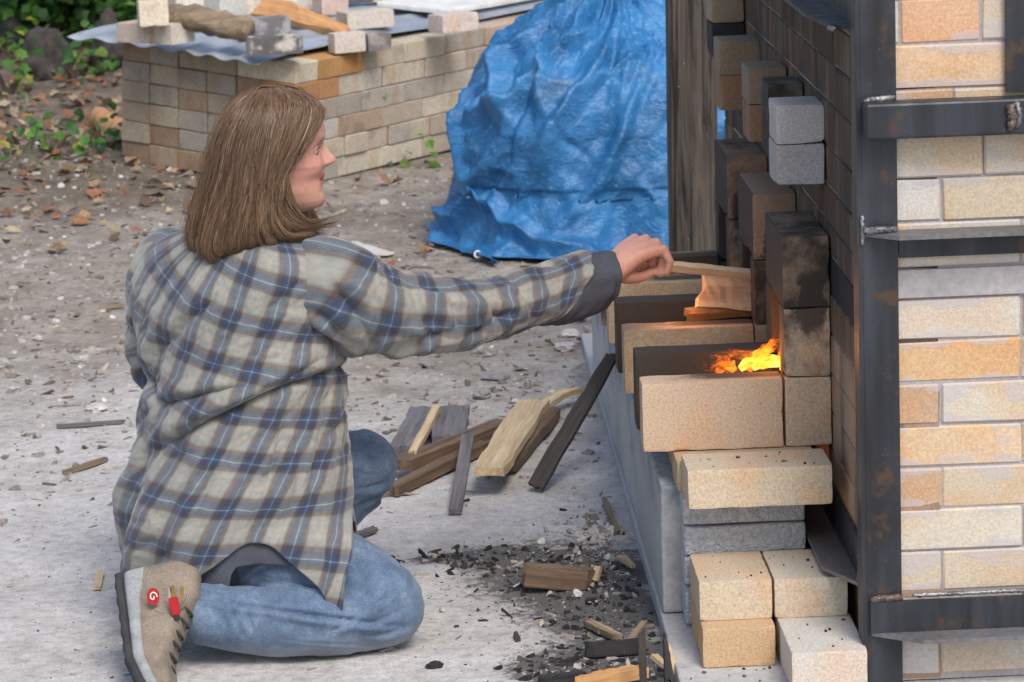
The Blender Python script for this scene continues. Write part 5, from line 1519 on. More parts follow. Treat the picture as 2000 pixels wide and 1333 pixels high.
def hem(ph):
    """hem height against the angle round the body; 270 = right side towards the camera"""
    q = np.mod(ph, 360)
    return np.interp(q, [0, 40, 90, 130, 180, 200, 218, 244, 259, 274, 298, 318, 328, 336, 360], [.10, .09, .17, .11, .085, .080, .088, .150, .190, .184, .118, .062, .050, .070, .10])
lens = np.concatenate([[0], np.cumsum(np.linalg.norm(np.diff(lv[:, :3] * np.array([1, .6, .6]) if False else lv[:, [0, 3]] * np.array([1, .5]), axis=0), axis=1))])
nvs = 260
SH = np.zeros((nvs, nu2, 3)); UVS = np.zeros((nvs, nu2, 2))
zlv = lv[:, 0]
GR = np.stack([torso_pt(lv[i], phi) for i in range(nl)], 0)          # (nl, nu2, 3)
circ = np.zeros((nu2,))
mid = GR[int(nl * 0.55)]
circ[1:] = np.cumsum(np.linalg.norm(np.diff(mid, axis=0), axis=1))
for j in range(nu2):
    zh = float(hem(phi[j]))
    ie = np.interp(-zh, -zlv, np.arange(nl))
    idx = np.linspace(0, ie, nvs)
    for k in range(3): SH[:, j, k] = np.interp(idx, np.arange(nl), GR[:, j, k])
    UVS[:, j, 0] = circ[j]; UVS[:, j, 1] = np.interp(idx, np.arange(nl), lens)
# shear: the cloth is pulled towards the lifted arm
v0_ = UVS[..., 1].copy()
UVS[..., 1] -= (UVS[..., 0] - 0.7) * (0.08 + 0.26 * np.clip(1 - v0_ / 0.45, 0, 1))
UVS[..., 0] += 0.22 * v0_
V0 = v0_
PX, PYp = px_of(SH)
def seg_d(x0, y0, x1, y1, bow=0.0):
    dx, dy = x1 - x0, y1 - y0; L = math.hypot(dx, dy)
    a = ((PX - x0) * dx + (PYp - y0) * dy) / L ** 2
    d = ((PX - x0) * -dy + (PYp - y0) * dx) / L - bow * (1 - (2 * a - 1) ** 2)
    m = np.clip(1.25 - np.abs(a - 0.5) * 2, 0, 1); m = m * m * (3 - 2 * m)
    return a, d, np.clip(m, 0, 1)
ctr2 = np.stack([np.interp(-SH[..., 2], -zlv, lv[:, 1]), np.interp(-SH[..., 2], -zlv, lv[:, 2])], -1)
NR = np.zeros_like(SH); NR[..., :2] = SH[..., :2] - ctr2; NR /= np.linalg.norm(NR, axis=-1, keepdims=True) + 1e-9
facing = np.clip(-NR[..., 1] * 2.0 + 0.5, 0, 1)
dsp = np.zeros(SH.shape[:2])
for (x0, y0, x1, y1, wd, dp, bow) in [(700, 705, 285, 895, 15, .022, 18), (505, 752, 300, 800, 13, .013, 8), (640, 690, 500, 760, 12, .010, 0), (450, 560, 280, 740, 16, .008, 10), (560, 800, 520, 960, 12, .010, 0), (650, 760, 600, 1000, 15, .010, 6), (300, 830, 250, 1080, 15, .012, 5), (420, 900, 360, 1090, 16, .010, 0), (590, 880, 560, 1060, 13, .008, 0), (260, 690, 330, 800, 12, .012, 0), (690, 720, 640, 860, 10, .012, -8), (480, 930, 440, 1040, 12, .008, 0), (640, 1000, 625, 1180, 14, .008, 0), (330, 620, 300, 760, 16, .007, 0), (600, 545, 500, 640, 18, .006, 8)]:
    a, d, m = seg_d(x0, y0, x1, y1, bow)
    dsp += m * (dp * 0.9 * np.exp(-((d - wd * 1.35) / (wd * 1.25)) ** 2) - dp * np.exp(-(d / (wd * 0.62)) ** 2)) * facing
Uc, Vc = UVS[..., 0], V0
dsp += 0.013 * fbm2(Uc * 9 + Vc * 5, Vc * 7 - Uc * 3, 81, 3) * np.clip(Vc / 0.15, 0.15, 1)
dsp += 0.0065 * (0.4 - np.abs(fbm2(Uc * 20 + 14 * Vc, Vc * 16 - Uc * 10, 83, 3))) * 2 * np.clip(Vc / 0.15, 0.2, 1)
lo = np.clip((Vc - 0.38) / 0.2, 0, 1)
dsp += lo * 0.011 * np.sin(Uc * 38 + 2.2 * np.sin(Uc * 9))
# blouse over the belt on the left flank
dsp += 0.014 * np.exp(-((PX - 250) / 40) ** 2 - ((PYp - 960) / 60) ** 2) - 0.016 * np.exp(-((PX - 265) / 35) ** 2 - ((PYp - 745) / 22) ** 2)
SH = SH + NR * dsp[..., None]
def push(P, segs, off):
    for (a, b, ra, rb) in segs:
        a = np.array(a); b = np.array(b); ab = b - a
        f = np.clip(((P - a) @ ab) / (ab @ ab), 0, 1); c = a + f[..., None] * ab; r = ra + (rb - ra) * f + off
        dz = P[..., 2] - c[..., 2]; dx = P[..., 0] - c[..., 0]
        need = np.sqrt(np.clip(r ** 2 - dz ** 2 - dx ** 2, 0, None))
        ytar = c[..., 1] - need
        m = (np.abs(dz) < r) & (need > 0)
        P[..., 1] = np.where(m & (P[..., 1] > ytar) & (P[..., 1] < c[..., 1] + 0.10), ytar, P[..., 1])
    return P
THIGH = [((-0.350, 5.165, 0.170), (-0.24, 5.10, 0.138), 0.098, 0.086), ((-0.24, 5.10, 0.138), (-0.15, 5.055, 0.112), 0.086, 0.074), ((-0.15, 5.055, 0.112), (-0.078, 5.022, 0.078), 0.074, 0.062)]
side_m = (np.mod(phi, 360) > 225) & (np.mod(phi, 360) < 340)
low = (SH[..., 2] < 0.26) & side_m[None, :]
HIP = [((-0.365, 5.14, 0.165), (-0.37, 5.22, 0.17), 0.105, 0.12)]
SHp = SH.copy()
for _ in range(4): SHp = push(SHp, THIGH + HIP, 0.024)
# let the cloth hang straight down below the widest point of the thigh
for i in range(1, nvs):
    m = low[i] & (SHp[i, :, 1] > SHp[i - 1, :, 1])
    SHp[i, m, 1] = SHp[i - 1, m, 1] + 0.0005
w_ = np.clip((0.30 - SH[..., 2]) / 0.08, 0, 1) * side_m[None, :]
for _ in range(12):
    w_[:, 1:-1] = (w_[:, :-2] + w_[:, 1:-1] * 2 + w_[:, 2:]) / 4
SH = SH * (1 - w_[..., None]) + SHp * w_[..., None]
ws = w_[1:-1, 1:-1, None]
for _ in range(14):
    av = (SH[:-2, 1:-1] + SH[2:, 1:-1] + SH[1:-1, :-2] + SH[1:-1, 2:]) / 4
    SH[1:-1, 1:-1] = SH[1:-1, 1:-1] * (1 - 0.5 * ws) + av * 0.5 * ws
    SH[1:-1, 0] = SH[1:-1, 0] * (1 - 0.5 * w_[1:-1, 0:1]) + 0.25 * w_[1:-1, 0:1] * (SH[:-2, 0] + SH[2:, 0])
    SH[1:-1, -1] = SH[1:-1, -1] * (1 - 0.5 * w_[1:-1, -1:]) + 0.25 * w_[1:-1, -1:] * (SH[:-2, -1] + SH[2:, -1])
    SH[-1, 1:-1] = SH[-1, 1:-1] * 0.5 + 0.25 * (SH[-1, :-2] + SH[-1, 2:])
shirt = grid_mesh('shirt', SH - PBn, M['plaid'], person, uv=UVS)
sol = shirt.modifiers.new('t', 'SOLIDIFY'); sol.thickness = 0.0028; sol.offset = -1

def sleeve(name, path, n=90, nu=64, mat='plaid', cut=None, parent=shirt, seed=1, uvo=(0, 0), folds=0.006, uvrot=0.0, lines=None):
    """path rows: x, y, z, half height, half depth"""
    c = catmull(np.array(path), n)
    P = np.zeros((n, nu, 3)); UV = np.zeros((n, nu, 2))
    s = np.concatenate([[0], np.cumsum(np.linalg.norm(np.diff(c[:, :3], axis=0), axis=1))])
    for i in range(n):
        t_ = c[min(i + 1, n - 1), :3] - c[max(i - 1, 0), :3]; t_ /= np.linalg.norm(t_)
        up = np.array([0, 0, 1.0]); up -= t_ * (up @ t_); up /= np.linalg.norm(up); sd_ = np.cross(t_, up)
        a = np.linspace(0, 2 * math.pi, nu, endpoint=False)
        pu = np.cos(a)[:, None] * up * c[i, 3] + np.sin(a)[:, None] * sd_ * c[i, 4]
        P[i] = c[i, :3] + pu
        if cut: P[i] += t_ * (cut * (np.cos(a)) * np.clip((i / (n - 1) - 0.6) / 0.4, 0, 1))[:, None]
        UV[i, :, 0] = a * 0.5 * (c[0, 3] + c[-1, 3]); UV[i, :, 1] = s[i]
    NRM = P - c[:, None, :3]; NRM /= np.linalg.norm(NRM, axis=-1, keepdims=True)
    A_ = UV[..., 0]; B_ = UV[..., 1]
    Ac = np.cos(np.linspace(0, 2 * math.pi, nu, endpoint=False))[None, :]; As = np.sin(np.linspace(0, 2 * math.pi, nu, endpoint=False))[None, :]
    d = folds * 1.6 * noise3(Ac * 2.2 + 0 * B_, As * 2.2 + 0 * B_, B_ * 16 + Ac * 1.5, seed) + folds * 1.2 * (0.25 - np.abs(noise3(Ac * 1.6 + 3 + 0 * B_, As * 1.6 + 0 * B_, B_ * 26 - As * 2.5, seed + 4))) * 2 + folds * .5 * noise3(Ac * 5 + 0 * B_, As * 5 + 0 * B_, B_ * 60, seed + 8)
    if lines:
        qx, qy = px_of(P); fc = np.clip(-NRM[..., 1] * 2 + 0.6, 0, 1)
        for (x0, y0, x1, y1, wd, dp) in lines:
            dx, dy = x1 - x0, y1 - y0; L = math.hypot(dx, dy)
            a_ = ((qx - x0) * dx + (qy - y0) * dy) / L ** 2; q_ = ((qx - x0) * -dy + (qy - y0) * dx) / L
            m_ = np.clip(1.25 - np.abs(a_ - 0.5) * 2, 0, 1); m_ = np.clip(m_ * m_ * (3 - 2 * m_), 0, 1) * fc
            d = d + m_ * (dp * 0.9 * np.exp(-((q_ - wd * 1.4) / (wd * 1.25)) ** 2) - dp * np.exp(-(q_ / (wd * 0.65)) ** 2))
    P = P + NRM * d[..., None]
    UV = UV + np.array(uvo)
    o = grid_mesh(name, P - PBn, M[mat], parent, uv=UV, closed_u=True)
    so_ = o.modifiers.new('t', 'SOLIDIFY'); so_.thickness = 0.0026; so_.offset = -1
    return o
def sp(px, py, Y, h, d): p = at(px, py, Y); return (p.x, p.y, p.z, h, d)
sleeve('sleeve', [sp(608, 545, 5.165, .060, .050), sp(640, 556, 5.14, .080, .072), sp(700, 596, 5.145, .077, .070), sp(790, 613, 5.17, .063, .060), sp(880, 614, 5.21, .056, .055), sp(970, 600, 5.27, .050, .050), sp(1050, 577, 5.325, .043, .046), sp(1108, 556, 5.37, .043, .045)], cut=0.043, seed=5, uvo=(0.02, 0.036), folds=0.009, n=140, nu=96, lines=[(640, 540, 735, 680, 13, .010), (690, 520, 760, 640, 12, .008), (610, 600, 720, 690, 10, .010), (800, 560, 850, 680, 12, .008), (870, 560, 905, 660, 11, .009), (930, 560, 985, 640, 11, .008), (1000, 540, 1040, 620, 10, .008), (720, 690, 900, 640, 12, .010), (900, 660, 1020, 600, 10, .008), (760, 545, 900, 575, 12, .006)])
lp = [(-0.385, 5.315, 0.585, .055, .055), (-0.415, 5.345, 0.575, .068, .066), (-0.432, 5.36, 0.49, .062, .062), (-0.436, 5.375, 0.415, .058, .06), (-0.36, 5.43, 0.365, .05, .05), (-0.285, 5.475, 0.325, .043, .043)]
c_l = np.array(lp)
sleeve('sleeve', lp, seed=15, uvo=(0.02, 0.03))
# yoke seam, collar and chest pocket flap
def ribbon_on(name, pts, r, mat, parent):
    mb = MB(); tube(mb, [Vector(p) - PB for p in pts], r, 6); return mb.build(name, M[mat], parent, smooth=True)
def near_shirt(px, py, out=0.0012):
    d = (PX - px) ** 2 + (PYp - py) ** 2 + (NR[..., 1] > 0.1) * 1e6
    i = np.unravel_index(np.argmin(d), d.shape)
    return Vector(SH[i] + NR[i] * out)
M['seam'] = mat_simple('shirt_seam', (0.045, 0.06, 0.10), 0.95, 300, 0.3, 0.3, 0.001)
ribbon_on('yoke_seam', [near_shirt(x, y) for x, y in ((440, 490), (470, 501), (500, 514), (530, 526), (560, 536), (590, 545))], 0.0011, 'seam', shirt)
ribbon_on('armhole_seam', [near_shirt(x, y) for x, y in ((632, 492), (612, 515), (600, 545), (598, 580), (600, 620), (606, 660))], 0.0011, 'seam', shirt)
colp = []
for k in range(40):
    a = math.radians(-30 + 300 * k / 39)
    colp.append(a)
Pc = np.zeros((10, 40, 3)); UVc = np.zeros((10, 40, 2))
for i in range(10):
    f = i / 9
    for k, a in enumerate(colp):
        r1, r2 = .062 + .022 * math.sin(f * 2.6), .060 + .022 * math.sin(f * 2.6)
        hr = math.radians(42)
        fx, fy = math.cos(a) * r2, math.sin(a) * r1
        z = .676 + .012 * math.sin(f * 3.0) - 0.026 * max(0, f - 0.5) * 2
        Pc[i, k] = (-.268 + fx * math.cos(hr) - fy * math.sin(hr), 5.226 + fx * math.sin(hr) + fy * math.cos(hr), z)
        UVc[i, k] = (k * 0.008, i * 0.007)
col_ = grid_mesh('collar', Pc - PBn, M['plaid'], shirt, uv=UVc)
sol = col_.modifiers.new('t', 'SOLIDIFY'); sol.thickness = 0.003

# ---- dark undershirt: hem showing under the notch and the cuff at the wrist
und_phi = np.linspace(186, 292, 70)
UP = np.zeros((40, 70, 3))
for j, ph in enumerate(und_phi):
    zb = np.interp(ph, [186, 255, 257, 270, 292], [.084, .086, .150, .152, .150])
    for i in range(40):
        z = 0.28 + (zb - 0.28) * i / 39
        row = [np.interp(-z, -zlv, lv[:, k]) for k in range(6)]; row[0] = z
        UP[i, j] = torso_pt(row, np.array([ph]), -0.013)[0]
UP[..., :2] += 0.004 * np.sin(und_phi / 6.0)[None, :, None] * np.linspace(0, 1, 40)[:, None, None]
for _ in range(4): UP = push(UP, THIGH + HIP, 0.014)
und = grid_mesh('undershirt', UP - PBn, M['charcoal'], person)
sol = und.modifiers.new('t', 'SOLIDIFY'); sol.thickness = 0.003
sleeve('cuff', [sp(1030, 594, 5.32, .034, .037), sp(1085, 582, 5.355, .046, .043), sp(1130, 565, 5.385, .050, .045), sp(1165, 548, 5.408, .047, .044), sp(1188, 539, 5.420, .042, .040)], 50, 48, 'charcoal', 0.012, und, 25, folds=0.005)

# ---- jeans
JB = MB()
limb(JB, [V(-0.350, 5.175, 0.165), V(-0.24, 5.10, 0.138), V(-0.15, 5.055, 0.112), V(-0.078, 5.022, 0.078)], [0.098, 0.086, 0.074, 0.062], 20)
limb(JB, [V(-0.075, 5.018, 0.066), V(-0.16, 5.004, 0.060), V(-0.26, 4.996, 0.058), V(-0.366, 4.986, 0.080)], [0.061, 0.062, 0.057, 0.050], 20)
limb(JB, [V(-0.33, 5.26, 0.170), V(-0.20, 5.37, 0.195), V(-0.112, 5.415, 0.208)], [0.095, 0.075, 0.062], 20)
limb(JB, [V(-0.112, 5.415, 0.203), V(-0.185, 5.425, 0.125), V(-0.29, 5.432, 0.066)], [0.060, 0.055, 0.048], 20)
limb(JB, [V(-0.365, 5.14, 0.165), V(-0.37, 5.22, 0.17), V(-0.35, 5.30, 0.165)], [0.105, 0.12, 0.105], 20)
limb(JB, [V(-0.35, 5.20, 0.17), V(-0.33, 5.21, 0.27)], [0.12, 0.115], 20)
me0 = JB.mesh('jr'); tmp = bpy.data.objects.new('tmp_j', me0); COL.objects.link(tmp)
rm = tmp.modifiers.new('r', 'REMESH'); rm.mode = 'VOXEL'; rm.voxel_size = 0.0036; rm.use_smooth_shade = True
sm_ = tmp.modifiers.new('s', 'SMOOTH'); sm_.factor = 0.5; sm_.iterations = 6
dg = bpy.context.evaluated_depsgraph_get()
jme = bpy.data.meshes.new_from_object(tmp.evaluated_get(dg)); bpy.data.objects.remove(tmp)
n_ = len(jme.vertices)
co = np.empty(n_ * 3, dtype=np.float32); jme.vertices.foreach_get('co', co); co = co.reshape(-1, 3).astype(float)
nr_ = np.empty(n_ * 3, dtype=np.float32); jme.vertices.foreach_get('normal', nr_); nr_ = nr_.reshape(-1, 3).astype(float)
jx, jy = px_of(co)
d = 0.006 * noise3(co[:, 0] * 14, co[:, 1] * 14, co[:, 2] * 14, 91) + 0.004 * (0.25 - np.abs(noise3(co[:, 0] * 40, co[:, 1] * 30, co[:, 2] * 26, 92))) * 2
seam_m = np.zeros(n_)
def jline(x0, y0, x1, y1, wd, dp, bow=0.0, Ylim=5.2, seam=0.0, ymin=0):
    global d, seam_m
    dx, dy = x1 - x0, y1 - y0; L = math.hypot(dx, dy)
    a = ((jx - x0) * dx + (jy - y0) * dy) / L ** 2
    q = ((jx - x0) * -dy + (jy - y0) * dx) / L - bow * (1 - (2 * a - 1) ** 2)
    m = np.clip(1.2 - np.abs(a - 0.5) * 2, 0, 1) * (co[:, 1] < Ylim) * (co[:, 1] > ymin) * np.clip(-nr_[:, 1] * 3 + 0.6, 0, 1)
    d = d + m * (dp * 0.8 * np.exp(-((q - wd * 1.4) / (wd * 1.2)) ** 2) - dp * np.exp(-(q / (wd * 0.7)) ** 2))
    if seam: seam_m = np.maximum(seam_m, seam * m * np.exp(-(q / 3.0) ** 2))
jline(380, 1165, 770, 1222, 7, .012, 4)                       # thigh against calf
for (x0, y0, x1, y1) in ((700, 1200, 775, 1150), (690, 1225, 790, 1190), (705, 1240, 795, 1225), (640, 1235, 700, 1200), (480, 1190, 500, 1240), (520, 1200, 505, 1255), (450, 1170, 470, 1235), (540, 1100, 470, 1150)):
    jline(x0, y0, x1, y1, 6, .0055, 4)
jline(440, 1115, 750, 1190, 2.5, .0022, -10, seam=1.0)
jline(520, 1245, 760, 1262, 2.5, .0016, 3, seam=0.7)
jline(690, 955, 765, 935, 6, .006, 6, 6, 0, 5.3); jline(690, 915, 750, 925, 2.5, .002, 5, 6, 0.9, 5.3); jline(700, 1005, 770, 950, 3, .003, 2, 6, 0.9, 5.3); jline(695, 985, 755, 960, 6, .005, 2, 6, 0, 5.3)
co = co + nr_ * d[:, None]
co[:, 2] = np.maximum(co[:, 2], 0.001)
A = jme.attributes.new('seam', 'FLOAT', 'POINT'); A.data.foreach_set('value', seam_m.astype(np.float32))
jme.vertices.foreach_set('co', (co - PBn).astype(np.float32).ravel())
def mat_denim():
    t = NT('denim')
    p = t.pos()
    a = t.noise(p, 16.0, 4.0, 0.6); w = t.noise(t.vmath('MULTIPLY', p, (300, 300, 900)), 1.0, 2.0); b = t.noise(p, 70.0, 3.0)
    c = t.ramp(a, [(0.28, (0.060, 0.100, 0.165)), (0.5, (0.105, 0.155, 0.235)), (0.72, (0.18, 0.24, 0.33))])
    c = t.mix(1.0, c, t.ramp(w, [(0.3, 0.72), (0.5, 1.0), (0.7, 1.3)]), 'MULTIPLY')
    c = t.mix(1.0, c, t.ramp(b, [(0.3, 0.88), (0.5, 1.0), (0.7, 1.12)]), 'MULTIPLY')
    z = sep(t, p, 2)
    du = t.math('MULTIPLY', t.step(t.math('ADD', z, t.math('MULTIPLY', b, 0.05)), 0.075, 0.025), 0.45)
    c = t.mix(du, c, (0.36, 0.345, 0.33))
    c = t.mix(t.math('MULTIPLY', t.attr('seam', 2), 0.6), c, (0.05, 0.08, 0.14))
    return t.fin(c, 0.9, t.bump(w, 0.25, 0.001), Sheen_Weight=0.15, Specular_IOR_Level=0.2)
M['denim'] = mat_denim()
jme.materials.clear(); jme.materials.append(M['denim'])
jme.polygons.foreach_set('use_smooth', [True] * len(jme.polygons))
jme.name = 'jeans'
jeans = link(bpy.data.objects.new('jeans', jme), person)
# frayed threads at the worn knee
mb = MB(); rn = random.Random(4)
for k in range(70):
    f = k / 69
    x = 816 - 70 * f ** 2 + rn.uniform(-3, 3); y = 1175 + 108 * f
    p = at(x - 6, y, 5.0 + rn.uniform(-0.012, 0.012))
    q = p + V(rn.uniform(0.0, 0.009), rn.uniform(-0.006, 0.004), rn.uniform(-0.007, 0.003)); q.z = max(q.z, 0.002); p.z = max(p.z, 0.003)
    tube(mb, [p - PB, (p + q) / 2 - PB + V(0, 0, 0.001), q - PB], [0.0006, 0.0005, 0.0003], 4)
fr_ = mb.build('frayed_thread', mat_simple('pale_thread', (0.42, 0.46, 0.52), 0.9, 100, 0.2), jeans); fr_['kind'] = 'stuff'

# ---- boots
def mat_suede(name, col):
    t = NT(name); o = t.pos()
    a = t.noise(o, 30.0, 4.0); b = t.noise(o, 260.0, 3.0)
    c = t.mix(1.0, col, t.ramp(a, [(0.3, 0.72), (0.5, 1.0), (0.72, 1.2)]), 'MULTIPLY')
    c = t.mix(1.0, c, t.ramp(b, [(0.3, 0.8), (0.5, 1.0), (0.7, 1.15)]), 'MULTIPLY')
    return t.fin(c, 0.92, t.bump(t.math('ADD', b, a), 0.35, 0.0015))
M['suede'] = mat_suede('beige_suede', (0.225, 0.185, 0.145)); M['midsole'] = mat_suede('grey_midsole', (0.27, 0.285, 0.295)); M['outsole'] = mat_suede('black_rubber', (0.035, 0.036, 0.038)); M['panel'] = mat_suede('grey_beige_panel', (0.235, 0.215, 0.18))
def boot(heel, t, n, Lb=0.245, parent=person, collar=None):
    """heel: heel point of the sole, t: towards the toe, n: away from the sole (into the foot)"""
    t = Vector(t).normalized(); n = Vector(n); n = (n - t * n.dot(t)).normalized(); w = t.cross(n)
    heel = Vector(heel)
    ss = np.linspace(0, 1, 34)
    hw = np.interp(ss, [0, .04, .15, .35, .55, .72, .88, .96, 1], [.012, .026, .034, .033, .037, .043, .038, .024, .006])
    tq = np.interp(ss, [0, .03, .12, .30, .40, .55, .72, .88, .96, 1], [.075, .105, .128, .120, .100, .080, .062, .052, .042, .030])
    root = None
    def shell(name, q0, q1, scale, mat, par, tread=0.0):
        mb = MB(); K = 22; vs_ = []; fs_ = []
        for i, s in enumerate(ss):
            a0 = q0 if np.isscalar(q0) else q0[i]; a1 = q1 if np.isscalar(q1) else q1[i]
            for k in range(K):
                an_ = 2 * math.pi * k / K
                cy, cz = math.cos(an_), math.sin(an_)
                yy = hw[i] * scale * np.sign(cy) * abs(cy) ** 0.55
                zq = (a0 + a1) / 2 + (a1 - a0) / 2 * np.sign(cz) * abs(cz) ** 0.55
                if tread and cz < -0.3: zq += tread * (1 if (i // 2) % 2 else 0)
                fr2 = (zq - 0.02) / 0.11
                yy *= (1 - 0.22 * max(0, fr2))
                toe = 0.028 * max(0, s - 0.72) / 0.28
                ext = (s - 0.5) * (scale - 1) * 0.12
                p = heel + t * ((s + ext) * Lb) + n * (zq + toe * 0.6) + w * yy
                vs_.append(p - PB)
        for i in range(len(ss) - 1):
            for k in range(K): fs_.append((i * K + k, i * K + (k + 1) % K, (i + 1) * K + (k + 1) % K, (i + 1) * K + k))
        fs_.append(tuple(range(K - 1, -1, -1))); fs_.append(tuple((len(ss) - 1) * K + k for k in range(K)))
        mb.add(vs_, fs_)
        return mb.build(name, M[mat], par, smooth=True)
    up = shell('boot', 0.018, tq, 1.0, 'suede', parent)
    shell('midsole', 0.007, np.interp(ss, [0, .1, .3, .5, 1], [.050, .048, .034, .030, .032]), 1.07, 'midsole', up)
    shell('outsole', -0.007, np.interp(ss, [0, .1, .5, 1], [.012, .010, .010, .018]), 1.11, 'outsole', up, 0.004)
    if collar is not None:          # padded collar round the ankle
        mb = MB(); cc = Vector(collar)
        ring = [cc + V(0.014 * math.sin(a), 0.040 * math.cos(a), 0.046 * math.sin(a)) - PB for a in np.linspace(0, 2 * math.pi, 25)]
        tube(mb, ring, 0.011, 8, cap=False); mb.build('collar', M['panel'], up, smooth=True)
    for k in range(6):              # laces
        s = 0.40 + 0.075 * k; i = int(s * 33); q = tq[i] * 1.0 + 0.003
        mb = MB()
        tube(mb, [heel + t * (s * Lb + 0.006 * math.cos(3 * u)) + n * (q - 0.020 * abs(u) ** 2.2) + w * (hw[i] * 0.72 * u) - PB for u in np.linspace(-1, 1, 9)], 0.0026, 6)
        mb.build('lace', M['outsole'], up, smooth=True)
    # stitched side panel, raised from the upper
    for sgn in (-1, 1):
        mb = MB(); loop = [(0.10, 0.11), (0.06, 0.07), (0.10, 0.052), (0.26, 0.046), (0.40, 0.056), (0.44, 0.082), (0.36, 0.105)]
        pts = []
        for s, q in loop + loop[:1]:
            i = int(s * 33); fr2 = (q - 0.02) / 0.11
            rel = (q - (0.018 + tq[i]) / 2) / ((tq[i] - 0.018) / 2); rel = max(-0.98, min(0.98, rel))
            yy = hw[i] * (1 - abs(rel) ** (1 / 0.55) ) ** 0.55 if abs(rel) < 1 else 0
            yy = hw[i] * max(0.05, (1 - min(1, abs(rel) ** (2 / 0.55)))) ** 0.275 * (1 - 0.22 * max(0, fr2))
            pts.append(heel + t * (s * Lb) + n * q + w * (sgn * (yy + 0.0005)) - PB)
        tube(mb, catmull(np.array([tuple(p) for p in pts]), 40), 0.0017, 6, cap=False)
        mb.build('stitched_seam', M['panel'], up, smooth=True)
    return up
boot((-0.497, 5.005, 0.140), (0.030, -0.16, -0.142), (1, -0.05, 0.22), collar=(-0.392, 4.984, 0.092))
boot((-0.44, 5.46, 0.012), (0.97, -0.1, 0.0), (0, 0, 1))

# red key fob, keys and badge hanging from the belt
kr = thing('key_ring', 'red key fob and keys hanging over the boot', 'keys', at(340, 1150, 4.985))
def kb(name, px, py, Y, w, h, d_, mat, rot=0.0, par=kr):
    bm = bmesh.new(); bmesh.ops.create_cube(bm, size=1.0); bmesh.ops.scale(bm, vec=(w, d_, h), verts=bm.verts)
    bmesh.ops.bevel(bm, geom=bm.edges[:], offset=min(w, h, d_) * 0.3, segments=2, affect='EDGES')
    me = bpy.data.meshes.new(name); bm.to_mesh(me); bm.free(); me.materials.append(mat)
    o = link(bpy.data.objects.new(name, me), par); o.location = at(px, py, Y) - kr.location; o.rotation_euler = (0, rot, 0); return o
RED = mat_simple('red_plastic', (0.42, 0.015, 0.018), 0.35, 80, 0.1); BRS = mat_simple('brass', (0.40, 0.28, 0.11), 0.35, 80, 0.2, metallic=0.8); SIL = mat_simple('nickel', (0.5, 0.5, 0.5), 0.35, 80, 0.2, metallic=0.8)
f1 = kb('fob', 341, 1184, 4.895, 0.015, 0.030, 0.006, RED, -0.12)
kb('fob_tip', 346, 1207, 4.895, 0.010, 0.009, 0.005, M['outsole'], -0.12)
kb('key', 338, 1160, 4.895, 0.008, 0.026, 0.002, BRS, -0.1); kb('key', 355, 1158, 4.895, 0.006, 0.020, 0.002, BRS, 0.1); kb('key', 332, 1160, 4.895, 0.005, 0.02, 0.002, SIL, 0.05)
mb = MB()
cb0 = at(299, 1166, 4.905) - kr.location
for k in range(24):
    a = 2 * math.pi * k / 24
    mb.v.append(tuple(cb0 + V(0.010 * math.cos(a), 0, 0.014 * math.sin(a))))
for k in range(24): mb.v.append(tuple(Vector(mb.v[k]) + V(0, 0.003, 0)))
mb.f = [tuple(range(24)), tuple(range(47, 23, -1))] + [(k, k + 24, (k + 1) % 24 + 24, (k + 1) % 24) for k in range(24)]
bd = mb.build('badge', RED, kr)
mb = MB()
sw = [cb0 + V((0.0065 - 0.0008 * a) * math.cos(a), -0.0012, (0.009 - 0.0011 * a) * math.sin(a)) for a in np.linspace(0, 7.0, 30)]
tube(mb, sw, 0.0011, 5); mb.build('swirl', mat_simple('white_print', (0.8, 0.8, 0.8), 0.5, 80, 0.05), bd)
# ------------------------------------------------------------------ fire wood and scraps
def board(px0, py0, px1, py1, width, thick, mat, label, z0=0.012, z1=0.012, **kw):
    a = atz(px0, py0, z0); b = atz(px1, py1, z1)
    a.z += float(gzf(a.x, a.y)) ; b.z += float(gzf(b.x, b.y))
    return plank(kw.pop('name', 'board'), a, b, width, thick, M[mat], label, kw.pop('cat', 'board'), **kw)
board(955, 922, 1042, 786, 0.064, 0.016, 'wood_new', 'pale freshly split board on top of the wood scrap heap', 0.050, 0.040, jag=0.008, seed=1)
board(1048, 806, 1136, 757, 0.030, 0.012, 'wood_new', 'thin pale splinter pointing away from the fresh board', 0.022, 0.030, jag=0.010, seed=2, taper=0.8, curve=0.012)
board(985, 905, 1072, 806, 0.050, 0.022, 'wood_brown', 'dark weathered board under the fresh board', 0.020, 0.020, jag=0.008, seed=3)
board(889, 1000, 914, 846, 0.024, 0.009, 'wood_grey', 'narrow grey lath lying across the brown boards', 0.008, 0.062, seed=4)
board(783, 906, 985, 826, 0.042, 0.022, 'wood_brown', 'long brown plank in the scrap heap', 0.030, 0.030, jag=0.006, seed=5)
board(766, 956, 945, 868, 0.030, 0.020, 'wood_brown', 'long narrow brown strip nearest the kneeling person', 0.014, 0.014, jag=0.008, seed=6)
board(875, 856, 885, 795, 0.070, 0.016, 'wood_grey', 'short square grey board at the back of the scrap heap', 0.03, 0.02, jag=0.004, seed=7)
board(785, 878, 826, 800, 0.050, 0.018, 'wood_grey', 'short weathered brown grey board behind the knee', 0.022, 0.028, jag=0.008, seed=8)
board(806, 884, 853, 792, 0.016, 0.012, 'wood_new', 'whitish splinter leaning between two grey boards', 0.040, 0.044, jag=0.010, seed=9)
plank('leaning_board', atz(1046, 952, 0.012), V(0.370, 6.16, 0.225), 0.034, 0.010, M['wood_dark'], 'dark scorched board leaning against the concrete footing', 'board', up=(-0.35, -0.75, 0.55), jag=0.006, seed=10, taper=0.75)
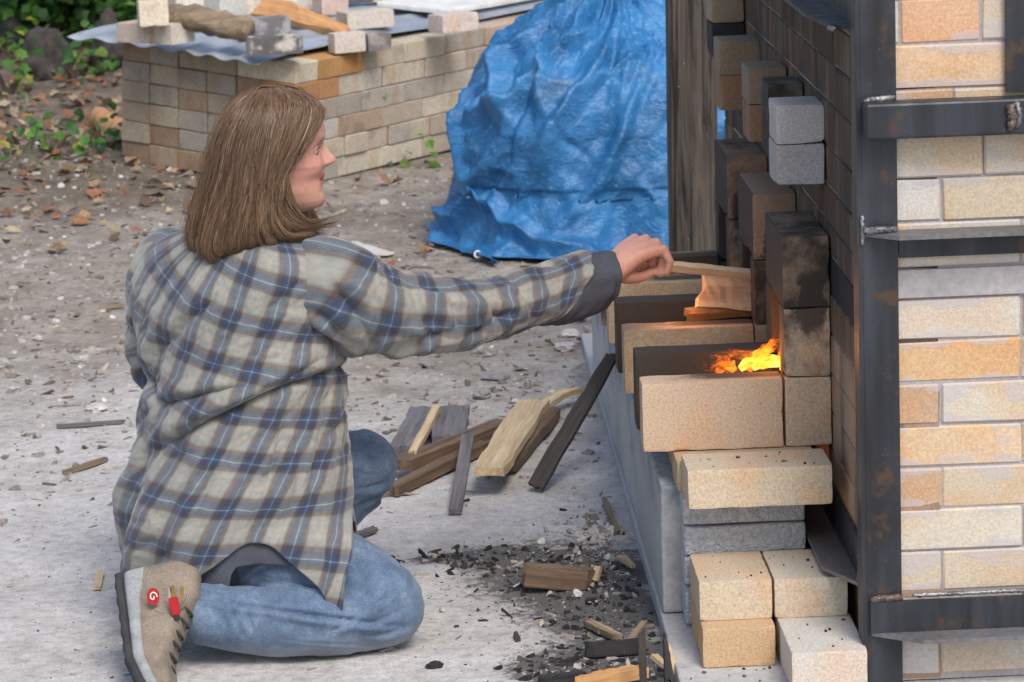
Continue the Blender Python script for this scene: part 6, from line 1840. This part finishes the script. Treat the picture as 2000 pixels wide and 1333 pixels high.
board(126, 918, 206, 893, 0.012, 0.008, 'wood_log', 'short stick on the pale ground at far left', 0.006, 0.006, name='stick', cat='stick', jag=0.004, seed=11)
board(190, 1140, 196, 1106, 0.013, 0.006, 'wood_new', 'small pale wood chip left of the boot', 0.006, 0.006, name='wood_chip', cat='wood chip', jag=0.003, seed=12)
board(60, 283, 172, 288, 0.022, 0.016, 'wood_log', 'grey branch lying in the leaf litter at left', 0.012, 0.012, name='branch', cat='branch', jag=0.01, seed=13)
board(115, 828, 240, 820, 0.014, 0.006, 'wood_grey', 'thin grey splinter lying left of the shirt', 0.006, 0.006, name='stick', cat='stick', jag=0.006, seed=14)
board(680, 1048, 735, 1030, 0.016, 0.008, 'wood_grey', 'brown grey splinter behind the kneeling leg', 0.008, 0.008, name='stick', cat='stick', jag=0.006, seed=15)
board(192, 602, 238, 598, 0.012, 0.008, 'wood_log', 'twig near the shirt elbow at left', 0.006, 0.008, name='twig', cat='twig', jag=0.004, seed=16)
log('split_log', [atz(192, 232, 0.05), atz(250, 262, 0.045)], [0.045, 0.036], M['wood_orange'], 'orange split log beside the left end of the stack', seed=9, rough=0.35, n=9)
# burnt heap
board(1032, 1118, 1150, 1128, 0.040, 0.034, 'wood_brown', 'half burnt wood block in the charcoal heap', 0.030, 0.012, name='burnt_block', cat='firewood', jag=0.012, seed=20)
board(1150, 1212, 1205, 1234, 0.016, 0.010, 'wood_log', 'small unburnt wood sliver below the charcoal heap', 0.01, 0.01, name='sliver', cat='wood chip', jag=0.005, seed=21)
board(1150, 1258, 1255, 1250, 0.022, 0.020, 'charred', 'charred black stick near the bottom', 0.014, 0.014, name='charred_stick', cat='firewood', jag=0.006, seed=22)
board(1128, 1330, 1248, 1302, 0.026, 0.018, 'wood_orange', 'orange brown split stick at the bottom edge', 0.022, 0.018, name='split_stick', cat='firewood', jag=0.010, seed=23, w0=0.6)
board(1060, 1332, 1135, 1318, 0.024, 0.020, 'charred', 'charred stick end at the bottom edge of the picture', 0.014, 0.014, name='charred_stick', cat='firewood', jag=0.006, seed=24)
board(1256, 1345, 1254, 1232, 0.011, 0.007, 'wood_dark', 'upright dark lath leaning by the footing', 0.006, 0.10, name='lath', cat='firewood', jag=0.004, seed=25, up=(0, -1, 0.3))
board(1275, 1268, 1308, 1300, 0.014, 0.007, 'wood_new', 'pale triangular splinter beside the footing', 0.035, 0.015, name='splinter', cat='wood chip', jag=0.008, seed=26, taper=0.3)
board(1318, 1310, 1300, 1242, 0.016, 0.008, 'wood_new', 'pale splinter standing against the footing', 0.01, 0.05, name='splinter', cat='wood chip', jag=0.008, seed=27, taper=0.4, up=(0.2, -1, 0.2))
board(1308, 1330, 1298, 1235, 0.016, 0.008, 'charred', 'blackened splinter standing against the footing', 0.01, 0.075, name='splinter', cat='wood chip', jag=0.008, seed=28, taper=0.3, up=(0.2, -1, 0.2))
board(1180, 972, 1206, 1036, 0.011, 0.006, 'wood_log', 'thin stick on the ash near the footing', 0.012, 0.006, name='stick', cat='stick', jag=0.004, seed=29)
board(1212, 1078, 1236, 1100, 0.020, 0.006, 'wood_new', 'small curled pale chip at edge of the charcoal', 0.01, 0.02, name='wood_chip', cat='wood chip', jag=0.006, seed=30, taper=0.4)
board(1162, 1130, 1168, 1104, 0.012, 0.008, 'wood_new', 'white ashy chip standing in the charcoal heap', 0.01, 0.03, name='wood_chip', cat='wood chip', jag=0.004, seed=31)
board(1215, 1260, 1258, 1205, 0.010, 0.006, 'wood_log', 'thin curved twig right of the charcoal heap', 0.01, 0.02, name='twig', cat='twig', jag=0.004, seed=32)
board(1010, 1010, 1026, 898, 0.005, 0.004, 'wood_log', 'hair thin twig on the ash by the scrap heap', 0.005, 0.005, name='twig', cat='twig', jag=0.002, seed=33) if False else None

def lump(name, px, py, w, h, d, mat, label, cat, seed):
    p = atz(px, py, 0.0)
    bm = bmesh.new(); bmesh.ops.create_icosphere(bm, subdivisions=3, radius=1.0)
    co_ = np.array([v.co for v in bm.verts])
    r = 1 + 0.6 * noise3(co_[:, 0] * 1.6 + seed, co_[:, 1] * 1.6, co_[:, 2] * 1.6, seed) + 0.35 * noise3(co_[:, 0] * 4, co_[:, 1] * 4 + seed, co_[:, 2] * 4, seed + 1)
    for v, k in zip(bm.verts, r): v.co = Vector((v.co.x * k * w / 2, v.co.y * k * d / 2, max(v.co.z * k * h / 2 + h * 0.32, -0.004)))
    me = bpy.data.meshes.new(name); bm.to_mesh(me); bm.free(); me.materials.append(mat)
    o = link(bpy.data.objects.new(name, me)); o.location = (p.x, p.y, float(gzf(p.x, p.y)))
    o.rotation_euler = (0, 0, seed * 1.3)
    tag(o, label, cat); return o
M['stone'] = mat_simple('pale_stone', (0.46, 0.44, 0.42), 0.9, 60, 0.25, 0.4, 0.003)
M['stone_grey'] = mat_simple('grey_stone', (0.28, 0.27, 0.26), 0.9, 60, 0.3, 0.4, 0.003)
lump('charcoal_lump', 752, 1094, 0.042, 0.022, 0.030, M['charred'], 'black charcoal lump behind the kneeling leg', 'charcoal', 2)
lump('charcoal_lump', 848, 1300, 0.028, 0.012, 0.02, M['charred'], 'small flat charcoal lump in front of the knee', 'charcoal', 5)
lump('stone', 942, 772, 0.042, 0.028, 0.04, M['stone_grey'], 'rounded grey stone behind the scrap heap', 'stone', 3)
lump('stone', 1104, 682, 0.050, 0.022, 0.05, M['stone'], 'flat pale stone near the concrete footing end', 'stone', 4)
lump('stone', 968, 735, 0.060, 0.012, 0.06, M['stone_grey'], 'flat grey slab stone right of the rounded stone', 'stone', 7)
lump('stone', 75, 660, 0.020, 0.016, 0.03, M['stone'], 'small white stone on the dirt at far left', 'stone', 8)
lump('stone', 188, 800, 0.045, 0.018, 0.05, M['stone'], 'pale flat stone left of the shirt', 'stone', 11)
lump('stone', 160, 700, 0.034, 0.014, 0.04, M['stone'], 'pale stone in the pebble cluster left of the elbow', 'stone', 12)
lump('stone', 1112, 652, 0.05, 0.02, 0.05, M['stone'], 'pale stone below the cuff of the reaching arm', 'stone', 14)
lump('stone', 28, 760, 0.032, 0.016, 0.035, M['stone'], 'pale stone at the left edge of the picture', 'stone', 17)
board(668, 476, 745, 500, 0.09, 0.004, 'wood_new', 'flat whitish scrap of board behind the chin', 0.01, 0.01, name='scrap', cat='scrap', jag=0.02, seed=40)
bpy.data.objects['scrap'].data.materials[0] = mat_simple('white_scrap', (0.55, 0.52, 0.47), 0.8, 40, 0.15)
lump('ash_lump', 1128, 1158, 0.018, 0.014, 0.015, mat_simple('white_ash', (0.58, 0.56, 0.57), 0.95, 90, 0.1), 'white ash lump in middle of the charcoal heap', 'ash', 21)
# weeds
for k, (px, py, lab, n) in enumerate(((765, 318, 'small green weed at the foot of the brick stack', 26), (215, 335, 'low green weed in the leaves left of the hair', 24), (110, 350, 'flat weed among brown leaves at left', 24), (300, 330, 'weed growing beside the hair at left', 24), (250, 318, 'thin weed below the split log', 18), (40, 330, 'small weed at the far left among leaves', 18))):
    bush(atz(px, py, 0.0), 0.06, 0.05, 0.03, n, lab, 70 + k, 0.032, 1.2, 3, False, 0.05, 'weed_plant', 'weed', 'weeds on the dirt yard')

# ------------------------------------------------------------------ scattered litter (nobody could count it)
rs = random.Random(99)
def flake(mb, p, r, h, col, rn=rs, tilt=0.25, elong=1.0):
    k = rn.choice([4, 5, 6]); a0 = rn.uniform(0, 6.28); yw = rn.uniform(0, 6.28)
    tx, ty = rn.gauss(0, tilt), rn.gauss(0, tilt); top, bot = [], []
    c, s = math.cos(yw), math.sin(yw)
    for i in range(k):
        a = a0 + 6.283 * i / k; rr = r * rn.uniform(0.65, 1.25)
        x, y = math.cos(a) * rr * elong, math.sin(a) * rr / elong ** 0.5
        x, y = x * c - y * s, x * s + y * c
        z = tx * x + ty * y
        top.append(V(p.x + x * 0.85, p.y + y * 0.85, p.z + z + h)); bot.append(V(p.x + x, p.y + y, p.z + z - 0.001))
    for q_ in top + bot: q_.z -= h * 0.45
    f = [tuple(range(k))] + [(i, k + i, k + (i + 1) % k, (i + 1) % k) for i in range(k)]
    mb.add(top + bot, f, col)
def ground_pt(y0, y1, mx=1.65, x0=None, x1=None):
    y = rs.uniform(y0, y1); w = 0.165 * y * mx
    x = rs.uniform(-w + 0.028 * y, w + 0.028 * y) if x0 is None else rs.uniform(x0, x1)
    return V(x, y, float(gzf(x, y)))
def blocked(p):
    if p.x > 0.36 and 4.1 < p.y < 7.45: return True
    d = p - PO
    return -0.02 < d.dot(DR) < 2.1 and -0.02 < d.dot(DL) < 0.72
GRV = [(0.42, 0.40, 0.375), (0.30, 0.285, 0.27), (0.22, 0.20, 0.18), (0.52, 0.50, 0.48), (0.36, 0.33, 0.30), (0.16, 0.14, 0.125)]
WCH = [(0.24, 0.195, 0.15), (0.17, 0.135, 0.105), (0.36, 0.31, 0.25), (0.11, 0.09, 0.075), (0.33, 0.30, 0.27), (0.22, 0.195, 0.17)]
mbG = MB(); mbC = MB()
for i in range(16000):
    p = ground_pt(5.9, 11.5)
    if blocked(p): continue
    den = np.clip((p.y + 0.5 * float(fbm2(np.array(p.x * 1.3), np.array(p.y * 1.3), 21, 4)) - 6.0) / 0.9, 0.06, 1)
    if rs.random() > den: continue
    big = rs.random() ** 5
    if rs.random() < 0.55:
        c = rs.choice(GRV); kk = rs.uniform(0.75, 1.1); flake(mbG, p, 0.0025 + 0.012 * big + 0.003 * rs.random(), 0.003 + 0.008 * big, tuple(q * kk for q in c))
    else:
        c = rs.choice(WCH); kk = rs.uniform(0.75, 1.1); flake(mbC, p, 0.004 + 0.013 * big + 0.003 * rs.random(), 0.0025, tuple(q * kk for q in c), elong=rs.choice([1.3, 2.0, 3.0]))
for i in range(1500):
    p = ground_pt(4.4, 6.3)
    if blocked(p): continue
    c = rs.choice(GRV + [(0.05, 0.05, 0.05)]); flake(mbG, p, 0.0015 + 0.003 * rs.random() ** 3, 0.002, c)
for i in range(260):
    p = ground_pt(4.5, 6.4)
    if blocked(p): continue
    c = rs.choice(WCH); flake(mbC, p, 0.003 + 0.005 * rs.random() ** 2, 0.002, c, elong=rs.choice([2.0, 3.0, 3.5]))
tag(mbG.build('gravel', M['bits']), 'grey gravel and pebbles scattered over the yard', 'gravel', kind='stuff')
tag(mbC.build('wood_chips', M['bits']), 'brown wood chips scattered over the yard', 'wood chips', kind='stuff')
# charcoal and ash
mbK = MB()
for b_, rx, ry in BURN:
    for i in range(int(1500 * rx * max(ry, 0.04) * 2.4 / 0.1)):
        x, y = b_.x + rs.gauss(0, rx * 0.55), b_.y + rs.gauss(0, ry * 1.1)
        if x > 0.36: continue
        p = V(x, y, float(gzf(x, y))); u = rs.random()
        c = rs.choice([(0.012, 0.012, 0.013), (0.02, 0.019, 0.018), (0.035, 0.032, 0.03)]) if u < 0.74 else (rs.choice([(0.40, 0.39, 0.39), (0.32, 0.31, 0.30)]) if u < 0.86 else rs.choice(WCH))
        r = 0.0014 + 0.0085 * rs.random() ** 6
        flake(mbK, p, r, r * 0.6, c, tilt=0.35, elong=rs.choice([1, 1.4, 2.2]))
for i in range(380):                                  # grey crumbs at the foot of the footing
    p = V(0.34 - abs(rs.gauss(0, 0.07)), rs.gauss(5.62, 0.14), 0); p.z = float(gzf(p.x, p.y))
    r = 0.002 + 0.008 * rs.random() ** 4; flake(mbK, p, r, r * 0.8, rs.choice(GRV), tilt=0.5)
for (x0_, x1_, y0_, y1_, zt_, n_k) in ((0.42, 0.62, 4.915, 5.0, 0.3015, 15), (0.42, 0.52, 4.82, 4.96, 0.1475, 7), (0.535, 0.60, 4.82, 4.96, 0.1475, 6), (0.54, 0.64, 4.64, 4.80, 0.084, 7), (0.38, 0.62, 4.56, 4.76, 0.0205, 26)):
    for i in range(n_k):
        flake(mbK, V(rs.uniform(x0_, x1_), rs.uniform(y0_, y1_), zt_ + 0.0006), 0.0008 + 0.0035 * rs.random() ** 4, 0.0015, rs.choice([(0.015, 0.015, 0.015), (0.05, 0.045, 0.04), (0.10, 0.08, 0.06)]), tilt=0.1)
tag(mbK.build('charcoal_bits', M['bits']), 'black charcoal and white ash bits on the ground', 'charcoal', kind='stuff')
# fallen leaves
mbL = MB()
LFC = [(0.24, 0.13, 0.065), (0.18, 0.10, 0.055), (0.32, 0.215, 0.12), (0.26, 0.20, 0.135), (0.26, 0.105, 0.06), (0.36, 0.29, 0.185), (0.14, 0.09, 0.06), (0.20, 0.16, 0.12)]
for i in range(8500):
    p = ground_pt(8.2, 13.6, 1.7)
    if blocked(p): continue
    wgt = np.clip((p.y - 8.6) / 2.2, 0.015, 1) * np.clip((-0.15 - p.x) / 0.5 + 0.12, 0.06, 1)
    if rs.random() > wgt: continue
    L = rs.uniform(0.025, 0.065); p.z += 0.006 + 0.012 * rs.random()
    add_leaf(mbL, p, (rs.gauss(0, .45), rs.gauss(-0.2, .45), 1), (rs.uniform(-1, 1), rs.uniform(-1, 1), 0), L, L * rs.uniform(0.5, 1.0), (lambda c_, k_: tuple(q * k_ for q in c_))(rs.choice(LFC), rs.uniform(0.7, 1.1)), fold=rs.uniform(-0.2, 0.8), lobes=rs.random() < 0.6)
for (px, py, n) in ((960, 480, 14), (830, 490, 10), (1000, 520, 6), (1140, 655, 6), (700, 600, 4)):
    for i in range(n):
        q = atz(px + rs.gauss(0, 40), py + rs.gauss(0, 16), 0.0); q.z = float(gzf(q.x, q.y)) + 0.008
        L = rs.uniform(0.025, 0.05); add_leaf(mbL, q, (rs.gauss(0, .6), rs.gauss(-0.3, .5), 1), (rs.uniform(-1, 1), rs.uniform(-1, 1), 0), L, L * 0.7, rs.choice(LFC), fold=rs.uniform(-0.2, 0.8), lobes=True)
tag(mbL.build('fallen_leaves', M['bits']), 'brown and orange fallen leaves lying on the dirt', 'leaves', kind='stuff')
# grass tufts
mbB = MB()
for (px, py, n, sx) in ((320, 300, 120, 60), (180, 320, 110, 70), (60, 345, 60, 50), (250, 285, 60, 40), (20, 215, 50, 30), (120, 375, 50, 60)):
    for i in range(n):
        q = atz(px + rs.gauss(0, sx), py + rs.gauss(0, 14), 0.0); q.z = float(gzf(q.x, q.y))
        h = rs.uniform(0.015, 0.055); a = rs.uniform(0, 6.28); l = rs.uniform(0.3, 1.2) * h
        d_ = V(math.cos(a) * l, math.sin(a) * l, 0); s_ = V(-math.sin(a), math.cos(a), 0) * 0.0013
        m_ = q + d_ * 0.4 + V(0, 0, h * 0.7); e_ = q + d_ + V(0, 0, h)
        c = rs.choice([(0.10, 0.17, 0.04), (0.16, 0.18, 0.06), (0.28, 0.25, 0.12), (0.07, 0.12, 0.03), (0.36, 0.30, 0.18)])
        mbB.add([q - s_, q + s_, m_ + s_ * 0.7, m_ - s_ * 0.7, e_], [(0, 1, 2, 3), (3, 2, 4)], c)
tag(mbB.build('grass', M['bits']), 'thin dry grass blades among the fallen leaves', 'grass', kind='stuff')

# ------------------------------------------------------------------ wood in the stoke holes, fire
plank('held_stick', at(1232, 512, 5.476), at(1470, 537, 5.60), 0.020, 0.013, M['wood_pink'], 'pale square stick held in the hand over the stoke hole', 'stick', up=(0, -0.35, 0.94), seed=50)
pw = plank('pale_board', at(1368, 566, 5.605), at(1530, 578, 5.645), 0.062, 0.016, M['wood_pink'], 'pale pine board end burning in the middle stoke hole', 'board', up=(0.05, -0.93, 0.36), jag=0.010, seed=51)
plank('burning_stick', at(1345, 614, 5.632), at(1500, 602, 5.66), 0.020, 0.016, M['wood_orange'], 'scorched reddish stick under the pale board', 'firewood', up=(0, -0.5, 0.86), jag=0.008, seed=52)
plank('burning_stick', at(1395, 604, 5.66), at(1500, 592, 5.67), 0.022, 0.018, M['wood_brown'], 'dark burning stick deep in the middle stoke hole', 'firewood', up=(0, -0.5, 0.86), jag=0.008, seed=53)
def mat_flame():
    t = NT('flame')
    v = sep(t, t.attr('cloth', 1), 0); p = t.pos()
    n = t.noise(t.vmath('MULTIPLY', p, (0.55, 1.0, 1.3)), 85.0, 4.0, 0.6, dist=1.5)
    hv = t.math('ADD', v, t.math('MULTIPLY', t.math('SUBTRACT', n, 0.5), 0.9))
    c = t.ramp(hv, [(0.0, (0.85, 0.07, 0.006)), (0.35, (1.0, 0.17, 0.012)), (0.7, (1.0, 0.36, 0.024)), (1.0, (1.0, 0.64, 0.11))])
    em = t.t.nodes.new('ShaderNodeEmission'); t.set(em.inputs['Color'], c); t.set(em.inputs['Strength'], t.math('ADD', 0.7, t.math('MULTIPLY', t.math('MAXIMUM', hv, 0.0), 1.7)))
    tr_ = t.t.nodes.new('ShaderNodeBsdfTransparent')
    mx = t.t.nodes.new('ShaderNodeMixShader')
    t.set(mx.inputs[0], t.math('MULTIPLY', t.step(hv, 0.12, 0.75), 0.62))
    t.t.links.new(tr_.outputs[0], mx.inputs[1]); t.t.links.new(em.outputs[0], mx.inputs[2]); t.t.links.new(mx.outputs[0], t.out.inputs['Surface'])
    return t.m
M['flame'] = mat_flame()
def flame_tongue(parent, base, pts, r, heat, seed):
    """one twisted tongue: points in photo pixels with depth"""
    P_ = catmull(np.array([tuple(at(*q)) for q in pts]), 26); n = 12
    V_ = np.zeros((26, n, 3)); Hh = np.zeros((26, n))
    for i in range(26):
        f = i / 25; t_ = P_[min(i + 1, 25)] - P_[max(i - 1, 0)]; t_ /= np.linalg.norm(t_)
        a_ = np.cross(t_, [0, 1, 0.01]); a_ /= np.linalg.norm(a_); b_ = np.cross(t_, a_)
        rr = r * (math.sin(math.pi * min(1, 0.12 + f * 0.55)) ** 0.8) * (1 - f) ** 0.45 * (1 + 0.5 * float(noise2(np.array(f * 6), np.array(seed * 1.7), seed)))
        for k in range(n):
            an_ = 2 * math.pi * k / n
            rq = rr * (1 + 0.9 * float(noise2(np.array(f * 9 + seed), np.array(math.cos(an_) * 2.0 + 9), seed + 5)))
            V_[i, k] = P_[i] + a_ * math.cos(an_) * rq + b_ * math.sin(an_) * rq * 0.5
            Hh[i, k] = 0.88 * heat * (1 - f) ** 0.7
    return grid_mesh('flame_tongue', V_ - np.array(base), M['flame'], parent, closed_u=True, uv=np.stack([Hh, Hh * 0], -1))
fb = at(1480, 715, 5.19)
fire = thing('fire', 'orange and yellow flames drawn into the nearest stoke hole', 'fire', fb)
for k, (pts, r, h) in enumerate([
    ([(1532, 710, 5.185), (1500, 712, 5.18), (1465, 717, 5.175), (1425, 722, 5.172)], 0.011, 1.15),
    ([(1530, 702, 5.19), (1500, 704, 5.185), (1475, 711, 5.18), (1440, 720, 5.175)], 0.011, 1.0),
    ([(1446, 722, 5.178), (1472, 702, 5.185), (1494, 680, 5.19), (1528, 660, 5.195)], 0.012, 0.95),
    ([(1468, 718, 5.18), (1488, 698, 5.185), (1506, 680, 5.19), (1532, 670, 5.195)], 0.011, 1.0),
    ([(1515, 700, 5.19), (1475, 698, 5.19), (1436, 692, 5.19), (1396, 684, 5.19)], 0.011, 0.62),
    ([(1436, 724, 5.18), (1420, 710, 5.18), (1408, 696, 5.18), (1400, 680, 5.18)], 0.016, 0.62),
    ([(1416, 724, 5.18), (1404, 712, 5.18), (1394, 702, 5.18), (1376, 694, 5.18)], 0.013, 0.45),
    ([(1529, 724, 5.172), (1529, 706, 5.175), (1526, 690, 5.18), (1531, 662, 5.185)], 0.009, 0.85),
    ([(1440, 722, 5.176), (1412, 720, 5.174), (1380, 716, 5.174), (1340, 708, 5.174)], 0.010, 0.35),
    ([(1496, 692, 5.20), (1506, 674, 5.20), (1516, 662, 5.205), (1532, 652, 5.21)], 0.008, 0.6)]):
    flame_tongue(fire, fb, pts, r, h, k)
fb2 = at(1450, 612, 5.65)
fire2 = thing('fire', 'low red flames under the pale board in the middle stoke hole', 'fire', fb2)
for k, (pts, r, h) in enumerate([
    ([(1472, 606, 5.655), (1440, 608, 5.65), (1405, 612, 5.648), (1370, 616, 5.645)], 0.006, 0.4),
    ([(1475, 596, 5.665), (1445, 598, 5.66), (1415, 602, 5.66), (1390, 606, 5.66)], 0.006, 0.5),
    ([(1478, 612, 5.66), (1476, 598, 5.665), (1474, 586, 5.665), (1476, 572, 5.665)], 0.007, 0.6)]):
    flame_tongue(fire2, fb2, pts, r, h, 30 + k)
# the fires' own glow
for nm, loc, e in (('fire_glow', at(1500, 692, 5.19), 0.55), ('fire_glow', at(1335, 588, 5.575), 0.15)):
    ld = bpy.data.lights.new(nm, 'POINT'); ld.energy = e; ld.color = (1.0, 0.36, 0.10); ld.shadow_soft_size = 0.03
    lo_ = bpy.data.objects.new(nm, ld); lo_.location = loc; COL.objects.link(lo_)
    lo_.parent = fire if e > 0.5 else fire2; lo_.location = loc - (fb if e > 0.5 else fb2)
